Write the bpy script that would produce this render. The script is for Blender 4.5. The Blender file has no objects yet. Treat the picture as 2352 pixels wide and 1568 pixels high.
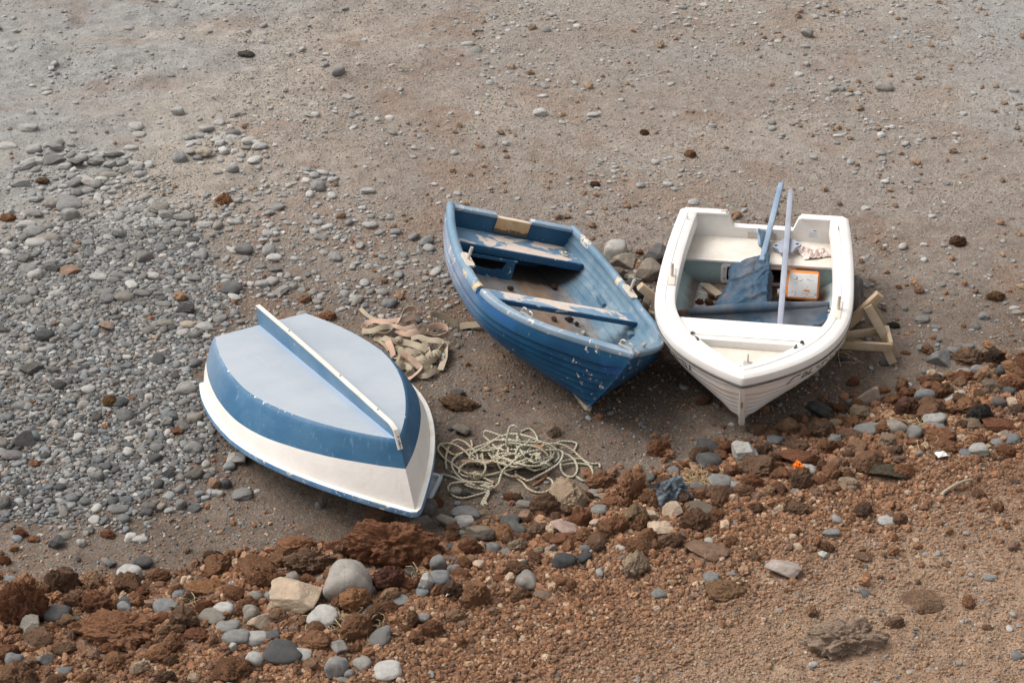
import bpy, bmesh, math, random
import numpy as np
from mathutils import Matrix, Vector
random.seed(7)
rng = np.random.default_rng(11)
SC = bpy.context.scene
COL = SC.collection
R = math.radians

# ------------------------------------------------------------------ camera, sky, sun, exposure
F_PX, PITCH, CAM_H, CROLL = 3801.1, 0.5688, 6.7896, -0.0069      # focal length for a 2352 px wide frame
cam_d = bpy.data.cameras.new('camera')
cam_d.sensor_width = 36.0
cam_d.lens = 36.0 * F_PX / 2352.0
cam_d.clip_start, cam_d.clip_end = 0.1, 600.0
cam = bpy.data.objects.new('camera', cam_d)
COL.objects.link(cam)
cam.matrix_world = (Matrix.Translation((0, 0, CAM_H)) @ Matrix.Rotation(R(90) - PITCH, 4, 'X') @ Matrix.Rotation(-CROLL, 4, 'Z'))
SC.camera = cam

SUN_EL, SUN_AZ = R(52), R(-72)            # azimuth from +Y, negative = towards the left of the view
w = bpy.data.worlds.new('World')
SC.world = w
w.use_nodes = True
nt = w.node_tree
bg = nt.nodes['Background']
sky = nt.nodes.new('ShaderNodeTexSky')
sky.sky_type = 'NISHITA'
sky.sun_disc = False
sky.sun_elevation = SUN_EL
sky.sun_rotation = SUN_AZ
sky.air_density, sky.dust_density, sky.ozone_density = 1.0, 4.0, 1.0
hs = nt.nodes.new('ShaderNodeHueSaturation')
hs.inputs['Saturation'].default_value = 0.10
nt.links.new(sky.outputs[0], hs.inputs['Color'])
nt.links.new(hs.outputs[0], bg.inputs['Color'])
bg.inputs['Strength'].default_value = 0.148
sun_d = bpy.data.lights.new('sun', 'SUN')
sun_d.energy = 1.6
sun_d.angle = R(42)
sun_d.color = (1.0, 0.945, 0.88)
sun = bpy.data.objects.new('sun', sun_d)
COL.objects.link(sun)
sd = Vector((math.sin(SUN_AZ) * math.cos(SUN_EL), math.cos(SUN_AZ) * math.cos(SUN_EL), math.sin(SUN_EL)))
sun.rotation_euler = sd.to_track_quat('Z', 'Y').to_euler()
sun.location = sd * 40
SC.view_settings.view_transform = 'Standard'
SC.view_settings.look = 'None'
SC.view_settings.exposure = 0.52
SC.view_settings.gamma = 1.0

# ------------------------------------------------------------------ numpy helpers
def _hash(ix, iy, iz, seed):
    h = (ix.astype(np.uint32) * np.uint32(73856093)) ^ (iy.astype(np.uint32) * np.uint32(19349663)) ^ (iz.astype(np.uint32) * np.uint32(83492791)) ^ np.uint32((seed * 2654435761) & 0xffffffff)
    h ^= h >> np.uint32(15); h *= np.uint32(2246822519); h ^= h >> np.uint32(13); h *= np.uint32(3266489917); h ^= h >> np.uint32(16)
    return h.astype(np.float64) / 4294967295.0
def noise2(x, y, seed=0):
    fx, fy = np.floor(x), np.floor(y)
    ix, iy = fx.astype(np.int64), fy.astype(np.int64)
    tx, ty = x - fx, y - fy
    tx, ty = tx * tx * (3 - 2 * tx), ty * ty * (3 - 2 * ty)
    z = np.zeros_like(ix)
    a, b = _hash(ix, iy, z, seed), _hash(ix + 1, iy, z, seed)
    c, d = _hash(ix, iy + 1, z, seed), _hash(ix + 1, iy + 1, z, seed)
    return (a * (1 - tx) + b * tx) * (1 - ty) + (c * (1 - tx) + d * tx) * ty * 1.0
def fbm2(x, y, seed=0, octv=4, gain=0.5):
    s, a, n = 0.0, 1.0, 0.0
    for k in range(octv):
        s = s + a * noise2(x * 2 ** k + 17.3 * k, y * 2 ** k - 9.1 * k, seed + k); n += a; a *= gain
    return s / n
def noise3(p, seed=0):
    f = np.floor(p); i = f.astype(np.int64); t = p - f; t = t * t * (3 - 2 * t)
    r = 0.0
    for dx in (0, 1):
        for dy in (0, 1):
            for dz in (0, 1):
                wgt = (t[..., 0] if dx else 1 - t[..., 0]) * (t[..., 1] if dy else 1 - t[..., 1]) * (t[..., 2] if dz else 1 - t[..., 2])
                r = r + wgt * _hash(i[..., 0] + dx, i[..., 1] + dy, i[..., 2] + dz, seed)
    return r
def fbm3(p, seed=0, octv=4, gain=0.5):
    s, a, n = 0.0, 1.0, 0.0
    for k in range(octv):
        s = s + a * noise3(p * 2 ** k + 11.7 * k, seed + k); n += a; a *= gain
    return s / n
def sstep(a, b, x):
    t = np.clip((x - a) / (b - a), 0, 1); return t * t * (3 - 2 * t)
def in_poly(u, v, poly):
    inside = np.zeros(np.shape(u), bool); n = len(poly); j = n - 1
    for i in range(n):
        xi, yi = poly[i]; xj, yj = poly[j]
        c = ((yi > v) != (yj > v)) & (u < (xj - xi) * (v - yi) / (yj - yi + 1e-12) + xi)
        inside ^= c; j = i
    return inside
def project(x, y, z):
    c, s = math.cos(PITCH), math.sin(PITCH); dz = z - CAM_H
    zc = y * c - dz * s; yc = y * s + dz * c
    a, b = F_PX * x / zc, F_PX * yc / zc
    c, s = math.cos(CROLL), math.sin(CROLL)
    return 1176 + c * a - s * b, 784 - (s * a + c * b), zc
def ray(u, v):
    a, b = u - 1176, 784 - v; c, s = math.cos(CROLL), math.sin(CROLL); a, b = c * a + s * b, -s * a + c * b
    c, s = math.cos(PITCH), math.sin(PITCH)
    return Vector((a / F_PX, c + s * b / F_PX, -s + c * b / F_PX))

# ------------------------------------------------------------------ the three hulls: pose and lines
FIT_W = dict(loc=(2.0467, 11.9304, 0.3345), sc=0.993, yaw=-1.7516, pitch=0.0313, roll=0.0355, L=2.5969, B=1.4347, rt=0.9272, n=3.1471, e=1 / 1.0878, s0=0.0115, sb=0.0371, D=0.4123)
FIT_B = dict(loc=(-0.0164, 12.0483, 0.2614), sc=0.984, yaw=-1.2833, pitch=0.0251, roll=-0.3383, L=2.6663, B=1.4504, rt=0.7853, n=3.563, e=1 / 0.6858, s0=0.0391, sb=0.2691, D=0.3473)
FIT_O = dict(loc=(-1.8345, 10.2285, 0.0626), sc=1.0, yaw=-1.0246, pitch=0.1487, roll=-0.031, L=2.3931, B=1.3378, rt=0.7211, n=1.9, e=1 / 0.9946, s0=-0.065, sb=0.155, D=0.3065)
TM = 0.42
def plan(t, rt, n, e):
    t = np.asarray(t, float); s = np.clip((t - TM) / (1 - TM), 0, 1)
    return np.where(t < TM, rt + (1 - rt) * (1 - np.clip(1 - t / TM, 0, 1) ** 2), np.clip(1 - s ** n, 0, 1) ** e)
def sheer(t, s0, sb):
    t = np.asarray(t, float); return np.where(t < TM, s0 * np.clip(1 - t / TM, 0, 1) ** 2, sb * np.clip((t - TM) / (1 - TM), 0, 1) ** 2)
class Hull:
    """Round-bilged dinghy: t runs stern to bow, u from the sheer (0) down to the keel (1)."""
    def __init__(s, F, keel, rake, nlow, elow, a_st, a_mid, a_bow, c=0.62, drop=0.0):
        s.F, s.keel, s.rake, s.nlow, s.elow, s.a, s.c, s.drop = F, keel, rake, nlow, elow, (a_st, a_mid, a_bow), c, drop
    def pts(s, t, u):
        F = s.F; T, U = np.meshgrid(t, u, indexing='ij')
        n = F['n'] + (s.nlow - F['n']) * U ** 0.8; e = F['e'] + (s.elow - F['e']) * U ** 0.5
        G = plan(T, F['rt'] - 0.10 * U, n, e)
        a = np.interp(T, [0, 0.55, 1], s.a); S = np.clip(1 - np.clip(U, 0, 1) ** a, 0, 1) ** s.c
        zg = sheer(T, F['s0'], F['sb']); zk = -s.keel + (s.keel - F['D']) * sstep(0.45, 1.0, T)
        z = zg * (1 - U) + zk * U
        x = T * (F['L'] - s.rake * np.clip(U, 0, 1) ** 1.25)
        return np.stack([x, F['B'] / 2 * G * S, z], -1)
    def nrm(s, t, u):
        d = 1e-3; P = s.pts
        du = P(t, np.minimum(u + d, 1)) - P(t, np.maximum(u - d, 0)); tt = np.clip(t, 0.002, 0.985)
        dt = s.pts(np.minimum(tt + d, 1), u) - s.pts(tt - d, u); N = np.cross(du, dt); N /= np.linalg.norm(N, axis=2)[..., None] + 1e-12
        N[N[..., 1] < 0] *= -1; return N
    def clinker(s, nt, cuts, lap, bowfade=0.04):
        t = 1 - (1 - np.linspace(0, 1, nt)) ** 1.25; us, off = [], []
        for k in range(len(cuts) - 1):
            a, b = cuts[k], cuts[k + 1]
            for q in (0.0, 0.08, 0.3, 0.6, 0.85, 1.0): us.append(a + (b - a) * q + (2e-4 if q == 0 and k else 0)); off.append(lap * q ** 1.4 if k < len(cuts) - 2 else lap * 0.3 * (1 - q))
            if k < len(cuts) - 2: us.append(b + 1e-4); off.append(lap * 0.35)
        us, off = np.array(us), np.array(off)
        P = s.pts(t, us); N = s.nrm(t, us); fade = sstep(0, bowfade, 1 - t)[:, None, None]
        return t, us, P + N * off[None, :, None] * fade
def frame_m(F):
    """Pose of a boat: its fitted frame, drawn slightly towards the lens so that the keel clears the sand."""
    s = F['sc']; loc = Vector((0, 0, CAM_H)) * (1 - s) + Vector(F['loc']) * s
    return Matrix.Translation(loc) @ Matrix.Rotation(F['yaw'], 4, 'Z') @ Matrix.Rotation(-F['pitch'], 4, 'Y') @ Matrix.Rotation(F['roll'], 4, 'X') @ Matrix.Scale(s, 4)
HB = Hull(FIT_B, keel=0.455, rake=0.30, nlow=2.6, elow=1.0, a_st=3.2, a_mid=2.6, a_bow=2.1, c=0.55)
HW = Hull(FIT_W, keel=0.45, rake=0.20, nlow=2.35, elow=1.0, a_st=3.4, a_mid=2.7, a_bow=1.85, c=0.55)
HT_X0, HT_Y0, HT_S, HT_N = -1.5, 8.8, 0.02, 220
HULL_Z = np.full((HT_N, HT_N), 9.0)                        # underside of the upright hulls, so that the sand and stones stay outside them
for hl in (HB, HW):
    q = hl.pts(np.linspace(0, 1, 320), np.linspace(0, 1, 260)).reshape(-1, 3); M_ = np.array(frame_m(hl.F))
    for sd in (1, -1):
        qw = (q * np.array([1, sd, 1])) @ M_[:3, :3].T + M_[:3, 3]; ix = ((qw[:, 0] - HT_X0) / HT_S).astype(int); iy = ((qw[:, 1] - HT_Y0) / HT_S).astype(int)
        m_ = (ix >= 0) & (ix < HT_N) & (iy >= 0) & (iy < HT_N); np.minimum.at(HULL_Z, (ix[m_], iy[m_]), qw[m_, 2])
for _ in range(2):
    E_ = np.pad(HULL_Z, 1, constant_values=9.0); HULL_Z = np.min([E_[a:a + HT_N, b:b + HT_N] for a in range(3) for b in range(3)], axis=0)
def hull_z(x, y):
    ix = np.clip(((x - HT_X0) / HT_S).astype(int), 0, HT_N - 1); iy = np.clip(((y - HT_Y0) / HT_S).astype(int), 0, HT_N - 1); return HULL_Z[ix, iy]
# ------------------------------------------------------------------ the lie of the land
BX = np.array([-60, -6, -3.2, -2.2, -0.8, 0.0, 0.97, 2.2, 3.9, 6.0, 60])
BY = np.array([7.6, 7.7, 8.0, 7.95, 8.3, 8.45, 8.95, 9.55, 10.5, 11.8, 45])
def berm_d(x, y):
    return (np.interp(x, BX, BY) - y) * 0.88
def height(x, y):
    x = np.asarray(x, float); y = np.asarray(y, float)
    d = berm_d(x, y) + 0.35 * (fbm2(x * 1.3, y * 1.3, 5, 3) - 0.5)
    h = 0.13 * sstep(-0.15, 0.55, d) + 0.10 * np.clip(d - 0.3, 0, 40) ** 1.0
    far = sstep(12.5, 15.5, y - 0.35 * x)
    h = h + 0.10 * (fbm2(x * 0.35, y * 0.35, 21, 3) - 0.5)
    hum = fbm2(x * 2.2, y * 3.3, 31, 3)
    h = h + 0.060 * (hum - 0.5) * (0.35 + 2.0 * far * sstep(1.5, -2.5, x))
    h = h + (0.010 + 0.022 * sstep(-0.1, 0.4, d)) * (fbm2(x * 9, y * 9, 41, 3) - 0.5) * 2
    h = h + 0.006 * (noise2(x * 38, y * 38, 47) - 0.5) * (1 - 0.6 * far)
    # a shallow scour where the two upright boats settled
    h = h - 0.05 * np.exp(-((x - 1.0) / 1.6) ** 2 - ((y - 10.7) / 0.9) ** 2)
    # sand heaped under the two forefeet, and pushed aside where the hulls sit
    for fx, fy, fa in ((0.43, 9.62, .07), (1.73, 9.47, .02)): h = h + fa * np.exp(-((x - fx) ** 2 + (y - fy) ** 2) / .30 ** 2)
    return np.minimum(h, hull_z(x, y) - 0.05)
def ground_at(u, v, lift=0.0):
    d = ray(u, v); z = 0.0
    for _ in range(10):
        t = (z - CAM_H) / d.z; p = Vector((0, 0, CAM_H)) + d * t
        z = float(height(p.x, p.y)) + lift
    return p
def at_z(u, v, z):
    d = ray(u, v); return Vector((0, 0, CAM_H)) + d * ((z - CAM_H) / d.z)
def at_x(u, v, x):
    d = ray(u, v); return Vector((0, 0, CAM_H)) + d * (x / d.x)

# ------------------------------------------------------------------ material helpers
class NT:
    def __init__(self, name):
        self.m = bpy.data.materials.new(name); self.m.use_nodes = True
        self.t = self.m.node_tree; self.b = self.t.nodes['Principled BSDF']
        self.co = None
    def n(self, typ, **kw):
        x = self.t.nodes.new(typ)
        for k, v in kw.items(): setattr(x, k, v)
        return x
    def link(self, a, b): self.t.links.new(a, b)
    def sock(self, s, v):
        if isinstance(v, bpy.types.NodeSocket): self.link(v, s)
        elif isinstance(v, (tuple, list)) and len(v) == 3 and s.type == 'RGBA': s.default_value = (*v, 1)
        else: s.default_value = v
    def obj(self):
        if self.co is None: self.co = self.n('ShaderNodeTexCoord').outputs['Object']
        return self.co
    def noise(self, scale, detail=4, rough=0.55, vec=None, dist=0.0, stretch=None):
        v = vec or self.obj()
        if stretch:
            mp = self.n('ShaderNodeMapping'); mp.inputs['Scale'].default_value = stretch; self.link(v, mp.inputs['Vector']); v = mp.outputs[0]
        x = self.n('ShaderNodeTexNoise'); x.inputs['Scale'].default_value = scale; x.inputs['Detail'].default_value = detail
        x.inputs['Roughness'].default_value = rough; x.inputs['Distortion'].default_value = dist; self.link(v, x.inputs['Vector'])
        return x.outputs['Fac']
    def voro(self, scale, feature='F1', vec=None, rnd=1.0):
        x = self.n('ShaderNodeTexVoronoi', feature=feature); x.inputs['Scale'].default_value = scale; x.inputs['Randomness'].default_value = rnd
        self.link(vec or self.obj(), x.inputs['Vector']); return x.outputs['Distance']
    def math(self, op, a, b=0.0, clamp=False):
        x = self.n('ShaderNodeMath', operation=op, use_clamp=clamp); self.sock(x.inputs[0], a); self.sock(x.inputs[1], b); return x.outputs[0]
    def ramp(self, fac, lo, hi, smooth=True):
        x = self.n('ShaderNodeMapRange', interpolation_type='SMOOTHSTEP' if smooth else 'LINEAR'); x.clamp = True
        self.sock(x.inputs['Value'], fac); x.inputs['From Min'].default_value = lo; x.inputs['From Max'].default_value = hi
        return x.outputs[0]
    def mix(self, fac, a, b, blend='MIX'):
        x = self.n('ShaderNodeMix', data_type='RGBA', blend_type=blend); self.sock(x.inputs[0], fac); self.sock(x.inputs[6], a); self.sock(x.inputs[7], b); return x.outputs[2]
    def attr(self, name, out='Color'):
        x = self.n('ShaderNodeAttribute'); x.attribute_name = name; return x.outputs[out]
    def xyz(self):
        x = self.n('ShaderNodeSeparateXYZ'); self.link(self.obj(), x.inputs[0]); return x.outputs
    def bump(self, h, strength=0.4, dist=0.01, prev=None):
        x = self.n('ShaderNodeBump'); x.inputs['Strength'].default_value = strength; x.inputs['Distance'].default_value = dist
        self.sock(x.inputs['Height'], h)
        if prev is not None: self.link(prev, x.inputs['Normal'])
        return x.outputs[0]
    def out(self, color, rough=0.8, normal=None, spec=0.3, metal=0.0):
        self.sock(self.b.inputs['Base Color'], color); self.sock(self.b.inputs['Roughness'], rough)
        self.b.inputs['Specular IOR Level'].default_value = spec; self.b.inputs['Metallic'].default_value = metal
        if normal is not None: self.link(normal, self.b.inputs['Normal'])
        return self.m

def paint(name, base, fade=None, chip=None, chip_amt=0.5, chip_scale=9.0, stretch=(1, 1, 1), dirt=(0.16, 0.12, 0.085), dirt_amt=0.25, rough=0.55, bump=0.25, grain=0.05):
    """Weathered paint: slow fading, chips down to an undercoat, a little dirt."""
    k = NT(name)
    c = k.mix(k.ramp(k.noise(2.3, 5, 0.6), 0.35, 0.7), base, fade or tuple(min(1, x * 1.25 + 0.02) for x in base))
    c = k.mix(k.math('MULTIPLY', k.ramp(k.noise(38, 4, 0.7), 0.3, 0.75), grain * 4), c, tuple(x * 0.7 for x in base))
    c = k.mix(k.math('MULTIPLY', k.ramp(k.noise(5.0, 6, 0.65, stretch=(1, 1, 0.5)), 0.48, 0.8), dirt_amt), c, dirt)
    h = k.noise(60, 3, 0.6)
    if chip is not None:
        n1 = k.noise(chip_scale, 6, 0.62, stretch=stretch, dist=0.6)
        mask = k.ramp(n1, 0.72 - 0.28 * chip_amt, 0.735 - 0.28 * chip_amt)
        fine = k.ramp(k.noise(chip_scale * 6, 3, 0.6), 0.70, 0.715)
        mask = k.math('MAXIMUM', mask, fine)
        c = k.mix(mask, c, k.mix(k.noise(30, 3), chip, tuple(x * 0.72 for x in chip)))
        h = k.math('SUBTRACT', k.math('MULTIPLY', h, 0.4), mask)
    return k.out(c, rough, k.bump(h, bump, 0.004))
def plain(name, col, rough=0.5, var=0.25, scale=14, metal=0.0, bump=0.15):
    k = NT(name)
    n = k.noise(scale, 5, 0.6)
    c = k.mix(k.ramp(n, 0.3, 0.75), tuple(x * (1 - var) for x in col), tuple(min(1, x * (1 + var * 0.6)) for x in col))
    return k.out(c, rough, k.bump(k.noise(scale * 6, 3), bump, 0.003), metal=metal)

# ------------------------------------------------------------------ mesh helpers
def tagk(o, label=None, cat=None, group=None, kind=None):
    for a, b in (('label', label), ('category', cat), ('group', group), ('kind', kind)):
        if b: o[a] = b
    return o
def mk(name, verts, faces, mat, parent=None, smooth=True, angle=38, mats=None, mat_idx=None):
    me = bpy.data.meshes.new(name)
    me.from_pydata([tuple(map(float, v)) for v in verts], [], [tuple(int(i) for i in f) for f in faces])
    me.validate()
    bm = bmesh.new(); bm.from_mesh(me)
    bmesh.ops.remove_doubles(bm, verts=bm.verts, dist=1e-5)
    if not mats: bmesh.ops.recalc_face_normals(bm, faces=bm.faces)
    bm.to_mesh(me); bm.free()
    for m in (mats or [mat]): me.materials.append(m)
    if mat_idx is not None and len(me.polygons) == len(mat_idx): me.polygons.foreach_set('material_index', mat_idx)
    if smooth:
        me.polygons.foreach_set('use_smooth', [True] * len(me.polygons)); me.set_sharp_from_angle(angle=R(angle))
    o = bpy.data.objects.new(name, me); COL.objects.link(o)
    if parent: o.parent = parent
    return o
def empty(name, mw, label, cat, group=None):
    o = bpy.data.objects.new(name, None); COL.objects.link(o); o.empty_display_size = 0.2
    o.matrix_world = mw; return tagk(o, label, cat, group)
def solo(name, verts, faces, mat, M, label, cat, group=None, **kw):
    """One-mesh thing given in some frame M; its origin goes to the middle of its base."""
    vw = [M @ Vector(tuple(map(float, v))) for v in verts]
    lo = Vector([min(v[i] for v in vw) for i in range(3)]); hi = Vector([max(v[i] for v in vw) for i in range(3)])
    org = Vector(((lo.x + hi.x) / 2, (lo.y + hi.y) / 2, lo.z))
    o = mk(name, [v - org for v in vw], faces, mat, **kw); o.location = org
    return tagk(o, label, cat, group)
class MB:
    def __init__(s): s.v, s.f = [], []
    def add(s, v, f):
        k = len(s.v); s.v += [tuple(map(float, q)) for q in v]; s.f += [tuple(int(i) + k for i in q) for q in f]; return s
    def grid(s, P, closeu=False, closev=False):
        P = np.asarray(P); nu, nv = P.shape[:2]; f = []
        for i in range(nu if closeu else nu - 1):
            for j in range(nv if closev else nv - 1):
                i2, j2 = (i + 1) % nu, (j + 1) % nv
                f.append((i * nv + j, i2 * nv + j, i2 * nv + j2, i * nv + j2))
        return s.add(P.reshape(-1, 3), f)
    def poly(s, pts): return s.add(pts, [tuple(range(len(pts)))])
    def box(s, c, size, rot=None, bev=0.004):
        bm = bmesh.new(); bmesh.ops.create_cube(bm, size=1)
        for v in bm.verts: v.co = Vector((v.co.x * size[0], v.co.y * size[1], v.co.z * size[2]))
        if bev: bmesh.ops.bevel(bm, geom=list(bm.edges), offset=min(bev, min(size) * 0.45), segments=2, affect='EDGES', profile=0.6)
        M = rot or Matrix.Identity(3)
        v = [M @ q.co + Vector(c) for q in bm.verts]; bm.verts.index_update()
        f = [[q.index for q in fc.verts] for fc in bm.faces]; bm.free(); return s.add(v, f)
    def plank(s, a, b, wd, th, up=(0, 0, 1), bev=0.005, wob=0.0):
        """A board from a to b: wd across, th along 'up'."""
        a, b = Vector(a), Vector(b); x = (b - a).normalized(); y = Vector(up).cross(x).normalized(); z = x.cross(y)
        return s.box((a + b) / 2, ((b - a).length, wd, th), Matrix((x, y, z)).transposed(), bev)
    def tube(s, path, r, n=8, caps=True):
        P = np.asarray(path, float); N = len(P); T = np.gradient(P, axis=0); T /= np.linalg.norm(T, axis=1)[:, None] + 1e-12
        r = np.full(N, r) if np.isscalar(r) else np.asarray(r)
        ref = np.array([0, 0, 1.0]) if abs(T[0, 2]) < 0.9 else np.array([1.0, 0, 0])
        nrm = np.cross(T[0], ref); nrm /= np.linalg.norm(nrm); ring = []
        for i in range(N):
            nrm = nrm - T[i] * (nrm @ T[i]); nrm /= np.linalg.norm(nrm) + 1e-12; bi = np.cross(T[i], nrm)
            a = np.arange(n) * 2 * math.pi / n
            ring.append(P[i] + r[i] * (np.cos(a)[:, None] * nrm + np.sin(a)[:, None] * bi))
        k = len(s.v); s.grid(np.array(ring), closev=True)
        if caps: s.f.append(tuple(range(k, k + n))); s.f.append(tuple(range(k + (N - 1) * n, k + N * n)))
        return s
    def sweep(s, path, frames, prof, close=True, caps=True):
        """prof [(a,b)] laid out in frames [(A,B)] along path; prof may be per-station."""
        rings = []
        for i, p in enumerate(path):
            A, B = frames[i]; q = prof[i] if isinstance(prof[0][0], (tuple, list, np.ndarray)) else prof
            rings.append([np.asarray(p) + a * np.asarray(A) + b * np.asarray(B) for a, b in q])
        rings = np.array(rings); k = len(s.v); n = rings.shape[1]; s.grid(rings, closev=close)
        if caps and close: s.f.append(tuple(range(k, k + n))); s.f.append(tuple(range(k + (len(path) - 1) * n, k + len(path) * n)))
        return s
    def extrude(s, outline, holes, th, M, bev=0.0):
        """A flat shape (with holes) extruded by th along its own z, placed by matrix M."""
        bm = bmesh.new(); es = []
        for lp in [outline] + list(holes):
            vs = [bm.verts.new((x, y, 0)) for x, y in lp]
            es += [bm.edges.new((vs[i], vs[(i + 1) % len(vs)])) for i in range(len(vs))]
        bmesh.ops.triangle_fill(bm, edges=es, use_beauty=True)
        r = bmesh.ops.extrude_face_region(bm, geom=list(bm.faces))
        for g in r['geom']:
            if isinstance(g, bmesh.types.BMVert): g.co.z += th
        bm.verts.index_update()
        v = [M @ q.co for q in bm.verts]; f = [[q.index for q in fc.verts] for fc in bm.faces]; bm.free(); return s.add(v, f)
    def build(s, name, mat, parent=None, **kw): return mk(name, s.v, s.f, mat, parent, **kw)
    def solo(s, name, mat, M, label, cat, group=None, **kw): return solo(name, s.v, s.f, mat, M, label, cat, group, **kw)
def smooth_path(P, it=2):
    P = np.asarray(P, float)
    for _ in range(it):
        Q = P.copy(); Q[1:-1] = 0.25 * P[:-2] + 0.5 * P[1:-1] + 0.25 * P[2:]; P = Q
    return P
def catmull(pts, n=8, closed=False):
    P = np.asarray(pts, float); out = []; N = len(P); rngN = range(N if closed else N - 1)
    for i in rngN:
        g = (lambda j: P[j % N]) if closed else (lambda j: P[min(max(j, 0), N - 1)])
        a, b, c, d = g(i - 1), g(i), g(i + 1), g(i + 2)
        for k in range(n):
            t = k / n; out.append(0.5 * (2 * b + (c - a) * t + (2 * a - 5 * b + 4 * c - d) * t * t + (3 * b - a - 3 * c + d) * t ** 3))
    if not closed: out.append(P[-1])
    return np.array(out)

# ------------------------------------------------------------------ beach: one sheet of sand and cinders
DENSE = [(-60, 560), (200, 470), (330, 455), (470, 520), (520, 600), (560, 700), (500, 760), (470, 900), (520, 1000), (500, 1060), (420, 1060), (370, 1120), (250, 1150), (120, 1190), (-60, 1210)]
MED = [(-60, 430), (60, 350), (240, 320), (330, 390), (420, 440), (560, 400), (640, 380), (760, 400), (900, 500), (1030, 560), (1060, 680), (960, 720), (760, 720), (640, 720), (560, 790), (470, 930), (560, 1050), (470, 1130), (300, 1230), (-60, 1260)]
CLUMP1 = [(420, 300), (520, 290), (610, 330), (600, 380), (500, 390), (400, 350)]
CLUMP2 = [(60, 330), (280, 330), (360, 380), (280, 420), (60, 400)]
BERMZ = [(-60, 1310), (200, 1330), (420, 1320), (640, 1240), (830, 1180), (1010, 1140), (1180, 1180), (1330, 1110), (1480, 1010), (1640, 960), (1760, 930), (1900, 880), (2060, 820), (2200, 800), (2420, 760), (2420, 1010), (2200, 1040), (1980, 1110), (1700, 1200), (1500, 1280), (1200, 1380), (900, 1490), (700, 1560), (400, 1640), (-60, 1640)]
CINDER = [(-60, 1560), (420, 1480), (830, 1340), (1010, 1290), (1300, 1240), (1600, 1150), (1980, 1050), (2420, 900), (2420, 1700), (-60, 1700)]
FINE = [(1500, 1640), (1700, 1450), (2000, 1330), (2420, 1230), (2420, 1700), (1500, 1700)]

def lin(*c): return tuple((x / 255 / 12.92) if x <= 10 else ((x / 255 + 0.055) / 1.055) ** 2.4 for x in c)

def ground_material():
    k = NT('beach_sand')
    z = k.n('ShaderNodeAttribute'); z.attribute_name = 'zone'
    sep = k.n('ShaderNodeSeparateColor'); k.link(z.outputs['Color'], sep.inputs[0])
    grey, red, tan = sep.outputs[0], sep.outputs[1], sep.outputs[2]
    n1, n2, n3 = k.noise(0.9, 5, 0.6), k.noise(7, 6, 0.65), k.noise(60, 4, 0.7)
    brown = k.mix(k.ramp(n2, 0.3, 0.7), (0.245, 0.214, 0.185), (0.345, 0.309, 0.273)); brown = k.mix(k.attr('damp', 'Fac'), brown, k.mix(k.ramp(n2, 0.3, 0.7), (0.098, 0.076, 0.059), (0.155, 0.124, 0.099)))
    gr = k.mix(k.ramp(n2, 0.3, 0.72), (0.280, 0.277, 0.267), (0.380, 0.376, 0.364))
    tn = k.mix(k.ramp(n2, 0.3, 0.7), (0.35, 0.307, 0.260), (0.435, 0.388, 0.333))
    rd = k.mix(k.ramp(n2, 0.3, 0.7), (0.175, 0.090, 0.050), (0.290, 0.156, 0.090))
    fine = k.mix(k.ramp(n2, 0.3, 0.7), (0.320, 0.214, 0.140), (0.420, 0.298, 0.205))
    c = k.mix(grey, brown, gr)
    c = k.mix(tan, c, tn)
    c = k.mix(red, c, rd)
    c = k.mix(z.outputs['Alpha'], c, fine)
    c = k.mix(k.math('MULTIPLY', k.ramp(n1, 0.42, 0.72), 0.45), c, k.mix(0.5, c, (0.36, 0.295, 0.235)))
    # grains: dark and light specks, rusty crumbs
    sp = k.n('ShaderNodeTexVoronoi'); sp.inputs['Scale'].default_value = 95; k.link(k.obj(), sp.inputs['Vector'])
    hv = k.n('ShaderNodeSeparateColor', mode='HSV'); k.link(sp.outputs['Color'], hv.inputs[0])
    c = k.mix(k.math('MULTIPLY', k.ramp(hv.outputs[0], 0.84, 0.90), 0.25), c, (0.45, 0.41, 0.36))
    c = k.mix(k.math('MULTIPLY', k.ramp(hv.outputs[0], 0.20, 0.12), 0.35), c, (0.055, 0.050, 0.046))
    c = k.mix(k.math('MULTIPLY', k.ramp(hv.outputs[1], 0.80, 0.86), k.math('SUBTRACT', 0.45, k.math('MULTIPLY', grey, 0.35))), c, (0.24, 0.115, 0.06))
    c = k.mix(k.ramp(n3, 0.25, 0.75), k.mix(0.30, c, (0.02, 0.018, 0.016)), c)
    b1 = k.bump(k.math('ADD', n3, k.math('MULTIPLY', sp.outputs['Distance'], -0.6)), 0.7, 0.010)
    b2 = k.bump(k.noise(22, 6, 0.72), 0.8, 0.03, b1)
    return k.out(c, 0.95, b2, spec=0.12)

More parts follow.
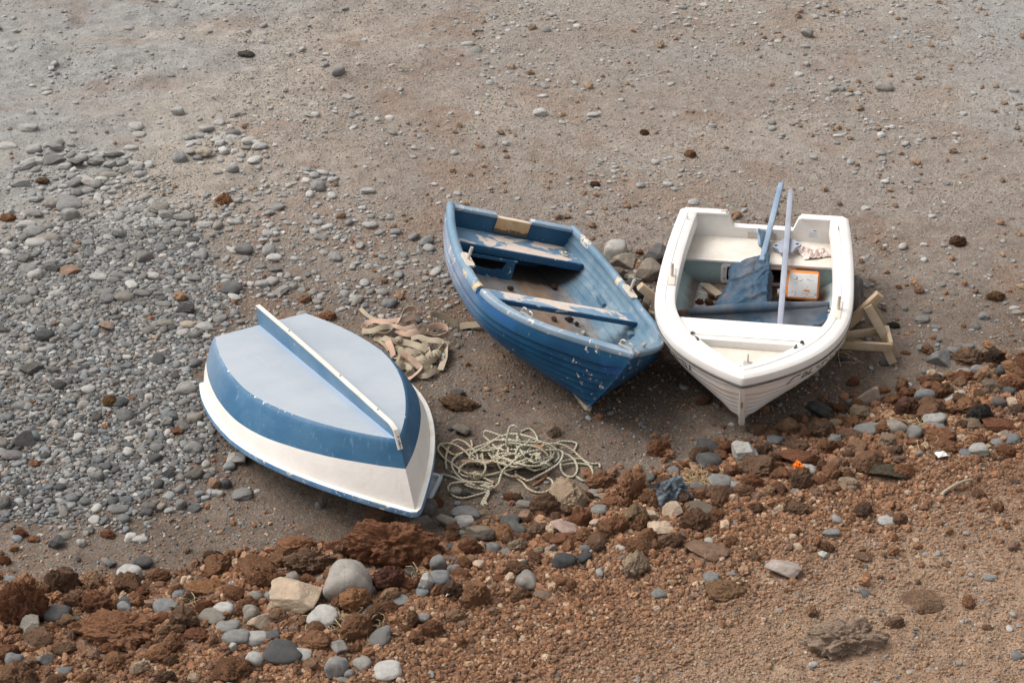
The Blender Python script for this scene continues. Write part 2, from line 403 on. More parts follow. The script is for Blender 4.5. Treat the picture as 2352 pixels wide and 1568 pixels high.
def axis_vals(lo, hi, step, far_lo, far_hi):
    a = list(np.arange(lo, hi + step, step)); s = step
    while a[-1] < far_hi: s *= 1.35; a.append(a[-1] + s)
    s = step
    while a[0] > far_lo: s *= 1.35; a.insert(0, a[0] - s)
    return np.array(a)
def zone_weights(x, y):
    u, v, _ = project(x, y, height(x, y))
    wu = u + 90 * (fbm2(x * 1.1, y * 1.1, 61, 4) - 0.5) * 2; wv = v + 70 * (fbm2(x * 1.1, y * 1.1, 71, 4) - 0.5) * 2
    grey = np.clip(sstep(760, 330, wu + 0.75 * (wv - 250)) * sstep(760, 420, wv) + 0.9 * sstep(1800, 2250, wu - 0.9 * wv) * sstep(420, 120, wv), 0, 1)
    grey = np.maximum(grey, 0.55 * sstep(560, 250, wu) * sstep(900, 500, wv))
    grey = np.clip(grey + 0.55 * sstep(620, 80, wv) * (fbm2(x * 0.8, y * 1.6, 81, 4) - 0.32) * 2.2, 0, 1)
    dd = np.abs((wv - 150) + (wu - 640) * 0.98) / 190          # the pale diagonal drift across the upper left
    tan = 0.85 * np.exp(-dd ** 2) * sstep(-60, 80, wv) * sstep(560, 460, wv) * sstep(150, 360, wu)
    tan = np.clip(tan + 0.55 * sstep(700, 250, wv) * np.clip(fbm2(x * 0.7, y * 1.2, 91, 4) - 0.48, 0, 1) * 4, 0, 0.9)
    d = berm_d(x, y) + 0.3 * (fbm2(x * 2, y * 2, 95, 3) - 0.5) * 2
    red = np.clip(sstep(-0.05, 0.35, d), 0, 1)
    red = np.maximum(red, 0.40 * sstep(0.60, 0.75, fbm2(x * 1.7, y * 1.7, 97, 3)) * sstep(9.0, 10.5, y) * 0.8)
    fine = sstep(1500, 2200, wu + 1.5 * (wv - 1250)) * sstep(1150, 1380, wv + 0.12 * (wu - 1700)) * (0.55 + 0.45 * fbm2(x * 2, y * 5, 99, 3) * 1.6)
    return grey, red, tan, np.clip(fine, 0, 1)
def build_ground():
    xs = axis_vals(-6.6, 6.6, 0.0175, -190, 190); ys = axis_vals(6.2, 19.0, 0.0175, -120, 260)
    X, Y = np.meshgrid(xs, ys); nx, ny = len(xs), len(ys)
    Z = height(X.ravel(), Y.ravel()).reshape(X.shape)
    co = np.stack([X, Y, Z], -1).reshape(-1, 3).astype(np.float32)
    i = np.arange((ny - 1) * (nx - 1)); r, c = i // (nx - 1), i % (nx - 1); a = r * nx + c
    q = np.stack([a, a + 1, a + nx + 1, a + nx], 1).astype(np.int32)
    me = bpy.data.meshes.new('beach_ground')
    me.vertices.add(len(co)); me.vertices.foreach_set('co', co.ravel())
    me.loops.add(q.size); me.loops.foreach_set('vertex_index', q.ravel())
    me.polygons.add(len(q)); me.polygons.foreach_set('loop_start', np.arange(0, q.size, 4, dtype=np.int32))
    me.polygons.foreach_set('use_smooth', np.ones(len(q), bool)); me.update(calc_edges=True)
    at = me.attributes.new('zone', 'FLOAT_COLOR', 'POINT')
    g, rd, tn, fn = zone_weights(co[:, 0].astype(float), co[:, 1].astype(float))
    at.data.foreach_set('color', np.stack([g, rd, tn, fn], 1).astype(np.float32).ravel())
    at = me.attributes.new('damp', 'FLOAT', 'POINT'); xx, yy = co[:, 0].astype(float), co[:, 1].astype(float); u, v, _ = project(xx, yy, co[:, 2].astype(float)); v = v + 110 * (fbm2(xx * 1.2, yy * 1.2, 171, 3) - .5) * 2
    at.data.foreach_set('value', np.clip(sstep(420, 760, v) * (0.72 + 0.5 * (fbm2(xx * 2.1, yy * 2.1, 173, 3) - .3)) , 0, 1).astype(np.float32))
    me.materials.append(ground_material())
    o = bpy.data.objects.new('beach_ground', me); COL.objects.link(o); return tagk(o, kind='structure')
build_ground()

# ------------------------------------------------------------------ stones
def ico(n):
    t = (1 + 5 ** 0.5) / 2
    v = [(-1, t, 0), (1, t, 0), (-1, -t, 0), (1, -t, 0), (0, -1, t), (0, 1, t), (0, -1, -t), (0, 1, -t), (t, 0, -1), (t, 0, 1), (-t, 0, -1), (-t, 0, 1)]
    f = [(0, 11, 5), (0, 5, 1), (0, 1, 7), (0, 7, 10), (0, 10, 11), (1, 5, 9), (5, 11, 4), (11, 10, 2), (10, 7, 6), (7, 1, 8), (3, 9, 4), (3, 4, 2), (3, 2, 6), (3, 6, 8), (3, 8, 9), (4, 9, 5), (2, 4, 11), (6, 2, 10), (8, 6, 7), (9, 8, 1)]
    v = [np.array(p) / np.linalg.norm(p) for p in v]
    for _ in range(n):
        cache, nf = {}, []
        def mid(a, b):
            key = (min(a, b), max(a, b))
            if key not in cache:
                m = v[a] + v[b]; v.append(m / np.linalg.norm(m)); cache[key] = len(v) - 1
            return cache[key]
        for a, b, c in f:
            x, y, z = mid(a, b), mid(b, c), mid(c, a); nf += [(a, x, z), (b, y, x), (c, z, y), (x, y, z)]
        f = nf
    return np.array(v), np.array(f, np.int32)
def norm_half(P):
    lo, hi = P.min(0), P.max(0); P = P - (lo + hi) / 2; return P / (hi - lo) * 2
def cobble_shape(lv, s):
    v, f = ico(lv); g = np.random.default_rng(s)
    e = g.uniform(2.0, 3.0); r = 1 / (np.sum(np.abs(v) ** e, 1) ** (1 / e))
    r = r * (1 + 0.34 * (fbm3(v * 0.9 + s * 3.1, s, 2) - 0.5) * 2 + 0.06 * (fbm3(v * 3 + s, s + 5, 3) - 0.5) * 2)
    P = v * r[:, None]; P[:, 0] *= 1 + 0.22 * g.uniform(-1, 1) * P[:, 1]; P[:, 2] *= 1 + 0.2 * g.uniform(-1, 1) * P[:, 0]
    return norm_half(P), f
def lava_shape(lv, s, amp=0.55, fr=1.7, cuts=3, zs=1.0):
    dirs, f = ico(lv); v = dirs * np.array([1, 1, zs]); g = np.random.default_rng(s + 900)
    n = fbm3(v * fr + s * 2.7, s, 5, 0.55); bil = np.abs(fbm3(v * fr * 2.2 + s * 5.1, s + 9, 4, 0.6) - 0.5) * 2
    r = 1 + amp * (n - 0.5) * 2.2 - 0.45 * amp * (bil - 0.25) + 0.22 * amp * (noise3(v * 9 + s, s + 3) - 0.5) * 2 + 0.09 * amp * (noise3(v * 21 + s, s + 8) - 0.5) * 2
    v = dirs
    for _ in range(cuts):
        d = g.normal(size=3); d /= np.linalg.norm(d); r = np.minimum(r, g.uniform(0.8, 1.05) / np.maximum(v @ d, 0.05))
    return norm_half(v * r[:, None]), f
def shard_shape(lv, s):
    v, f = ico(lv); g = np.random.default_rng(s + 400); r = np.full(len(v), 1.5)
    for _ in range(11):
        d = g.normal(size=3); d /= np.linalg.norm(d); r = np.minimum(r, g.uniform(0.6, 1.0) / np.maximum(v @ d, 0.05))
    r = r * (1 + 0.10 * (fbm3(v * 2.2 + s, s, 4, 0.6) - 0.5) * 2 + 0.05 * (fbm3(v * 7 + s, s + 4, 3) - 0.5) * 2)
    return norm_half(v * r[:, None]), f
def soup(name, protos, kidx, scl, yaw, tilt, pos, colr, mat, kind='stuff', flat=False):
    """Many small stones in one mesh."""
    VV, FF, CC, base = [], [], [], 0
    for pk, (pv, pf) in enumerate(protos):
        m = np.where(kidx == pk)[0]
        if not len(m): continue
        P = pv[None] * scl[m][:, None, :]
        ct, st = np.cos(tilt[m])[:, None], np.sin(tilt[m])[:, None]
        y, z = P[:, :, 1] * ct - P[:, :, 2] * st, P[:, :, 1] * st + P[:, :, 2] * ct
        ca, sa = np.cos(yaw[m])[:, None], np.sin(yaw[m])[:, None]
        x, y = P[:, :, 0] * ca - y * sa, P[:, :, 0] * sa + y * ca
        Q = np.stack([x, y, z], -1) + pos[m][:, None, :]
        VV.append(Q.reshape(-1, 3)); FF.append((pf[None] + (base + np.arange(len(m)) * len(pv))[:, None, None]).reshape(-1, 3))
        CC.append(np.repeat(colr[m], len(pv), 0)); base += len(m) * len(pv)
    co, fc, cc = np.concatenate(VV).astype(np.float32), np.concatenate(FF).astype(np.int32), np.concatenate(CC).astype(np.float32)
    me = bpy.data.meshes.new(name)
    me.vertices.add(len(co)); me.vertices.foreach_set('co', co.ravel())
    me.loops.add(fc.size); me.loops.foreach_set('vertex_index', fc.ravel())
    me.polygons.add(len(fc)); me.polygons.foreach_set('loop_start', np.arange(0, fc.size, 3, dtype=np.int32))
    me.polygons.foreach_set('use_smooth', np.full(len(fc), not flat)); me.update(calc_edges=True)
    at = me.attributes.new('tint', 'FLOAT_COLOR', 'POINT')
    at.data.foreach_set('color', np.concatenate([cc, np.ones((len(cc), 1), np.float32)], 1).ravel())
    me.materials.append(mat); o = bpy.data.objects.new(name, me); COL.objects.link(o); return tagk(o, kind=kind)

def stone_material(name, src, rough_rock=False, pits=0.5):
    """Colour comes from each stone itself ('tint' attribute or its object colour); blotches, pits and dust on top."""
    k = NT(name)
    if src == 'object': base = k.n('ShaderNodeObjectInfo').outputs['Color']; vec = k.obj()
    else: base = k.attr('tint'); vec = k.n('ShaderNodeNewGeometry').outputs['Position']
    mul = lambda c, f: k.mix(1.0, c, (f, f, f), 'MULTIPLY')
    if src == 'object':                                    # so that copies of one shape do not carry the same blotches
        oi = k.n('ShaderNodeObjectInfo'); ad = k.n('ShaderNodeVectorMath', operation='ADD'); k.link(vec, ad.inputs[0])
        cb = k.n('ShaderNodeCombineXYZ'); k.link(k.math('MULTIPLY', oi.outputs['Random'], 40.0), cb.inputs[0]); k.link(cb.outputs[0], ad.inputs[1]); vec = ad.outputs[0]
    sc = 2.0 if src == 'object' else 40.0
    n = k.noise(sc, 5, 0.65, vec=vec); fine = k.noise(sc * 9, 4, 0.7, vec=vec)
    c = k.mix(k.ramp(n, 0.30, 0.72), mul(base, 0.82), mul(base, 1.18))
    c = k.mix(k.math('MULTIPLY', k.ramp(fine, 0.35, 0.7), 0.30), c, mul(base, 0.62))
    if rough_rock:
        c = k.mix(k.math('MULTIPLY', k.ramp(k.noise(sc * 2.3, 5, 0.7, vec=vec), 0.52, 0.72), 0.55), c, k.mix(0.55, base, (0.36, 0.245, 0.165)))
        cr = k.voro(sc * 5, vec=vec); h = k.math('ADD', k.math('MULTIPLY', cr, 0.6), k.math('MULTIPLY', fine, 0.9))
        c = k.mix(k.math('MULTIPLY', k.ramp(fine, 0.47, 0.30), 0.40), c, mul(base, 0.5))
        nb = k.bump(h, 0.9, 0.10 if src == 'object' else 0.004)
        nb = k.bump(k.noise(sc * 3.2, 6, 0.7, vec=vec), 0.8, 0.16 if src == 'object' else 0.008, nb)
        return k.out(c, 0.96, nb, spec=0.08)
    if src == 'object':
        v = k.voro(7.5, vec=vec); pit = k.math('MULTIPLY', k.ramp(v, 0.26, 0.16), k.ramp(k.noise(1.6, 3, vec=vec), 0.50, 0.62)); pit = k.math('MULTIPLY', pit, pits)
        c = k.mix(pit, c, mul(base, 0.30))
        zz = k.xyz()[2]
        c = k.mix(k.math('MULTIPLY', k.ramp(zz, -0.15, -0.85), 0.5), c, (0.165, 0.125, 0.095))     # sand sticking to the buried foot
        nb = k.bump(k.math('SUBTRACT', k.math('MULTIPLY', fine, 0.35), pit), 0.5, 0.10)
        return k.out(c, 0.85, nb, spec=0.2)
    return k.out(c, 0.86, k.bump(fine, 0.35, 0.003), spec=0.2)
M_STONE = stone_material('smooth_stone', 'object'); M_LAVA = stone_material('lava_rock', 'object', True)
M_PEB = stone_material('pebble', 'attr'); M_CIN = stone_material('cinder', 'attr', True)

COB = [cobble_shape(3, s) for s in range(12)]; SHA = [shard_shape(4, s) for s in range(6)]; LAV = [lava_shape(4, s, 0.45 + 0.05 * (s % 3)) for s in range(9)]
BIGLAV = [lava_shape(5, 30 + s, 0.55, 2.5, 2, 0.5) for s in range(3)]; MOUND = [lava_shape(5, 40 + s, 0.55, 2.6, 0, 0.5) for s in range(4)]
def proto_mesh(name, sh, mat):
    v, f = sh; me = bpy.data.meshes.new(name); me.from_pydata(v.tolist(), [], f.tolist()); me.materials.append(mat)
    me.polygons.foreach_set('use_smooth', [True] * len(me.polygons)); me.update(); return me
MESH = {'c': [proto_mesh('smooth_stone', s, M_STONE) for s in COB], 's': [proto_mesh('angular_stone', s, M_STONE) for s in SHA],
        'l': [proto_mesh('lava_rock', s, M_LAVA) for s in LAV], 'b': [proto_mesh('lava_boulder', s, M_LAVA) for s in BIGLAV], 'm': [proto_mesh('lava_mound', s, M_LAVA) for s in MOUND], 'a': [proto_mesh('angular_lava', s, M_LAVA) for s in SHA]}
NAMES = {'c': 'smooth_stone', 's': 'angular_stone', 'l': 'lava_rock', 'b': 'lava_boulder', 'm': 'lava_mound', 'a': 'flat_lava_rock'}
CATS = {'c': 'stone', 's': 'stone', 'l': 'lava rock', 'b': 'lava boulder', 'm': 'lava boulder', 'a': 'rock'}
taken = []                                                 # (x, y, radius) of every placed stone, so scattered ones keep clear
def stone(kind, pos, half, yaw, col, label, group=None, idx=None, tilt=(0, 0), spread=True):
    ms = MESH[kind]; o = bpy.data.objects.new(NAMES[kind], ms[(idx if idx is not None else rng.integers(100)) % len(ms)]); COL.objects.link(o)
    o.location = pos; o.scale = half; o.rotation_euler = (tilt[0], tilt[1], yaw); o.color = (*col, 1)
    if spread: taken.append((pos[0], pos[1], max(half[0], half[1])))
    return tagk(o, label, CATS[kind], group)

# tones (real rock colours)
GREY, PALE, DARK, WARM, BLUE = (0.205, 0.199, 0.188), (0.385, 0.368, 0.340), (0.085, 0.083, 0.080), (0.230, 0.204, 0.172), (0.172, 0.176, 0.176)
RED, RUST, BRN, ORG, TAN, BLK = (0.250, 0.115, 0.066), (0.315, 0.157, 0.089), (0.235, 0.144, 0.095), (0.38, 0.195, 0.10), (0.42, 0.32, 0.232), (0.055, 0.053, 0.051)
REG = {1: (0, 1119.7, .3418), 2: (746.5, 1119.7, .3418), 3: (1493, 1004.9, .3652), 4: (1722.6, 631.6, .2747), 5: (0, 631.6, .3296), 6: (0, 172.3, .3174), 7: (1349.4, 528.3, .1391), 0: (0, 0, 1.0)}
# region, centre x, bottom y, width, height (all in the pixels I measured), shape, colour, label
ROCKS = [
 (1, 150, 1015, 340, 440, 'm', RED, 'big rust red lava boulder cut by the left edge of the picture'),
 (1, 430, 790, 250, 270, 'l', BRN, 'upright ropy brown lava block beside the big rust red boulder'),
 (1, 385, 935, 190, 150, 'c', DARK, 'dark grey pitted boulder wedged below the ropy brown lava block'),
 (1, 205, 1020, 160, 150, 's', WARM, 'pointed grey brown shard in front of the big rust red boulder'),
 (1, 665, 910, 300, 220, 'l', RED, 'dark red lumpy lava rock right of the dark pitted boulder'),
 (1, 1390, 745, 260, 130, 'l', ORG, 'rounded orange lava rock lying alone at the edge of the sand'),
 (1, 760, 1085, 620, 205, 'b', RUST, 'long low rust brown lava slab in the bottom left rubble'),
 (1, 868, 640, 160, 110, 'c', PALE, 'smooth whitish egg shaped stone on bare sand left of the rubble'),
 (1, 962, 545, 125, 80, 'c', DARK, 'dark pitted stone just behind the whitish egg shaped stone'),
 (1, 728, 543, 95, 70, 's', GREY, 'blocky grey stone left of the whitish egg shaped stone'),
 (1, 1505, 865, 165, 95, 'c', PALE, 'pale oval cobble, the upper of an overlapping pair'),
 (1, 1430, 915, 185, 95, 'c', WARM, 'grey brown oval cobble leaning on a paler oval cobble'),
 (1, 1530, 975, 170, 80, 'c', GREY, 'grey teardrop cobble below the overlapping oval pair'),
 (1, 1590, 1065, 190, 115, 'c', GREY, 'wide grey flat stone under a whitish slab'),
 (1, 1700, 1055, 190, 85, 'c', PALE, 'whitish flat stone resting against a wide grey one'),
 (1, 1835, 1020, 105, 60, 'c', DARK, 'small dark grey stone touching the whitish flat stone'),
 (1, 1685, 915, 110, 130, 'c', WARM, 'grey brown stone standing on end beside the oval pair'),
 (1, 1715, 785, 115, 90, 'c', WARM, 'rounded grey brown stone below the reddish lava lumps'),
 (1, 1830, 765, 120, 70, 'c', GREY, 'grey stone between the rounded brown one and a tan slab'),
 (1, 1990, 835, 340, 210, 's', TAN, 'big angular tan slab leaning on the pale boulder'),
 (1, 1750, 970, 180, 120, 's', TAN, 'cracked tan stone behind the whitish flat stone'),
 (1, 2170, 925, 205, 120, 'c', PALE, 'large pale oval cobble below the pale boulder'),
 (1, 1900, 1180, 260, 140, 'c', DARK, 'long dark pitted stone sloping in the red cinders'),
 (1, 1712, 1215, 120, 110, 'c', PALE, 'pale wedge shaped stone touching a long dark pitted one'),
 (1, 2020, 1160, 150, 70, 'c', PALE, 'whitish flat stone half buried right of the long dark one'),
 (1, 97, 1225, 120, 110, 'c', BLUE, 'round blue grey cobble in the bottom left corner'),
 (1, 1965, 690, 110, 120, 'c', WARM, 'brown grey stone standing between red lava lumps'),
 (1, 1740, 700, 155, 150, 'l', RUST, 'reddish lava lump left of the brown grey standing stone'),
 (1, 1985, 450, 260, 130, 'l', RUST, 'crusty rust lava lump on top of the left lava heap'),
 (1, 2090, 595, 390, 175, 'm', BRN, 'broad crumbly brown lava lump under the crusty rust one'),
 (1, 380, 410, 110, 80, 's', DARK, 'dark pitted stone on the sand at the left, beside red bits'),
 (1, 140, 345, 110, 75, 'l', RED, 'red lava stone at the lower edge of the pebble field'),
 (1, 225, 365, 90, 45, 'l', RUST, 'flat rust lava bit right of the red lava stone'),
 (1, 725, 345, 105, 65, 'l', RED, 'lone red brown lava stone on the sand below the pebbles'),
 (1, 545, 400, 60, 55, 'c', PALE, 'small pale stone standing on the sand at the left'),
 (1, 942, 368, 108, 46, 'c', PALE, 'low whitish stone set into the sand'),
 (1, 1628, 82, 140, 75, 'c', GREY, 'smooth grey cobble on the sand below the overturned boat'),
 (1, 2148, 150, 60, 60, 'c', GREY, 'small grey stone near the rim of the overturned boat'),
 (1, 1214, 152, 80, 72, 'c', GREY, 'grey stone with a pointed top at the end of the pebble field'),
 (1, 985, 195, 90, 60, 'c', DARK, 'dark rounded stone among the last pebbles'),
 (1, 795, 168, 140, 42, 'c', GREY, 'flat elongated grey stone at the lower pebble edge'),
 (1, 1200, 752, 85, 65, 'c', BLUE, 'blue grey stone at the foot of the orange lava rock'),
 (1, 1150, 832, 98, 70, 's', GREY, 'small angular light grey block in the rubble'),
 (1, 1592, 860, 60, 92, 'c', GREY, 'slim grey stone upright beside the pale oval cobble'),
 (1, 1230, 950, 210, 150, 'l', BRN, None), (1, 1080, 925, 150, 85, 'l', RED, None), (1, 1070, 1180, 190, 115, 'l', RUST, None), (1, 740, 1135, 170, 100, 'l', RED, None),
 (1, 160, 1260, 125, 80, 'l', RUST, None), (1, 60, 1125, 140, 75, 'l', RED, None), (1, 920, 745, 170, 90, 'l', RED, None), (1, 1020, 830, 110, 90, 's', BRN, None), (1, 860, 825, 120, 100, 's', DARK, None),
 (1, 240, 1090, 220, 130, 'a', BRN, None), (1, 1330, 1050, 260, 110, 'l', RED, None), (1, 900, 1060, 230, 110, 'a', TAN, 'pale crusted lava knob on the long rust brown slab'), (1, 420, 1140, 190, 100, 'l', BRN, None), (1, 300, 1205, 110, 90, 's', GREY, None), (1, 1580, 760, 160, 110, 'l', RUST, None), (1, 1370, 860, 150, 110, 'l', RED, None),
 (1, 30, 560, 90, 130, 'l', RED, 'red lava block cut by the left edge above the big boulder'), (1, 50, 650, 110, 55, 'c', GREY, None), (1, 1490, 1295, 110, 50, 'c', GREY, 'grey stone half buried in cinders at the bottom edge'), (1, 1565, 1120, 70, 75, 's', PALE, None), (1, 1880, 925, 160, 100, 'l', BRN, None), (1, 1840, 700, 140, 130, 'l', RED, None), (1, 2080, 665, 160, 80, 'l', RED, None),
 (2, 150, 790, 335, 290, 'c', (0.33, 0.30, 0.265), 'biggest pale grey boulder, left of the red lava mound'),
 (2, 80, 1310, 160, 190, 'c', GREY, 'grey stone standing upright at the bottom edge'),
 (2, 165, 1290, 70, 70, 'c', GREY, None), (2, 125, 1312, 100, 40, 'c', WARM, None),
 (2, 415, 1290, 195, 112, 'c', PALE, 'large whitish oval stone near the bottom edge'),
 (2, 667, 195, 165, 115, 'c', (0.135, 0.125, 0.118), 'dark pitted boulder touching the bow of the overturned boat'),
 (2, 365, 260, 200, 125, 'a', BRN, 'flat topped brown rock below the rim of the overturned boat'),
 (2, 470, 575, 690, 370, 'm', (0.325, 0.152, 0.085), 'huge crumbly red lava mound in front of the overturned boat'),
 (2, 300, 380, 230, 150, 'l', (0.31, 0.19, 0.125), 'pale topped lava lump on the left shoulder of the red mound'),
 (2, 640, 252, 160, 72, 's', WARM, 'grey brown stone under the dark pitted boulder'),
 (2, 810, 288, 140, 112, 's', WARM, 'angular grey brown stone right of the dark pitted boulder'),
 (2, 935, 266, 130, 76, 'c', PALE, 'smooth pale oval stone between angular rocks'),
 (2, 945, 212, 200, 76, 'c', GREY, 'saddle shaped grey stone beside a pinkish lump'),
 (2, 1075, 212, 120, 66, 'l', TAN, 'pinkish tan lump at the end of the saddle shaped stone'),
 (2, 1055, 388, 205, 155, 's', (0.20, 0.165, 0.13), 'black and tan streaked angular boulder'),
 (2, 1250, 276, 150, 86, 'c', DARK, 'dark grey stone full of little holes left of a brown spike'),
 (2, 1350, 288, 100, 155, 's', BRN, 'narrow grey brown spike of rock'),
 (2, 1480, 240, 220, 215, 'l', BRN, 'tall dark brown crusty lava block below the rope heap'),
 (2, 1715, 332, 170, 212, 'l', RED, 'triangular red lava rock with a sharp top'),
 (2, 1950, 352, 190, 165, 'l', RUST, 'round rust rock with a grey cap'),
 (2, 2100, 288, 205, 172, 'l', (0.26, 0.18, 0.11), 'tan and brown boulder beside the crumpled dark plastic'),
 (2, 1840, 182, 108, 64, 'c', GREY, 'smooth grey cobble above the triangular red rock'),
 (2, 2240, 332, 225, 105, 's', TAN, 'low pale tan slab right of the rust rock'),
 (2, 1600, 322, 190, 105, 's', (0.33, 0.24, 0.20), 'pinkish angular stone left of the triangular red rock'),
 (2, 1430, 332, 150, 95, 'l', (0.28, 0.18, 0.13), 'tan lava stone below the narrow spike'),
 (2, 975, 485, 180, 150, 'l', RED, 'red lava rock below the black and tan boulder'),
 (2, 1130, 456, 100, 82, 'c', GREY, 'dark grey wedge shaped pebble beside a red lava rock'),
 (2, 1335, 552, 66, 66, 'c', DARK, 'small round dark stone with a hole in the red cinders'),
 (2, 760, 570, 115, 112, 'c', GREY, 'grey stone with a pointed top at the right foot of the red mound'),
 (2, 865, 590, 92, 76, 'c', GREY, 'rounded grey stone right of the pointed grey one'),
 (2, 770, 662, 140, 96, 'c', BLUE, 'blue grey broken stone at the foot of the red mound'),
 (2, 672, 702, 112, 114, 's', (0.36, 0.345, 0.32), 'whitish eroded stone with dark hollows'),
 (2, 590, 622, 105, 74, 'c', BLK, 'black pitted stone at the foot of the red mound'),
 (2, 425, 757, 215, 262, 'l', (0.15, 0.072, 0.05), 'dark maroon egg shaped lava rock right of the pale boulder'),
 (2, 200, 852, 220, 184, 'l', ORG, 'rough orange lava ball in front of the pale boulder'),
 (2, 500, 803, 155, 76, 'c', GREY, 'grey bent stone in front of the maroon lava rock'),
 (2, 325, 857, 130, 66, 'c', GREY, 'grey oval stone in front of the orange lava ball'),
 (2, 660, 912, 92, 66, 'c', GREY, 'grey rounded stone alone in the cinders'),
 (2, 950, 767, 95, 55, 'c', WARM, 'smooth brown grey oval pebble in the cinders'),
 (2, 255, 907, 125, 52, 'c', GREY, 'low grey stone among dry grass below the orange lava ball'),
 (2, 305, 735, 75, 75, 'c', GREY, None),
 (2, 2172, 437, 96, 66, 's', BLK, 'black blocky stone in the red rubble'),
 (2, 1620, 395, 220, 80, 'l', RED, None), (2, 1820, 395, 150, 90, 'l', BRN, None), (2, 1340, 380, 110, 75, 'l', RED, None), (2, 1235, 420, 110, 100, 'l', BRN, None), (2, 1515, 455, 100, 75, 's', WARM, None), (2, 2060, 430, 150, 100, 'l', RED, None),
 (2, 1240, 95, 90, 65, 'l', RED, None), (2, 1290, 100, 80, 70, 'l', BRN, None), (2, 1340, 135, 120, 45, 'c', WARM, None), (2, 1380, 100, 60, 36, 'c', DARK, None), (2, 1760, 110, 90, 90, 'l', RED, None), (2, 1920, 150, 160, 90, 'l', RUST, None), (2, 1850, 75, 95, 40, 's', TAN, None), (2, 880, 55, 95, 60, 'c', WARM, 'round brown grey stone inside a loop of the rope'), (2, 945, 60, 70, 55, 'c', DARK, None), (2, 745, 150, 110, 90, 'l', RED, None), (2, 690, 560, 110, 90, 'l', RUST, None), (2, 1040, 560, 95, 70, 's', TAN, None), (2, 900, 315, 85, 55, 's', GREY, None), (2, 930, 350, 60, 70, 'c', GREY, None), (2, 850, 425, 85, 50, 'c', DARK, None), (2, 1170, 640, 110, 60, 'l', RED, None), (2, 1090, 695, 60, 45, 's', PALE, None), (2, 1820, 290, 85, 75, 's', TAN, None), (2, 2200, 220, 90, 70, 's', TAN, None), (2, 1200, 340, 140, 100, 'l', RED, None), (2, 560, 690, 120, 80, 'l', RED, None), (2, 60, 460, 160, 110, 'l', RED, None), (2, 780, 490, 90, 90, 'l', BRN, None), (2, 1700, 90, 120, 70, 'l', BRN, None), (2, 1630, 210, 110, 90, 'l', BRN, None), (2, 2330, 420, 160, 130, 'l', BRN, None),
 (3, 1250, 1395, 600, 265, 'b', (0.50, 0.365, 0.27), 'broad rough brown boulder half buried in fine cinders'),
 (3, 1700, 1122, 260, 150, 'a', (0.34, 0.215, 0.14), 'slanting brown rock slab above the half buried boulder'),
 (3, 835, 912, 225, 150, 's', (0.36, 0.30, 0.26), 'pale pitted pinkish rock alone in the cinders'),
 (3, 470, 1042, 265, 145, 'l', (0.32, 0.19, 0.11), 'flat tan lava rock sunk in the cinders'),
 (3, 350, 782, 290, 132, 'a', (0.32, 0.205, 0.14), 'dark brown slab with a sharp right end in the cinders'),
 (3, 385, 922, 105, 66, 'c', GREY, 'grey rounded stone beside the flat tan lava rock'),
 (3, 55, 1012, 92, 56, 'c', BLUE, 'blue grey stone sunk in cinders below the slope of rubble'),
 (3, 600, 192, 160, 162, 's', (0.33, 0.32, 0.295), 'light grey angular boulder among red lava rocks'),
 (3, 370, 212, 158, 112, 'c', DARK, 'dark grey stone full of tiny pits left of the light angular boulder'),
 (3, 370, 102, 150, 92, 'c', DARK, 'dark grey stone behind the tiny pitted one'),
 (3, 445, 322, 172, 88, 'c', GREY, 'sloping smooth grey stone beside dry grass'),
 (3, 325, 512, 200, 106, 's', (0.13, 0.105, 0.08), 'dark grey rock with a tan vein below the crumpled plastic'),
 (3, 140, 517, 125, 102, 's', TAN, 'tan rounded block below the crumpled plastic'),
 (3, 60, 622, 150, 92, 's', TAN, 'low pale tan stone left of the slope of cinders'),
 (3, 670, 262, 300, 150, 'l', BRN, 'big brown lava rock right of the light angular boulder'),
 (3, 940, 345, 185, 150, 'l', BRN, 'knobbly brown lava rock beside the orange plastic scrap'),
 (3, 930, 507, 205, 112, 'l', BRN, 'low brown lava lump alone at the top of the cinder slope'),
 (3, 1490, 292, 235, 124, 'a', (0.105, 0.088, 0.062), 'greenish dark weathered rock in the right rubble'),
 (3, 940, 188, 275, 84, 'a', RED, 'long flat red slab behind the orange scrap'),
 (3, 60, 152, 155, 142, 'l', RED, 'red lava rock in the shade below the white bow'),
 (3, 310, 202, 130, 180, 'l', BRN, None), (3, 480, 135, 120, 130, 'l', RUST, 'upright reddish block behind the light grey angular boulder'), (3, 715, 125, 130, 100, 'l', RUST, None), (3, 825, 142, 92, 58, 'c', DARK, None),
 (3, 1490, 556, 116, 64, 'c', PALE, 'pale smooth stone on the cinder slope at the right'),
 (3, 1140, 618, 106, 48, 'c', GREY, 'flat grey stone sloping on the cinders'),
 (3, 985, 238, 122, 64, 'c', PALE, 'pale stone under the orange plastic scrap'),
 (3, 1155, 522, 46, 42, 'c', GREY, None), (3, 552, 482, 36, 34, 'c', BLUE, None), (3, 795, 470, 38, 36, 'c', GREY, None),
 (3, 2135, 897, 96, 34, 'c', GREY, 'grey stone almost buried in the cinders at the far right'),
 (3, 2312, 1397, 76, 52, 'c', BLUE, 'small blue grey stone in the bottom right corner'),
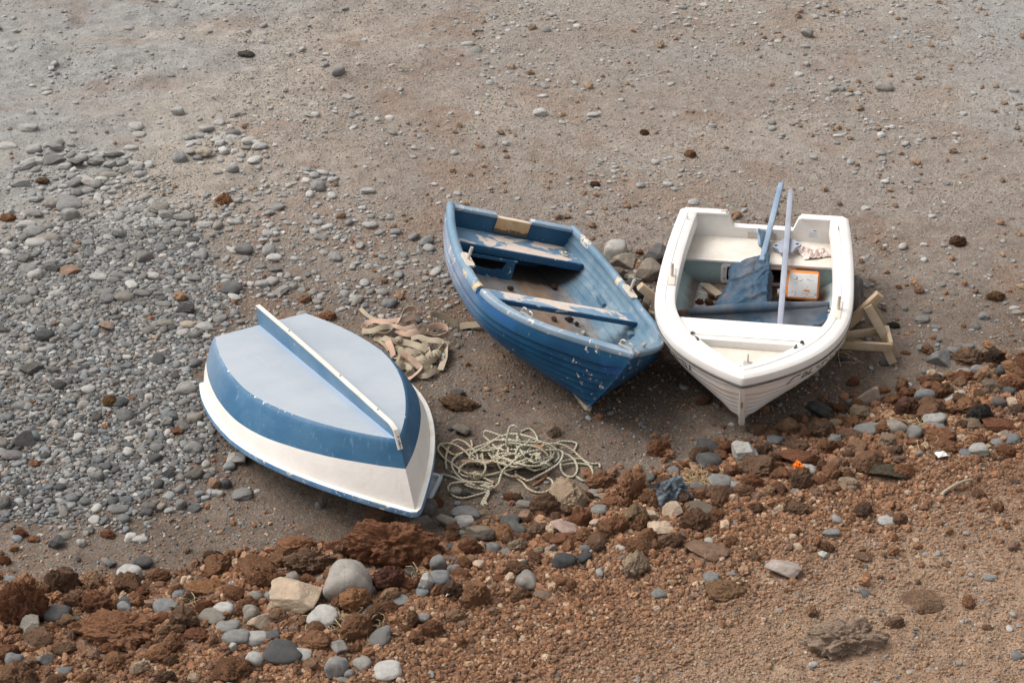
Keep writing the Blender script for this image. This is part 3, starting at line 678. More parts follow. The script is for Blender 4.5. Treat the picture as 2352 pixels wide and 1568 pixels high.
 (3, 1090, 768, 70, 50, 's', PALE, None), (3, 1330, 790, 120, 70, 'a', BRN, None), (3, 520, 882, 55, 40, 's', GREY, None), (3, 900, 640, 45, 34, 'c', TAN, None), (3, 925, 708, 60, 42, 's', TAN, None), (3, 1700, 1120, 90, 55, 'l', BRN, None), (3, 1540, 1240, 130, 120, 'l', BRN, None), (3, 2270, 38, 112, 46, 'c', BLUE, None), (3, 1690, 112, 50, 36, 'c', GREY, None), (3, 2080, 80, 90, 90, 'l', RED, None), (3, 1400, 160, 180, 90, 'l', RUST, None), (3, 1250, 150, 90, 70, 'l', BRN, None), (3, 1600, 280, 160, 120, 'l', RUST, None), (3, 1180, 100, 140, 80, 'l', RED, None), (3, 2130, 1215, 90, 40, 'l', BRN, None), (3, 190, 215, 110, 70, 'l', RUST, None), (3, 440, 420, 200, 130, 'l', BRN, 'brown lava rock under the dry grass by the plastic'), (3, 250, 420, 120, 100, 'l', RUST, None), (3, 640, 320, 150, 100, 'l', RED, None), (3, 860, 280, 110, 80, 'l', RED, None), (3, 1080, 310, 110, 70, 'l', RED, None), (3, 800, 215, 90, 70, 'l', RED, None), (3, 1900, 120, 150, 90, 'l', RUST, None), (3, 2250, 130, 140, 80, 'l', RED, None), (3, 2280, 310, 90, 60, 'l', (0.3, 0.2, 0.14), None),
 (4, 1590, 777, 228, 152, 's', GREY, 'grey wedge shaped boulder at the right, behind the rubble'),
 (4, 1445, 637, 110, 56, 'c', GREY, 'flat grey stone left of the grey wedge boulder'),
 (4, 1700, 657, 106, 60, 'c', GREY, 'oval grey stone touching the grey wedge boulder'),
 (4, 1825, 622, 112, 46, 'c', GREY, None), (4, 1900, 837, 116, 82, 'c', GREY, None), (4, 2075, 872, 132, 104, 'c', DARK, None),
 (4, 985, 1137, 205, 224, 's', (0.34, 0.27, 0.22), 'rough pinkish grey pointed rock right of the white bow'),
 (4, 1300, 1222, 222, 194, 'l', (0.17, 0.088, 0.06), 'round dark red lava rock between grey cobbles'),
 (4, 1465, 1087, 172, 132, 'c', BLUE, 'dented blue grey cobble above the round dark red rock'),
 (4, 1720, 1062, 216, 102, 's', (0.37, 0.34, 0.29), 'pale granular slab in the right rubble'),
 (4, 1545, 1262, 206, 116, 'c', (0.31, 0.295, 0.27), 'large smooth light grey cobble right of the round red rock'),
 (4, 1545, 1310, 172, 82, 'c', GREY, 'grey cobble tucked under the large smooth light one'),
 (4, 995, 1350, 262, 102, 'c', GREY, 'long smooth grey cobble with a small notch'),
 (4, 1222, 1357, 192, 142, 'c', WARM, 'rounded brown grey cobble beside the long notched one'),
 (4, 1385, 1407, 128, 152, 'c', GREY, 'upright grey stone with a black spot'),
 (4, 1925, 1302, 230, 234, 'l', BLK, 'blackish brown rough block in the right rubble'),
 (4, 580, 1412, 272, 204, 'l', BRN, 'big brown lava boulder below the white bow'),
 (4, 2100, 1325, 305, 134, 'a', RED, 'long red lava slab right of the blackish block'),
 (4, 1590, 1432, 295, 154, 'l', RUST, 'rust lava rock below the large light cobble'),
 (4, 1310, 1052, 200, 112, 'l', RED, None), (4, 570, 1232, 222, 184, 's', BLK, 'black jagged rock in the shade right of the white bow'),
 (4, 2182, 1407, 152, 78, 'c', BLUE, 'blue grey oval cobble at the far right'), (4, 1750, 1162, 72, 98, 'c', GREY, None), (4, 1670, 1002, 112, 72, 'c', DARK, None),
 (4, 1830, 785, 262, 174, 'l', BRN, 'brown lava block right of the grey wedge boulder'), (4, 2050, 785, 202, 164, 'l', (0.1, 0.065, 0.045), 'dark brown lava block at the far right'), (4, 2245, 875, 184, 184, 'l', RED, None), (4, 2200, 1035, 264, 204, 'l', RUST, None), (4, 1785, 935, 204, 134, 'l', RED, None),
 (4, 1440, 402, 132, 62, 'c', GREY, 'grey stone on bare sand right of the wooden cradle'), (4, 1555, 455, 92, 36, 'c', GREY, None), (4, 1955, 377, 96, 62, 'c', GREY, None), (4, 1190, 462, 125, 78, 'l', BLK, 'blackish pitted rock right behind the wooden cradle'), (4, 2232, 335, 92, 46, 'c', WARM, None), (4, 2212, 291, 92, 30, 'c', PALE, None), (4, 2050, 232, 168, 98, 'l', (0.2, 0.12, 0.06), 'lone brown lava lump on the sand at the right'),
 (4, 1125, 762, 86, 54, 'c', DARK, 'dark rounded stone at the foot of the wooden cradle'), (4, 1298, 304, 52, 42, 'c', GREY, None), (4, 1300, 672, 90, 46, 'l', RUST, None), (4, 860, 955, 110, 110, 'l', RED, None), (4, 1120, 1000, 110, 70, 'l', RUST, None), (4, 1560, 950, 150, 130, 'l', BRN, None), (4, 770, 1260, 120, 90, 'l', RUST, None), (4, 70, 1370, 150, 130, 'l', BRN, None), (4, 120, 1520, 170, 130, 'l', (0.24, 0.15, 0.09), None), (4, 265, 1540, 120, 70, 'c', DARK, None), (4, 660, 1135, 90, 80, 'l', BRN, None), (4, 400, 1480, 260, 90, 'l', BRN, None), (4, 860, 1420, 250, 130, 'l', BRN, None), (4, 780, 725, 90, 46, 'c', BLK, None), (4, 1230, 1110, 80, 60, 'l', BRN, None), (4, 1280, 1150, 60, 60, 'c', GREY, None), (4, 1170, 1190, 70, 60, 's', GREY, None), (4, 2080, 1110, 130, 90, 'c', (0.12, 0.1, 0.09), None), (4, 2170, 1030, 110, 90, 'c', DARK, None), (4, 2040, 1010, 200, 130, 'a', (0.22, 0.17, 0.13), None), (4, 2180, 1110, 110, 80, 's', TAN, None), (4, 1420, 1520, 60, 50, 'c', GREY, None), (4, 1680, 1350, 90, 50, 'c', GREY, None), (4, 2060, 1420, 100, 50, 'c', GREY, None), (4, 2110, 1370, 130, 70, 's', TAN, None), (4, 1770, 1310, 120, 110, 'l', BRN, None), (4, 1680, 1200, 110, 90, 'l', RED, None), (4, 1620, 1520, 250, 150, 'l', RUST, None), (4, 1400, 1450, 210, 100, 'l', RED, None),
 (7, 470, 518, 395, 340, 'c', (0.40, 0.38, 0.345), 'big whitish boulder with a dark slit between the upright boats'),
 (7, 600, 662, 450, 285, 's', (0.31, 0.26, 0.205), 'tan wedge shaped rock below the whitish boulder'),
 (7, 1130, 592, 430, 325, 's', (0.10, 0.095, 0.092), 'dark grey block partly hidden by the white boat'),
 (7, 990, 872, 500, 345, 's', (0.19, 0.155, 0.12), 'brown angular boulder against the white boat side'),
 (7, 605, 708, 110, 56, 'c', GREY, 'tiny smooth grey pebble below the tan wedge rock'),
 (7, 800, 1225, 350, 420, 's', BLK, 'blackish rock behind the blue boat oarlock'),
 (7, 770, 870, 330, 130, 's', (0.33, 0.30, 0.25), 'pale flat stone topping the blackish rock'),
 (7, 860, 432, 140, 115, 'l', RUST, 'rust lava bit between the pale and the dark boulder'),
 (7, 500, 860, 260, 240, 's', (0.14, 0.115, 0.09), 'brown stone beside the blue boat rail'),
 (0, 1057, 947, 96, 40, 'l', (0.25, 0.15, 0.09), 'brown crusty lava rock on sand above the rope heap'),
 (0, 1058, 1003, 42, 30, 's', (0.2, 0.17, 0.14), 'small squarish stone above the rope heap'),
 (0, 1052, 915, 36, 22, 's', DARK, 'small dark stone sitting on the crusty lava rock'),
 (0, 1273, 1008, 34, 32, 'l', (0.3, 0.21, 0.15), None), (0, 756, 740, 40, 26, 'l', RUST, 'orange lava stone at the stern of the overturned boat, right one'), (0, 735, 742, 34, 20, 'l', RUST, 'orange lava stone at the stern of the overturned boat, left one'),
 (0, 730, 442, 32, 26, 'c', GREY, 'grey cobble on the sand above the strap heap'), (0, 845, 446, 36, 16, 'c', PALE, None), (0, 1480, 315, 22, 18, 'l', (0.14, 0.07, 0.04), 'lone dark red lava stone on the open beach'), (0, 1585, 367, 30, 22, 'l', RUST, 'lone rust lava stone on the open beach'), (0, 1367, 433, 24, 16, 'l', (0.1, 0.055, 0.035), None),
 (0, 20, 345, 46, 20, 'c', PALE, 'flat whitish stone at the left edge on grey sand'), (0, 64, 303, 46, 18, 'c', PALE, 'flat whitish stone on the grey sand, upper left'), (0, 408, 269, 32, 24, 'c', PALE, 'blocky whitish stone on the grey sand'), (0, 312, 304, 34, 22, 'c', PALE, 'rounded whitish stone touching a second one on grey sand'), (0, 318, 318, 32, 16, 'c', PALE, 'lower of two touching whitish stones on grey sand'),
 (0, 2030, 214, 40, 28, 'c', WARM, 'large grey stone alone on the far right beach'), (0, 1240, 269, 32, 20, 'c', PALE, 'pale stone alone on the beach above the boats'), (0, 1363, 270, 28, 12, 'c', PALE, None), (0, 1853, 92, 30, 26, 's', GREY, None), (0, 565, 132, 40, 14, 'l', (.15, .13, .11), 'dark stone lump on the grey sand near the top'), (0, 2200, 573, 40, 32, 'l', (0.15, 0.08, 0.05), 'rusty dark lava lump right of the white boat'), (0, 515, 478, 46, 34, 'l', ORG, 'patch of crumbled orange cinder on the beach'), (0, 18, 513, 42, 24, 'l', RUST, 'rust stone at the left edge beside the pebbles'), (0, 197, 425, 46, 22, 's', PALE, 'pinkish white flat slab on the pebbles'), (0, 470, 360, 36, 22, 'c', (0.3, 0.235, 0.17), 'tan stone in the upper pebble clump'),
 (5, 775, 940, 120, 108, 'l', (0.27, 0.165, 0.07), 'ochre yellow rock alone in the grey pebble field'),
 (5, 165, 1220, 148, 150, 's', (0.2, 0.185, 0.175), 'biggest triangular grey stone in the pebble field'),
 (5, 95, 1290, 150, 75, 'c', (0.17, 0.155, 0.15), 'low grey stone below the triangular one'),
 (5, 410, 806, 102, 66, 'c', BLK, 'blackish stone in the middle of the pebble field'),
 (5, 1610, 142, 152, 92, 'c', (0.13, 0.13, 0.125), 'dark rod shaped stone above the overturned boat'),
 (5, 1295, 280, 128, 82, 's', BLK, 'blackish blocky stone in the upper right pebble field'),
 (5, 1650, 1318, 138, 82, 's', (0.33, 0.31, 0.28), 'pale squarish stone by the rim of the overturned boat'),
 (5, 1350, 1242, 128, 76, 'c', GREY, None), (5, 1360, 1032, 116, 72, 'c', WARM, None), (5, 1165, 1065, 82, 78, 's', GREY, None), (5, 1230, 1110, 100, 50, 'l', RED, None), (5, 870, 190, 135, 72, 'c', WARM, None), (5, 740, 150, 120, 60, 'c', GREY, None), (5, 745, 195, 110, 60, 'c', (0.17, 0.17, 0.17), None), (5, 990, 150, 120, 50, 'c', GREY, None), (5, 1140, 228, 110, 50, 'c', GREY, None), (5, 1155, 365, 110, 60, 'c', WARM, None), (5, 1425, 390, 135, 62, 'c', PALE, None), (5, 1305, 368, 115, 42, 'c', (0.34, 0.28, 0.22), None), (5, 1530, 335, 110, 60, 'c', GREY, None), (5, 1355, 450, 85, 65, 'c', GREY, None), (5, 1275, 428, 90, 52, 'c', PALE, None), (5, 1200, 395, 70, 50, 'c', DARK, None), (5, 1500, 1500, 100, 90, 's', BRN, None), (5, 1575, 1490, 75, 68, 'c', DARK, None), (5, 1180, 1420, 90, 60, 's', BLK, None), (5, 680, 1440, 80, 75, 'c', GREY, None), (5, 1690, 1555, 130, 68, 'c', GREY, None), (5, 150, 945, 110, 66, 'c', GREY, None), (5, 740, 390, 125, 70, 's', (0.24, 0.18, 0.14), None),
 (6, 510, 987, 192, 112, 'c', (0.2, 0.2, 0.195), 'biggest pitted grey boulder in the upper left pebbles'),
 (6, 400, 652, 160, 78, 's', DARK, 'dark grey boulder in the upper left stone cluster'),
 (6, 270, 1252, 172, 76, 'c', PALE, 'wide pale cobble at the top of the pebble field'), (6, 350, 1215, 172, 60, 'c', WARM, None), (6, 878, 1290, 112, 72, 'c', GREY, 'rounded grey cobble near the top of the pebble field'), (6, 870, 1192, 112, 86, 's', GREY, None), (6, 1150, 1007, 142, 82, 'c', WARM, None), (6, 1000, 1002, 132, 62, 'c', GREY, None), (6, 245, 1172, 150, 82, 'c', GREY, None), (6, 190, 1112, 148, 54, 'c', PALE, None), (6, 650, 807, 150, 62, 's', (0.43, 0.38, 0.35), None), (6, 512, 1457, 162, 82, 's', BRN, 'brown angular stone in the pebble field'), (6, 715, 1492, 126, 62, 'c', PALE, None), (6, 1335, 1057, 152, 58, 'c', GREY, None), (6, 1480, 1112, 132, 48, 'c', PALE, None), (6, 1205, 1060, 120, 80, 's', GREY, None), (6, 375, 970, 110, 80, 'c', WARM, None), (6, 820, 600, 150, 56, 's', GREY, None), (6, 690, 650, 130, 55, 's', GREY, None), (6, 540, 660, 110, 60, 's', DARK, None), (6, 800, 700, 110, 75, 's', GREY, None), (6, 905, 715, 90, 65, 's', PALE, None), (6, 800, 755, 160, 55, 'c', WARM, None), (6, 150, 815, 150, 60, 's', GREY, None), (6, 300, 795, 120, 55, 'l', (0.2, 0.12, 0.08), None), (6, 400, 555, 150, 50, 's', GREY, None), (6, 270, 655, 112, 62, 'c', PALE, None), (6, 945, 550, 110, 42, 'c', PALE, None), (6, 985, 670, 110, 45, 'c', PALE, None), (6, 1800, 500, 110, 52, 'c', PALE, None), (6, 1680, 480, 90, 48, 'c', PALE, None), (6, 1565, 495, 95, 48, 'c', PALE, None), (6, 1395, 510, 100, 40, 'c', PALE, None), (6, 1510, 465, 70, 36, 'c', PALE, None), (6, 1640, 450, 90, 40, 'c', PALE, None), (6, 1735, 305, 95, 50, 'c', WARM, None), (6, 2240, 315, 100, 52, 's', WARM, None), (6, 2300, 835, 90, 75, 'c', GREY, None), (6, 2000, 985, 110, 56, 'c', GREY, None), (6, 1700, 930, 90, 36, 'c', PALE, None), (6, 1690, 1085, 100, 40, 'c', PALE, None), (6, 1985, 1350, 120, 60, 'c', PALE, None), (6, 1690, 1290, 95, 45, 'c', PALE, None), (6, 1920, 1255, 60, 50, 'l', RUST, None), (6, 1400, 1500, 120, 60, 'c', GREY, None), (6, 1100, 1480, 140, 52, 'c', PALE, None), (6, 860, 1480, 120, 50, 'c', GREY, None), (6, 380, 1430, 120, 75, 's', DARK, None), (6, 200, 1440, 130, 70, 'c', GREY, None), (6, 255, 1480, 110, 70, 'c', PALE, None),
]
def where(u, v):
    """In words, roughly where on the beach a spot is."""
    if v > 1150 + (0 if u < 1000 else -(u - 1000) * 0.25):
        if v > 1330 - max(0, u - 900) * 0.17 and u > 900: return 'in the red cinder slope'
        return 'in the lava rubble along the bottom left' if u < 700 else ('in the lava rubble in front of the boats' if u < 1750 else 'in the lava rubble at the right')
    if u < 560 and v > 440: return 'in the grey pebble field'
    if v < 440: return 'on the grey sand, upper left' if u < 620 else ('on the open beach behind the boats' if u < 1800 else 'on the far beach at the right')
    if u > 1930: return 'on the sand right of the white boat'
    if v < 760 and u < 1060: return 'on the beach left of the blue boat'
    return 'on the dark sand around the boats'
def tone_word(c):
    l = 0.3 * c[0] + 0.55 * c[1] + 0.15 * c[2]
    if c[0] > 1.55 * c[2]: return 'pale tan' if l > 0.24 else ('rust red' if c[0] > 0.15 and c[1] < 0.65 * c[0] else 'brown')
    return 'whitish' if l > 0.33 else ('light grey' if l > 0.25 else ('grey' if l > 0.14 else 'dark'))
SHAPE_W = {'c': 'rounded stone', 's': 'angular stone', 'l': 'crumbly lava rock', 'b': 'lava boulder', 'm': 'lava boulder', 'a': 'flat lava slab'}
def auto_label(kind, col, px, u, v):
    size = 'large' if px > 44 else ('middling' if px > 26 else 'small')
    return ' '.join([size, tone_word(col), SHAPE_W[kind], where(u, v)])
auto = []                                                   # stones without a label of their own: labelled once all are known
for reg, cx, cb, pw, ph, kd, col, lab in ROCKS:
    ox, oy, s = REG[reg]; u, v0, pw, ph = ox + cx * s, oy + cb * s, pw * s, ph * s
    g = ground_at(u, v0 - ph * 0.42); _, _, zc = project(g.x, g.y, g.z); m = zc / F_PX
    a = pw * m / 2 * 1.04; b = a * (rng.uniform(0.75, 0.95) if kd in 'cs' else (rng.uniform(0.62, 0.8) if kd in 'la' else 0.50)); hh = ph * m / 2 * 1.08
    c2 = (hh ** 2 - (b * math.sin(PITCH)) ** 2) / math.cos(PITCH) ** 2
    if c2 < (0.36 * a) ** 2: c = 0.36 * a; b = math.sqrt(max(hh ** 2 - (c * math.cos(PITCH)) ** 2, (0.3 * a) ** 2)) / math.sin(PITCH); b = min(b, a)
    else: c = min(math.sqrt(c2), 1.15 * a)
    if v0 < 760 and kd in 'cs': bl = .5 * (760 - v0) / 760; col = tuple(x * (1 - bl) + y * bl for x, y in zip(col, (.40, .38, .35)))   # sun-bleached and dusty up the beach
    sunk = 0.30 if kd in 'cs' else 0.24 if kd == 'm' else (0.46 if reg == 3 and cb > 500 else 0.38)
    p = ground_at(u, v0 - ph / 2, lift=c * (1 - 2 * sunk)); tn_ = rng.uniform(0.9, 1.1); col2 = tuple(x * tn_ for x in col)
    o = stone(kd, p, (a, b, c), rng.uniform(-0.25, 0.25) + (math.pi if rng.random() < .5 else 0), col2, lab or '', tilt=(rng.uniform(-.12, .12), rng.uniform(-.12, .12)))
    if not lab: auto.append((o, kd, col2, pw, u, v0 - ph / 2))

# ------------------------------------------------------------------ scattered stones
def ellipse_clear(x, y, cx, cy, yaw, a, b):
    dx, dy = x - cx, y - cy; c, s = math.cos(yaw), math.sin(yaw)
    return ((dx * c + dy * s) / a) ** 2 + ((-dx * s + dy * c) / b) ** 2 > 1
BOATS_XY = [(-1.2, 9.15, -1.047, 1.22, 0.60), (1.85, 10.65, -1.7516, 1.25, 0.40), (0.36, 10.8, -1.2833, 1.28, 0.38)]
def candidates(n):
    y = np.sqrt(rng.uniform(6.2 ** 2, 18.6 ** 2, n)); x = rng.uniform(-1, 1, n) * (0.302 * y + 1.05)
    ok = ellipse_clear(x, y, *BOATS_XY[0]) & (hull_z(x, y) > height(x, y) + 0.049)
    return x[ok], y[ok]
def dens_at(x, y):
    z = height(x, y); u, v, _ = project(x, y, z)
    wu = u + 60 * (fbm2(x * 1.6, y * 1.6, 111, 4) - 0.5) * 2; wv = v + 45 * (fbm2(x * 1.6, y * 1.6, 121, 4) - 0.5) * 2
    dense, med = in_poly(wu, wv, DENSE), in_poly(wu, wv, MED)
    clump = in_poly(wu, wv, CLUMP1) | in_poly(wu, wv, CLUMP2)
    berm, cin = in_poly(wu, wv, BERMZ), in_poly(wu, wv, CINDER)
    return z, u, v, dense, med, clump, berm, cin
AREA = 0.0
def area_n(per_m2): return int(per_m2 * (18.6 - 6.2) * 2 * (0.302 * 12.8 + 1.05))
pool = []                                                  # every scattered stone big enough to matter: size, position, look
def logn(n, med, sig, lo, hi): return np.clip(med * np.exp(sig * rng.normal(size=n)), lo, hi)
def grey_cols(n, light=0.0):
    base = np.array([0.152, 0.148, 0.141]); g = np.exp(rng.normal(size=n) * 0.34 + light)[:, None]
    c = base[None] * g; wcol = rng.uniform(-1, 1, n)[:, None] * np.array([[0.10, 0.0, -0.10]]); c = c * (1 + wcol)
    pl = rng.random(n) < 0.07; c[pl] = np.array([0.34, 0.325, 0.30]) * rng.uniform(0.8, 1.15, (pl.sum(), 1))
    dk = rng.random(n) < 0.10; c[dk] = np.array([0.075, 0.075, 0.075]) * rng.uniform(0.7, 1.3, (dk.sum(), 1))
    return np.clip(c, 0.02, 0.55)
def red_cols(n):
    pal = np.array([[0.265, 0.137, 0.078], [0.320, 0.168, 0.094], [0.210, 0.118, 0.073], [0.38, 0.232, 0.142], [0.165, 0.103, 0.072], [0.47, 0.345, 0.242]])
    return pal[rng.choice(6, n, p=[.28, .24, .22, .11, .09, .06])] * rng.uniform(0.8, 1.2, (n, 1))
def scatter(per_m2, med, sig, lo, hi, prob, kind, light=0.0, sizef=None):
    x, y = candidates(area_n(per_m2)); z, u, v, de, me_, cl, be, ci = dens_at(x, y)
    keep = rng.random(len(x)) < prob(x, y, u, v, de, me_, cl, be, ci)
    x, y, z, u, v = x[keep], y[keep], z[keep], u[keep], v[keep]
    r = logn(len(x), med, sig, lo, hi) / 2
    if sizef is not None: r = r * sizef(x, y, u, v)
    col = grey_cols(len(x), light) if kind == 'grey' else red_cols(len(x))
    if kind == 'grey':                                      # bleached and dusty further up the beach
        f = sstep(1050, 300, v)[:, None] * np.where((u < 520) & (v > 520), .35, 1.0)[:, None]; col = col * (1 - 0.75 * f) + (0.33 + 0.08 * rng.normal(size=(len(x), 1))).clip(0.15, 0.5) * np.array([[1.0, 0.965, 0.915]]) * 0.75 * f
    else:
        f = sstep(800, 300, v)[:, None] * .65; col = col * (1 - f) + np.array([[.31, .245, .188]]) * f
        f = (sstep(1500, 2200, u + 1.5 * (v - 1250)) * sstep(1150, 1380, v + .12 * (u - 1700)))[:, None] * .6 * (r < .02)[:, None]; col = col * (1 - f) + np.array([[.42, .292, .200]]) * f
    pool.append(dict(x=x, y=y, z=z, u=u, v=v, r=r, col=col, red=np.full(len(x), kind == 'red')))
def f(val): return lambda *a: val
berm_e = lambda x, y: sstep(-0.35, 0.1, berm_d(x, y)) * sstep(1.6, 0.6, berm_d(x, y))
scatter(3600, .0215, .46, .012, .10, lambda x, y, u, v, de, me_, cl, be, ci: de * sstep(-300, 60, u + 360) * 1.0, 'grey', 0.05)
scatter(560, .026, .46, .012, .10, lambda x, y, u, v, de, me_, cl, be, ci: me_ * (0.45 + 0.9 * (fbm2(x * 1.5, y * 1.5, 131, 3) > 0.5)), 'grey', 0.1)
scatter(110, .075, .36, .04, .19, lambda x, y, u, v, de, me_, cl, be, ci: cl * 0.9 + de * sstep(640, 480, v) * sstep(420, 470, v) * 0.6, 'grey', 0.05)
scatter(30, .075, .3, .05, .15, lambda x, y, u, v, de, me_, cl, be, ci: (de | me_) * 0.5, 'grey')
scatter(105, .024, .5, .011, .085, lambda x, y, u, v, de, me_, cl, be, ci: (~ci) * (v < 1250) * (0.22 + 0.9 * sstep(0.47, 0.62, fbm2(x * 0.9, y * 0.9, 141, 4))) * sstep(-50, 500, u + 0.6 * v) * (1 - .6 * (v > 700) * (u > 560)), 'grey', 0.1)
scatter(13, .055, .36, .03, .15, lambda x, y, u, v, de, me_, cl, be, ci: (~ci) * (v < 900) * (0.15 + 0.6 * (fbm2(x * 0.9, y * 0.9, 141, 4) > 0.52)), 'grey', 0.35)
scatter(60, .028, .5, .013, .09, lambda x, y, u, v, de, me_, cl, be, ci: (v > 640) * (~ci) * (u < 560) * 0.5 + (v > 640) * (~ci) * (u >= 560) * 0.22, 'grey', -0.2)
scatter(70, .026, .55, .012, .11, lambda x, y, u, v, de, me_, cl, be, ci: (~ci) * sstep(150, 1000, v + 0.25 * u) * (0.25 + 0.6 * (fbm2(x * 1.4, y * 1.4, 151, 3) > 0.53)), 'red')
scatter(34, .090, .30, .05, .17, lambda x, y, u, v, de, me_, cl, be, ci: be * berm_e(x, y) * 0.5, 'grey', 0.1)
scatter(130, .092, .45, .035, .26, lambda x, y, u, v, de, me_, cl, be, ci: be * berm_e(x, y) * 0.75, 'red')
scatter(420, .040, .40, .018, .11, lambda x, y, u, v, de, me_, cl, be, ci: be * 0.8 * sstep(-.2, .25, berm_d(x, y)), 'red')
scatter(14, .032, .35, .018, .07, lambda x, y, u, v, de, me_, cl, be, ci: ci * 0.9, 'grey', 0.2)
scatter(150, .044, .40, .02, .12, lambda x, y, u, v, de, me_, cl, be, ci: ci * sstep(1620, 1230, v + 0.12 * (u - 1000)) * 0.8, 'red')
crumb = lambda x, y, u, v: 1.28 - 0.62 * sstep(0.5, 2.6, berm_d(x, y) + 0.25 * (x - 0.5))
scatter(8200, .0148, .44, .007, .05, lambda x, y, u, v, de, me_, cl, be, ci: (ci | be) * sstep(-0.10, 0.30, berm_d(x, y)) * (1 - 0.55 * sstep(1500, 2300, u + 1.2 * (v - 1250))), 'red', sizef=crumb)
P = {k: np.concatenate([q[k] for q in pool]) for k in pool[0]}
# drop the ones that would sit inside a stone placed by hand
T = np.array(taken); ok = np.ones(len(P['x']), bool)
cell = {}
for i, (tx, ty, tr) in enumerate(T):
    m = (np.abs(P['x'] - tx) < tr * 1.1) & (np.abs(P['y'] - ty) < tr * 1.1)
    ii = np.where(m)[0]; ok[ii[(P['x'][ii] - tx) ** 2 + (P['y'][ii] - ty) ** 2 < (tr * 0.80) ** 2]] = False
# and keep the larger ones from standing in one another
big = np.where(ok & (P['r'] > 0.022))[0]; big = big[np.argsort(-P['r'][big])]
gr = {}
for i in big:
    x, y, r = P['x'][i], P['y'][i], P['r'][i]; gx, gy = int(x // 0.25), int(y // 0.25); hit = False
    for ax in (-1, 0, 1):
        for ay in (-1, 0, 1):
            for (qx, qy, qr) in gr.get((gx + ax, gy + ay), ()):
                if (x - qx) ** 2 + (y - qy) ** 2 < ((r + qr) * 0.78) ** 2: hit = True
    if hit: ok[i] = False
    else: gr.setdefault((gx, gy), []).append((x, y, r))
ok &= hull_z(P['x'], P['y']) > P['z'] + 0.045 + P['r'] * .5
P = {k: v[ok] for k, v in P.items()}
_, _, P['zc'] = project(P['x'], P['y'], P['z']); P['px'] = 2 * P['r'] / P['zc'] * F_PX
seen = (P['u'] > -20) & (P['u'] < 2372) & (P['v'] > -15) & (P['v'] < 1585)
N_GREY = 300 - sum(1 for q in ROCKS if q[5] in 'cs'); N_RED = 300 - sum(1 for q in ROCKS if q[5] in 'lbam')
solo_idx = np.zeros(len(P['x']), bool)
for isred, n in ((False, N_GREY), (True, N_RED)):
    ii = np.where(seen & (P['red'] == isred))[0]; ii = ii[np.argsort(-P['px'][ii])][:max(n, 0)]; solo_idx[ii] = True
    for i in ii:
        r = P['r'][i]; flatn = rng.uniform(0.45, 0.72) if not isred else rng.uniform(0.6, 0.95)
        kd = 'l' if isred else ('c' if rng.random() < .85 else 's'); hz = r * flatn
        col = tuple(float(q) for q in P['col'][i])
        o = stone(kd, (P['x'][i], P['y'][i], P['z'][i] + hz * 0.45), (r * rng.uniform(1, 1.15), r * rng.uniform(.72, .92), hz), rng.uniform(0, 6.28), col, '', tilt=(rng.uniform(-.2, .2), rng.uniform(-.2, .2)), spread=False)
        auto.append((o, kd, col, float(P['px'][i]), float(P['u'][i]), float(P['v'][i])))
from collections import Counter
labs = [auto_label(kd, col, px, u, v) for o, kd, col, px, u, v in auto]; cnt = Counter(labs)
for (o, kd, col, px, u, v), lb in zip(auto, labs):
    o['label'] = lb
    if cnt[lb] > 1: o['group'] = lb.replace('stone ', 'stones ').replace('rock ', 'rocks ').replace('slab ', 'slabs ')
rest = {k: v[~solo_idx] for k, v in P.items()}
def pour(name, m, protos, mat, flat_lo, flat_hi, tilt, sink, flat=False):
    q = {k: v[m] for k, v in rest.items()}; n = len(q['x'])
    if not n: return
    fl = rng.uniform(flat_lo, flat_hi, n); s = np.stack([q['r'] * rng.uniform(1.0, 1.2, n), q['r'] * rng.uniform(.7, .95, n), q['r'] * fl], 1)
    pos = np.stack([q['x'], q['y'], q['z'] + s[:, 2] * sink], 1)
    soup(name, protos, rng.integers(0, len(protos), n), s, rng.uniform(0, 6.28, n), rng.normal(0, tilt, n), pos, q['col'], mat, flat=flat)
PEB2, PEB1 = [cobble_shape(2, 50 + s) for s in range(8)], [cobble_shape(1, 70 + s) for s in range(6)]
CIN2, CIN1 = [lava_shape(2, 60 + s, 0.72, 1.7) for s in range(8)], [lava_shape(1, 80 + s, 0.75, 1.5) for s in range(8)]
pour('pebbles', (~rest['red']) & (rest['px'] > 9), PEB2, M_PEB, .36, .62, .18, .45)
pour('small_pebbles', (~rest['red']) & (rest['px'] <= 9), PEB1, M_PEB, .38, .68, .2, .45)
pour('lava_gravel', rest['red'] & (rest['px'] > 11), CIN2, M_CIN, .6, 1.0, .6, .45, True)
pour('cinder_gravel', rest['red'] & (rest['px'] <= 11), CIN1, M_CIN, .65, 1.0, .8, .45, True)
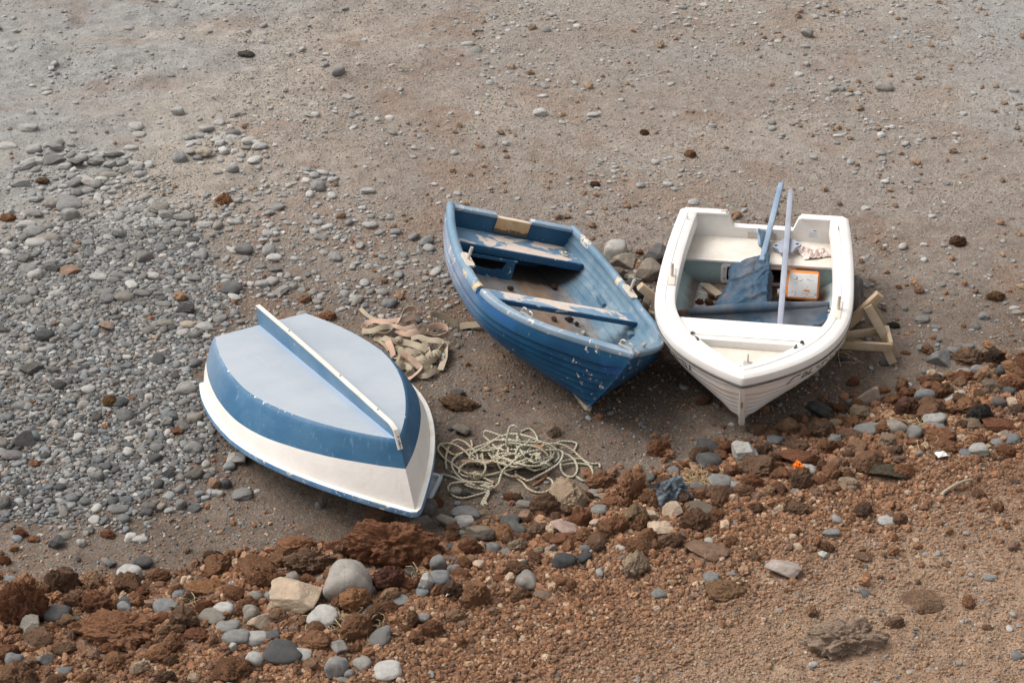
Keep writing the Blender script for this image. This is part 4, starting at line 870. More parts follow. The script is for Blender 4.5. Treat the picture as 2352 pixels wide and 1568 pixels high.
def grit():
    x, y = candidates(area_n(850)); z, u, v, de, me_, cl, be, ci = dens_at(x, y)
    k = rng.random(len(x)) < (0.25 + 0.75 * (fbm2(x * 1.2, y * 1.2, 161, 3) > 0.47)) * np.where(u + 0.9 * v < 600, 0.25, 1.0)
    x, y, z, u, v, ci = x[k], y[k], z[k], u[k], v[k], ci[k]; n = len(x)
    r = logn(n, .011, .35, .005, .022) / 2; wr = rng.random(n)
    col = np.where((wr < 0.42)[:, None], red_cols(n) * np.array([[1.0, 1.12, 1.25]]), grey_cols(n, 0.1)); col[wr > 0.96] = (0.38, 0.33, 0.275); fb = sstep(900, 300, v)[:, None] * .75; col = col * (1 - fb) + np.array([[.30, .262, .225]]) * fb * rng.uniform(.7, 1.25, (n, 1))
    s = np.stack([r * 1.15, r * .9, r * rng.uniform(.5, .9, n)], 1)
    pr = [cobble_shape(0, 90 + q) for q in range(3)] + [lava_shape(0, 95 + q) for q in range(3)]
    soup('beach_grit', pr, rng.integers(0, 6, n), s, rng.uniform(0, 6.28, n), rng.normal(0, .3, n), np.stack([x, y, z + s[:, 2] * .3], 1), col, M_PEB)
grit()
print('stones: auto', len(auto), 'hand', len(ROCKS), 'poured', len(rest['x']), 'N', N_GREY, N_RED)

# ------------------------------------------------------------------ boats
def both(P):
    """Port half grid [nt,nu,3] plus its mirror, keel in the middle, as one grid."""
    M = P * np.array([1, -1, 1]); return np.concatenate([P, M[:, ::-1][:, 1:]], 1)
def gun_path(F, nt=70, sm=3, dz=0.0):
    """Sheer line from the port stern corner round the bow to the starboard stern corner, with inward normals."""
    t = np.concatenate([np.linspace(0, 0.8, nt // 2, endpoint=False), 1 - 0.2 * (1 - np.linspace(0, 1, nt // 2)) ** 1.5])
    P = np.stack([t * F['L'], plan(t, F['rt'], F['n'], F['e']) * F['B'] / 2, sheer(t, F['s0'], F['sb']) + dz], 1)
    Q = np.concatenate([P, (P * np.array([1, -1, 1]))[::-1][1:]]); Q = smooth_path(Q, sm)
    T = np.gradient(Q, axis=0); T[:, 2] = 0; T /= np.linalg.norm(T, axis=1)[:, None]
    Nn = np.stack([-T[:, 1], T[:, 0], 0 * T[:, 0]], 1); c = np.array([F['L'] * 0.45, 0, 0])
    sgn = np.sign(((c - Q)[:, :2] * Nn[:, :2]).sum(1)); Nn *= sgn[:, None]
    tt = np.concatenate([t, t[::-1][1:]]); return Q, Nn, tt
def rail(F, prof, nt=70, sm=3, dz=0.0, wid=None, keep=None):
    """prof [(inward, up)] carried along the sheer line; nothing crosses the centre line."""
    Q, Nn, tt = gun_path(F, nt, sm, dz); rings = []
    side = np.sign(Q[:, 1]); side[len(Q) // 2] = 0
    for i in range(len(Q)):
        if keep is not None and not keep(Q[i, 0], side[i]): continue
        wgt = wid(tt[i]) if wid else 1.0; ring = []
        for a, b in prof:
            p = Q[i] + Nn[i] * (a * wgt if a > 0.03 else a) + np.array([0, 0, b])
            if side[i] > 0: p[1] = max(p[1], 0.0)
            elif side[i] < 0: p[1] = min(p[1], 0.0)
            else: p[1] = 0.0
            ring.append(p)
        rings.append(ring)
    m = MB(); R_ = np.array(rings); m.grid(R_, closev=True); n = R_.shape[1]
    m.f.append(tuple(range(n))); m.f.append(tuple(range((len(R_) - 1) * n, len(R_) * n))); return m
def seg_rails(F, prof, x0, x1, side, **kw):
    """A stretch of rail on one side only."""
    return rail(F, prof, keep=lambda x, s: x0 <= x <= x1 and s == side, **kw)
def inner_half(h, t, us, inset, floor):
    P = h.pts(t, us); P = P.copy(); P[..., 1] = np.maximum(P[..., 1] - inset, 0); P[..., 2] = np.maximum(P[..., 2] + inset * 0.5, floor); return P
def inner_y(h, x, z, inset):
    """Half breadth inside the hull at station x, height z."""
    us = np.linspace(0, 1, 90); tu = np.clip(x / (h.F['L'] - h.rake * us ** 1.25), 0, 1)
    P = np.array([h.pts(np.array([a]), np.array([b]))[0, 0] for a, b in zip(tu, us)])
    return max(0.0, float(np.interp(-z, -P[:, 2], P[:, 1])) - inset)
def panel_x(h, x, z0, z1, inset, th, n=10):
    """A cross panel (bulkhead, thwart face) filling the hull between heights z0 < z1 at station x; as [(y,z)] outline."""
    zs = np.linspace(z1, z0, n); r = [(inner_y(h, x, z, inset), z) for z in zs]
    return r + [(-y, z) for y, z in r[::-1]]
def slab_y(h, x0, x1, z, th, inset, n=12, m=None, droop=0.0):
    """A flat board across the boat from x0 to x1 whose ends follow the hull."""
    m = m or MB(); xs = np.linspace(x0, x1, n); top, bot = [], []
    ys = [inner_y(h, x, z, inset) for x in xs]
    q = np.linspace(-1, 1, 9)
    T = np.array([[(x, y * k, z) for k in q] for x, y in zip(xs, ys)]); Bm = T - np.array([0, 0, th]); m.grid(T); m.grid(Bm[:, ::-1])
    for E_ in (0, -1): m.grid(np.array([T[E_], Bm[E_]]))
    for E_ in (0, -1): m.grid(np.array([T[:, E_], Bm[:, E_]]))
    return m
def rbox2(w_, h_, r, n=4):
    o = []
    for cx, cy, a0 in ((w_ / 2 - r, h_ / 2 - r, 0), (-w_ / 2 + r, h_ / 2 - r, 90), (-w_ / 2 + r, -h_ / 2 + r, 180), (w_ / 2 - r, -h_ / 2 + r, 270)):
        for k in range(n + 1): a = R(a0 + 90 * k / n); o.append((cx + r * math.cos(a), cy + r * math.sin(a)))
    return o
M_STEEL = plain('dull_metal', (0.55, 0.53, 0.50), 0.45, 0.2, 30, 0.6)
M_BRONZE = plain('corroded_metal', (0.62, 0.54, 0.45), 0.55, 0.3, 40, 0.3)
M_BLACKM = plain('dark_metal', (0.06, 0.065, 0.065), 0.4, 0.3, 30, 0.3)
M_RUSTM = plain('rusty_metal', (0.24, 0.115, 0.055), 0.8, 0.4, 40)
M_BLACKHOLE = plain('dark_inside', (0.02, 0.019, 0.018), 0.95, 0.3)
M_PLY = plain('pale_plywood', (0.60, 0.53, 0.45), 0.75, 0.12, 20)
M_PIN = plain('pale_pin', (0.50, 0.45, 0.39), 0.6, 0.15, 30)

def hull_mesh(P, us, cuts, mat, root):
    """The clinker skin; 'seam' marks the lap under every plank edge, tinted darker."""
    G = both(P); m = MB(); m.grid(G); me = bpy.data.meshes.new('hull'); me.from_pydata(m.v, [], m.f); me.update()
    seam = np.array([1.0 if any(abs(u - c - 1e-4) < 2e-4 for c in cuts[1:-1]) else 0.0 for u in us]); row = np.concatenate([seam, seam[::-1][1:]])
    at = me.attributes.new('seam', 'FLOAT', 'POINT'); at.data.foreach_set('value', np.tile(row, P.shape[0]).astype(np.float32))
    me.polygons.foreach_set('use_smooth', [True] * len(me.polygons)); me.set_sharp_from_angle(angle=R(26)); me.materials.append(mat)
    o = bpy.data.objects.new('hull', me); COL.objects.link(o); o.parent = root; return o
# ---- the overturned boat -------------------------------------------------
def overturned_boat():
    F = FIT_O; D = F['D']; Mw = frame_m(F)
    root = empty('overturned_boat', Mw, 'overturned blue and white rowing boat lying keel up on the pebbles', 'boat')
    Lb, Bb, rb, nb = 2.1994, 1.0506, 0.6992, 1.73
    t = 1 - (1 - np.linspace(0, 1, 64)) ** 1.15
    g = np.stack([t * F['L'], plan(t, F['rt'], F['n'], F['e']) * F['B'] / 2, -sheer(t, -F['s0'] * 0 + 0.0, F['sb']) + np.where(t < TM, F['s0'] * np.clip(1 - t / TM, 0, 1) ** 2, 0)], 1)
    b = np.stack([0.03 + t * Lb, plan(t, rb, nb, 1 / 1.1) * Bb / 2, np.full_like(t, D)], 1)
    vs = np.concatenate([np.linspace(0, 0.93, 16), [0.955, 0.975, 0.99, 1.0]])
    half = np.zeros((len(t), len(vs), 3))
    for j, v in enumerate(vs):
        p = g + (b - g) * v; bulge = 0.020 * math.sin(math.pi * v) * (1 - t ** 4)
        p[:, 1] += bulge * (p[:, 1] > 1e-4)
        rr = max(0, v - 0.93) / 0.07                       # eased edge where side turns into bottom
        p[:, 1] = p[:, 1] - 0.012 * rr ** 2 * (p[:, 1] > 0.012); p[:, 2] += -0.002 * rr
        p[:, 1] += 0.0016 * (noise2(t * 26, np.full_like(t, v * 7), 3) - 0.5) * (1 - t ** 6)
        half[:, j] = p
    # paint: white topsides below a wavy-free line, blue boot band above it
    kk = NT('topside_paint'); X = kk.xyz()
    line = kk.math('ADD', 0.128, kk.math('MULTIPLY', kk.math('SUBTRACT', kk.noise(3, 2), 0.5), 0.012))
    band = kk.ramp(kk.math('SUBTRACT', X[2], line), -0.0015, 0.0015)
    white = kk.mix(kk.ramp(kk.noise(3, 5, .6), .35, .75), (0.72, 0.68, 0.64), (0.64, 0.595, 0.55))
    white = kk.mix(kk.math('MULTIPLY', kk.ramp(kk.noise(9, 5, .7, stretch=(1, 1, .25)), .55, .8), .25), white, (0.46, 0.38, 0.29))
    blue = kk.mix(kk.ramp(kk.noise(4, 5, .6), .3, .75), (0.021, 0.094, 0.190), (0.050, 0.135, 0.228))
    aft = kk.ramp(X[0], 1.0, 0.0); blue = kk.mix(kk.math('MULTIPLY', aft, 0.8), blue, (0.175, 0.235, 0.310))
    streak = kk.ramp(kk.noise(26, 4, .6, stretch=(1, 1, .18)), .58, .72); blue = kk.mix(kk.math('MULTIPLY', streak, .35), blue, (0.22, 0.32, 0.44))
    chip = kk.ramp(kk.noise(13, 6, .65, dist=.6), .712, .722)
    edge = kk.ramp(kk.math('ADD', kk.math('ADD', kk.noise(20, 6, .75, dist=.4), kk.math('MULTIPLY', kk.ramp(X[2], D - .022, D - .001), .16)), kk.math('MULTIPLY', kk.math('SUBTRACT', kk.noise(2.6, 2), .5), .35)), .735, .755)
    blue = kk.mix(kk.math('MAXIMUM', chip, edge), blue, (0.72, 0.72, 0.70))
    c = kk.mix(band, white, blue); hgt = kk.math('ADD', kk.noise(75, 4, .65), kk.math('MULTIPLY', kk.noise(22, 3), 1.2))
    MT = kk.out(c, 0.5, kk.bump(hgt, 0.35, 0.004))
    G = both(half[:, :, :]); # port sheer .. bottom edge, then across: build the two sides separately
    m = MB(); m.grid(half); m.grid((half * np.array([1, -1, 1]))[:, ::-1])
    tr = list(half[0]) + [q * np.array([1, -1, 1]) for q in half[0][::-1]]; m.poly(tr)
    m.build('hull', MT, root, angle=50)
    kb = NT('faded_bottom_paint'); X = kb.xyz()
    base = kb.mix(kb.ramp(kb.noise(2.2, 5, .6), .3, .75), (0.285, 0.320, 0.362), (0.345, 0.370, 0.402))
    base = kb.mix(kb.math('MULTIPLY', kb.ramp(kb.noise(120, 3, .7), .4, .75), .3), base, (0.40, 0.415, 0.437))
    base = kb.mix(kb.math('MULTIPLY', kb.ramp(kb.noise(6, 6, .7, stretch=(.35, 1, 1)), .55, .8), .35), base, (0.29, 0.35, 0.42))
    scr = kb.ramp(kb.noise(30, 5, .7, stretch=(.10, 1.6, 1)), .64, .70); base = kb.mix(kb.math('MULTIPLY', scr, .35), base, (.56, .57, .58)); st = kb.ramp(kb.noise(4.5, 6, .75, dist=1.0), .56, .74); base = kb.mix(kb.math('MULTIPLY', st, .30), base, (.30, .315, .32))
    sp = kb.math('MAXIMUM', kb.ramp(kb.noise(24, 6, .7, dist=.5), .735, .745), kb.ramp(kb.noise(70, 3, .7), .78, .79))
    base = kb.mix(sp, base, (0.80, 0.80, 0.79))
    ay = kb.math('ABSOLUTE', X[1]); near = kb.ramp(ay, .09, .02); base = kb.mix(kb.math('MULTIPLY', near, .40), base, (0.22, 0.35, 0.52))
    MBt = kb.out(base, 0.6, kb.bump(kb.noise(90, 4, .65), .3, .003))
    q = np.linspace(-1, 1, 15); top = np.zeros((len(t), 15, 3))
    e = half[:, -1]
    for j, k in enumerate(q): top[:, j] = np.stack([e[:, 0], e[:, 1] * k, e[:, 2] + 0.004 * (1 - k * k) + 0.0], 1)
    MB().grid(top).build('bottom', MBt, root)
    # worn white edge between bottom and band is in the paint; the keel stands on the bottom
    KB = paint('keel_blue', (0.068, 0.160, 0.270), (0.145, 0.235, 0.330), (0.7, 0.7, 0.68), 0.05, 14, dirt_amt=.1)
    kx = np.array([0.010, 0.58, 1.15, 1.72, 2.140, 2.190, 2.243]); kz = np.array([0.447, 0.437, 0.420, 0.397, 0.377, 0.355, 0.236])
    xs = np.concatenate([np.linspace(0.01, 2.13, 24), [2.152, 2.172, 2.19, 2.208, 2.225, 2.241]]); zt = np.interp(xs, kx, kz)
    zb = np.interp(xs, [0, 2.19, 2.25], [D - 0.004, D - 0.006, 0.225]); lo = []; hi = []
    m = MB(); m.grid(np.array([[(x, -.0135, b_), (x, -.0135, a_), (x, .0135, a_), (x, .0135, b_)] for x, a_, b_ in zip(xs, zt, zb)]), closev=True)
    m.f.append((0, 1, 2, 3)); n = 4 * (len(xs) - 1); m.f.append((n, n + 1, n + 2, n + 3)); m.build('keel', KB, root, angle=25)
    KW = paint('keel_strip_white', (0.60, 0.555, 0.485), (0.68, 0.64, 0.57), (0.34, 0.29, 0.22), 0.22, 20, dirt_amt=.2)
    dx = np.gradient(xs); dz = np.gradient(zt); ln = np.hypot(dx, dz); nx, nz = -dz / ln, dx / ln
    m = MB(); m.grid(np.array([[(x + a * .001, -.0165, z_ + b_ * .001), (x + a * .010, -.015, z_ + b_ * .010), (x + a * .010, .015, z_ + b_ * .010), (x + a * .001, .0165, z_ + b_ * .001)] for x, z_, a, b_ in zip(xs, zt, nx, nz)]), closev=True)
    m.f.append((0, 1, 2, 3)); m.f.append((n, n + 1, n + 2, n + 3)); strip = m.build('keel_strip', KW, root, angle=25)
    for x in (0.60, 1.38, 1.9, 2.215, 2.233):
        i = int(np.argmin(abs(xs - x))); b0 = np.array([xs[i] + nx[i] * .013, 0.004, zt[i] + nz[i] * .013]); dr = np.array([nx[i], 0, nz[i]])
        MB().tube([b0 - dr * .004, b0 + dr * .0025], [.006, .005], 8).build('screw', M_RUSTM, strip)
    # rim: the gunwale, white ledge above and blue outer face
    kr = NT('rim_paint'); X = kr.xyz(); geo = kr.n('ShaderNodeNewGeometry'); 
    ny = kr.attr('top', 'Fac')
    blue = kr.mix(kr.ramp(kr.noise(7, 5, .65), .3, .7), (0.045, 0.140, 0.270), (0.15, 0.24, 0.345))
    wt = kr.mix(kr.ramp(kr.noise(9, 5), .4, .8), (0.78, 0.745, 0.69), (0.62, 0.54, 0.43))
    chip = kr.ramp(kr.noise(22, 6, .7, dist=.5), .60, .615); ed = kr.math('MULTIPLY', chip, 1.0)
    c = kr.mix(ny, kr.mix(ed, blue, (0.55, 0.54, 0.50)), wt); MR = kr.out(c, 0.55, kr.bump(kr.noise(60, 4, .65), .35, .004))
    gp = np.concatenate([g, (g * np.array([1, -1, 1]))[::-1][1:]]); gp = smooth_path(gp, 1)
    T = np.gradient(gp, axis=0); T /= np.linalg.norm(T, axis=1)[:, None]; Nn = np.stack([-T[:, 1], T[:, 0], 0 * T[:, 0]], 1); Nn /= np.linalg.norm(Nn, axis=1)[:, None]
    Nn *= np.sign((Nn[:, 0] * (gp[:, 0] - 1.0) + Nn[:, 1] * gp[:, 1]))[:, None]
    prof = [(-.006, .026), (.014, .026), (.026, .023), (.030, .016), (.030, -.012), (.026, -.018), (-.012, -.018), (-.014, 0)]
    m = MB(); rg = np.array([[p + a * nn + np.array([0, 0, b_]) for a, b_ in prof] for p, nn in zip(gp, Nn)]); m.grid(rg, closev=True)
    k8 = len(prof); m.f.append(tuple(range(k8))); m.f.append(tuple(range((len(rg) - 1) * k8, len(rg) * k8)))
    st = [np.array([-.030, y, g[0, 2] + b_]) for y in (0,) for b_ in (0,)]
    o = m.build('gunwale', MR, root, angle=30)
    at = o.data.attributes.new('top', 'FLOAT', 'FACE')
    at.data.foreach_set('value', [1.0 if p.normal.z > 0.75 else 0.0 for p in o.data.polygons])
    m = MB(); y0 = g[0, 1]; m.box((-.012, 0, g[0, 2] + .0), (.035, 2 * y0 + .05, .05), bev=.008); m.build('transom_rim', MR, root)
    # strip of torn laminate hanging under the rim on the near side
    LM = plain('raw_laminate', (0.40, 0.33, 0.24), .8)
    p0 = [g[i] * np.array([1, -1, 1]) + np.array([0, -.012, -.030]) for i in range(10, 22)]
    MB().tube(p0, .009, 6).build('laminate_edge', LM, root)
    return Mw
M_O = overturned_boat()

# ---- the faded blue boat ---------------------------------------------------
FLB = -0.355
def blue_boat():
    F = FIT_B; h = HB; Mw = frame_m(F)
    root = empty('blue_boat', Mw, 'weathered blue rowing boat upright and tilted, between the overturned and the white boat', 'boat')
    # outside paint
    k = NT('weathered_blue_paint'); X = k.xyz()
    aft = k.ramp(k.math('ADD', X[0], k.math('MULTIPLY', k.math('SUBTRACT', k.noise(2.2, 4), .5), 1.0)), 1.75, 0.75)
    blue = k.mix(k.ramp(k.noise(3.2, 5, .6), .3, .72), (0.003, 0.042, 0.104), (0.009, 0.073, 0.153))
    fadeb = k.mix(k.ramp(k.noise(5, 5, .65, stretch=(.5, 1, 1)), .3, .7), (0.19, 0.218, 0.285), (0.30, 0.325, 0.385))
    low = k.ramp(X[2], -.05, -.36); c = k.mix(k.math('MULTIPLY', aft, .92), blue, fadeb)
    mid = k.math('MULTIPLY', k.ramp(k.noise(2.6, 4, .6, stretch=(.6, 1, 1.4)), .42, .68), k.ramp(X[0], 2.3, 1.3)); c = k.mix(k.math('MULTIPLY', mid, .75), c, (0.042, 0.120, 0.210))
    um = k.math('MULTIPLY', k.math('MULTIPLY', k.ramp(X[0], 1.40, 1.46), k.ramp(X[0], 2.02, 1.96)), k.ramp(X[2], -.035, -.02)); c = k.mix(k.math('MULTIPLY', um, .85), c, (0.012, 0.075, 0.205))
    um2 = k.math('MULTIPLY', k.ramp(X[0], 2.50, 2.55), k.math('MULTIPLY', k.ramp(X[2], .16, .12), k.ramp(X[2], .03, .06))); c = k.mix(k.math('MULTIPLY', um2, .8), c, (0.012, 0.065, 0.20))
    chip = k.ramp(k.noise(9, 6, .66, dist=.7, stretch=(.6, 1, 1.3)), .715, .722)
    chipa = k.math('MULTIPLY', k.ramp(k.noise(7, 6, .7, dist=.8), .60, .612), k.math('MULTIPLY', k.ramp(X[2], -.16, .0), k.ramp(X[0], 1.75, 1.0)))
    stem = k.math('MULTIPLY', k.ramp(X[0], 2.30, 2.42), k.ramp(k.noise(20, 6, .7, dist=.5), .60, .615))
    allc = k.math('MAXIMUM', k.math('MAXIMUM', chip, chipa), stem)
    c = k.mix(allc, c, (0.62, 0.56, 0.49)); c = k.mix(k.math('MULTIPLY', k.ramp(k.noise(45, 3, .7), .70, .72), .7), c, (0.45, 0.52, 0.58))
    c = k.mix(k.math('MULTIPLY', k.ramp(X[2], -.30, -.42), .55), c, (0.14, 0.13, 0.14))
    c = k.mix(k.math('MULTIPLY', k.attr('seam', 'Fac'), .75), c, (.012, .035, .075)); MH = k.out(c, .48, k.bump(k.math('SUBTRACT', k.noise(55, 4, .65), allc), .3, .004))
    cuts = [0, .205, .33, .44, .545, .645, .745, .87, 1.0]
    t, us, P = h.clinker(64, cuts, 0.021)
    hull_mesh(P, us, cuts, MH, root)
    # moulded double ridge under the top strake
    for uu, off in ((.205, .010), (.225, .006)):
        for sd in (1, -1):
            tt = np.linspace(0.01, .965, 60); q = h.pts(tt, np.array([uu]))[:, 0] + h.nrm(tt, np.array([uu]))[:, 0] * off; q[:, 1] *= sd
            MB().tube(q, .011, 6).build('rubbing_ridge', MH, root)
    # worn timber shoe along the forefoot
    KW = plain('worn_keel_timber', (0.30, 0.245, 0.175), .85, .35)
    tt = np.linspace(.30, 1.0, 30); q = h.pts(tt, np.array([1.0]))[:, 0]; q = np.concatenate([q, h.pts(np.array([1.0]), np.array([.985, .96]))[0]])
    q[:, 2] -= .008; MB().tube(smooth_path(q, 3), .021, 8).build('keel_shoe', KW, root)
    # inside skin and floor
    k = NT('inside_blue_paint'); X = k.xyz()
    c = k.mix(k.ramp(k.noise(3, 5, .62), .3, .72), (0.066, 0.140, 0.210), (0.150, 0.225, 0.280))
    wear = k.math('MULTIPLY', k.ramp(k.noise(8, 6, .7, stretch=(.4, 1, 1)), .5, .75), .55); c = k.mix(wear, c, (0.37, 0.405, 0.415))
    c = k.mix(k.ramp(k.noise(17, 6, .7, dist=.5), .70, .71), c, (0.60, 0.62, 0.61)); c = k.mix(k.ramp(k.noise(23, 6, .7, dist=.8), .725, .735), c, (0.045, .075, .11))
    fl = k.ramp(X[2], FLB + .055, FLB + .015); fy = k.math('ADD', X[1], k.math('MULTIPLY', k.math('SUBTRACT', k.noise(4, 4), .5), .16))
    sandm = k.math('MULTIPLY', fl, k.math('MULTIPLY', k.ramp(fy, .02, .07), k.ramp(fy, .33, .26))); silt = k.math('MULTIPLY', fl, .8)
    c = k.mix(silt, c, k.mix(k.ramp(k.noise(7, 5, .7), .4, .65), (0.255, 0.215, 0.185), (0.15, 0.125, 0.11)))
    c = k.mix(k.math('MULTIPLY', sandm, .85), c, k.mix(k.ramp(k.noise(14, 5), .3, .7), (0.19, 0.118, 0.074), (0.255, 0.17, 0.11)))
    lk = k.math('MULTIPLY', k.ramp(X[0], .40, .345), k.ramp(X[2], -.125, -.145)); c = k.mix(k.math('MULTIPLY', lk, .92), c, (.035, .030, .027))      # shade inside the stern locker, put into the skin colour
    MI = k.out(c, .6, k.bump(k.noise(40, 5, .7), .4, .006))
    ti = np.linspace(.016, .985, 56); cu = np.concatenate([np.linspace(a, b - .012, 4) if True else 0 for a, b in zip(cuts[:-1], cuts[1:])] + [[1.0]])
    Pi = inner_half(h, ti, cu, .026, FLB); rib = np.zeros(len(cu)); rib[3:-1:4] = .009
    Pi[..., 1] = np.maximum(Pi[..., 1] - rib[None, :] * (Pi[..., 2] > FLB + 1e-4), 0)
    Gi = both(Pi)
    # shallow moulded planks in the floor
    fm = Gi[..., 2] <= FLB + 1e-4; Gi[..., 2] += np.where(fm, .006 * (np.abs((Gi[..., 1] * 9) % 1 - .5) > .36), 0)
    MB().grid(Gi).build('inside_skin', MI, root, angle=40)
    q = np.linspace(-1, 1, 33); fl_t = np.linspace(.016, .97, 40); fl = []
    for tt_ in fl_t:
        yb = inner_y(h, tt_ * F['L'] * .995, FLB + .003, .03); fl.append([(tt_ * F['L'], yb * kq, FLB + .004 + (.007 if abs((yb * kq * 7.0) % 1 - .5) > .40 else 0)) for kq in q])
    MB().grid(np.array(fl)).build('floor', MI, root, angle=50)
    # transom
    TB = paint('deep_blue_paint', (0.008, 0.058, 0.125), (0.022, 0.092, 0.175), (0.42, 0.52, 0.55), .10, 11, dirt_amt=.2, rough=.5)
    pr = h.pts(np.array([0.0]), np.linspace(0, 1, 24))[0]
    zt = .030
    ol = [(y, z) for _, y, z in pr if z < zt]; yt = pr[0, 1]
    out = [(yt, zt)] + ol + [(-y, z) for y, z in ol[::-1]] + [(-yt, zt), (-.155, zt), (-.150, zt - .012), (.150, zt - .012), (.155, zt)]
    Mt = Matrix(((0, 0, 1, -.001), (1, 0, 0, 0), (0, 1, 0, 0), (0, 0, 0, 1)))
    MB().extrude(out, [], .042, Mt).build('transom', TB, root, angle=30)
    BAND = paint('sheer_band', (0.17, 0.26, 0.36), (0.28, 0.36, 0.44), (0.66, .58, .50), .38, 8, dirt_amt=.2, stretch=(.6, 1, 1))
    for y0, y1 in ((-.585, -.152), (.158, .575)):
        MB().box((.020, (y0 + y1) / 2, zt + .011), (.075, y1 - y0, .030), bev=.012).build('transom_cap', BAND, root)
    MB().box((.052, .005, -.028), (.016, .30, .125), bev=.003).build('motor_pad', NTpad(), root)
    MB().box((.022, .005, zt - .006), (.046, .305, .016), bev=.004).build('motor_pad_top', paint('pad_edge', (.62, .52, .42), (.7, .6, .5), (.25, .2, .15), .15), root)
    # gunwale
    prof = [(-.014, -.028), (-.019, -.005), (-.014, .022), (0, .036), (.016, .040), (.034, .035), (.044, .022), (.046, -.004), (.040, -.020)]
    def worn(base, x0, x1, side, bm):
        # bare laminate where the rail is chafed through
        k = NT('chafed'); t = base.node_tree; bs = t.nodes['Principled BSDF']; old = bs.inputs['Base Color'].links[0].from_socket
        k.m, k.t, k.b, k.co = base, t, bs, None; X = k.xyz(); f = k.math('MULTIPLY', k.math('MULTIPLY', k.ramp(X[0], x0, x0 + .03), k.ramp(X[0], x1, x1 - .03)), k.ramp(X[1], -.01 * side, .01 * side))
        n = k.ramp(k.math('ADD', k.noise(11, 6, .72), k.math('MULTIPLY', f, .10)), .60, .625); k.out(k.mix(k.math('MULTIPLY', n, f), old, bm), .6)
    GW = paint('faded_rail_paint', (0.105, 0.192, 0.275), (0.215, 0.295, 0.37), (0.60, .50, .40), .16, 7, dirt_amt=.15, rough=.5)
    rail(F, prof, sm=4, keep=lambda x, s: x <= 1.50 if s < 0 else x <= 1.62).build('gunwale', GW, root) if False else None
    worn(GW, 1.10, 1.24, -1, (.56, .42, .27)); worn(GW, 1.34, 1.55, -1, (.52, .37, .21)); worn(GW, .13, .32, 1, (.62, .53, .42)); worn(GW, .80, .90, 1, (.60, .47, .34))
    seg_rails(F, prof, -1, 1.52, -1, sm=4).build('gunwale', GW, root)
    seg_rails(F, prof, -1, 1.66, 1, sm=4).build('gunwale', GW, root)
    profb = [(-.010, -.012), (-.019, .006), (-.018, .028), (-.008, .038), (.020, .041), (.044, .038), (.050, .030), (.048, -.02), (.02, -.025)]
    BC = paint('bow_cap_paint', (0.160, 0.240, 0.320), (0.28, 0.345, 0.41), (0.70, .63, .56), .36, 9, stretch=(1, 1, 1), dirt_amt=.12)
    rail(F, profb, sm=5, keep=lambda x, s: x >= (1.50 if s < 0 else 1.62)).build('bow_cap', BC, root)
    # aft bench, bulkhead with its opening
    BN = paint('peeling_bench_paint', (0.115, 0.215, 0.325), (0.19, 0.29, 0.39), (0.72, .60, .51), .88, 5.5, stretch=(1, .45, 1), dirt_amt=.1)
    xb0, xb1, zb = .045, .335, -.115
    m = slab_y(h, xb0, xb1, zb, .020, .022); m.build('aft_bench', BN, root, angle=30)
    ye = inner_y(h, xb1, zb - .03, .024)
    MB().box((xb1 + .004, 0, zb - .031), (.026, 2 * ye, .066), bev=.010).build('bench_edge', paint('bench_edge_paint', (.012, .068, .150), (.026, .10, .20), (.6, .5, .42), .22, 14), root)
    xk = .375
    ou = panel_x(h, xk, FLB + .004, zb - .062, .028, 0, 14)
    y1 = inner_y(h, xk, zb - .08, .03)
    hole = [(-y1 + .03, zb - .085), (-.085, zb - .085), (-.105, zb - .16), (-.135, -.268), (-.17, -.285), (-.30, -.280), (-inner_y(h, xk, -.27, .05), -.262)]
    right = [(.00, zb - .0625), (-.012, FLB + .03)]
    sh = [(-y, z) for y, z in ou[:14]]                     # starboard half only: the other half is open
    sh = [(y, z) for y, z in sh] + [(.015, FLB + .004), (.0, FLB + .03), (-.008, -.20), (.01, zb - .062)]
    Mk = Matrix(((0, 0, 1, xk), (1, 0, 0, 0), (0, 1, 0, 0), (0, 0, 0, 1)))
    MB().extrude(sh, [hole], .014, Mk).build('bulkhead', paint('bulkhead_paint', (.012, .066, .142), (.026, .10, .19), (.40, .56, .60), .38, 10), root, angle=30)
    # thwart
    zt_ = -.070; m = slab_y(h, 1.235, 1.370, zt_, .042, .020); m.build('thwart', paint('thwart_paint', (0.125, .235, .36), (.21, .32, .43), (.70, .60, .52), .80, 5.5, stretch=(1, .40, 1), dirt_amt=.1), root, angle=30)
    MB().box((1.374, .0, zt_ - .021), (.010, 2 * inner_y(h, 1.37, zt_ - .02, .03), .036), bev=.003).build('thwart_face', paint('thwart_face_paint', (.012, .068, .155), (.026, .10, .20), (.62, .53, .46), .42, 8, stretch=(1, .5, 1)), root)
    for x, y, z, sz in ((.80, 1, -.21, (.16, .035, .05)), (1.42, 1, -.17, (.07, .05, .07))):
        yy = inner_y(h, x, z, .04) * y; MB().box((x, yy, z), sz, Matrix.Rotation(.25 * y, 3, 'X'), bev=.014).build('foot_block', MI, root)
    # oarlock plates with pins
    for sd, xa, xb, ym in ((-1, .925, 1.115, -.690), (1, .955, 1.185, .690)):
        pl = [(-.11, -.020), (-.075, -.036), (.075, -.036), (.11, -.020), (.11, .020), (.08, .034), (-.08, .034), (-.11, .020)]
        xc = (xa + xb) / 2 + (.0 if sd < 0 else .0); Mp = Matrix.Translation((xc, ym, .038)) @ Matrix.Rotation(.0, 4, 'Z')
        p = MB().extrude(pl, [], .012, Mp).build('oarlock_plate', M_PLY, root, angle=30)
        MB().tube([(xc, ym, .045), (xc, ym, .150)], .0125, 10).build('pin', M_PIN, p)
    # fittings: two fairleads by the bow, a cleat, a ring plate on the bench
    Q, Nn, tt = gun_path(F, 240, 5)
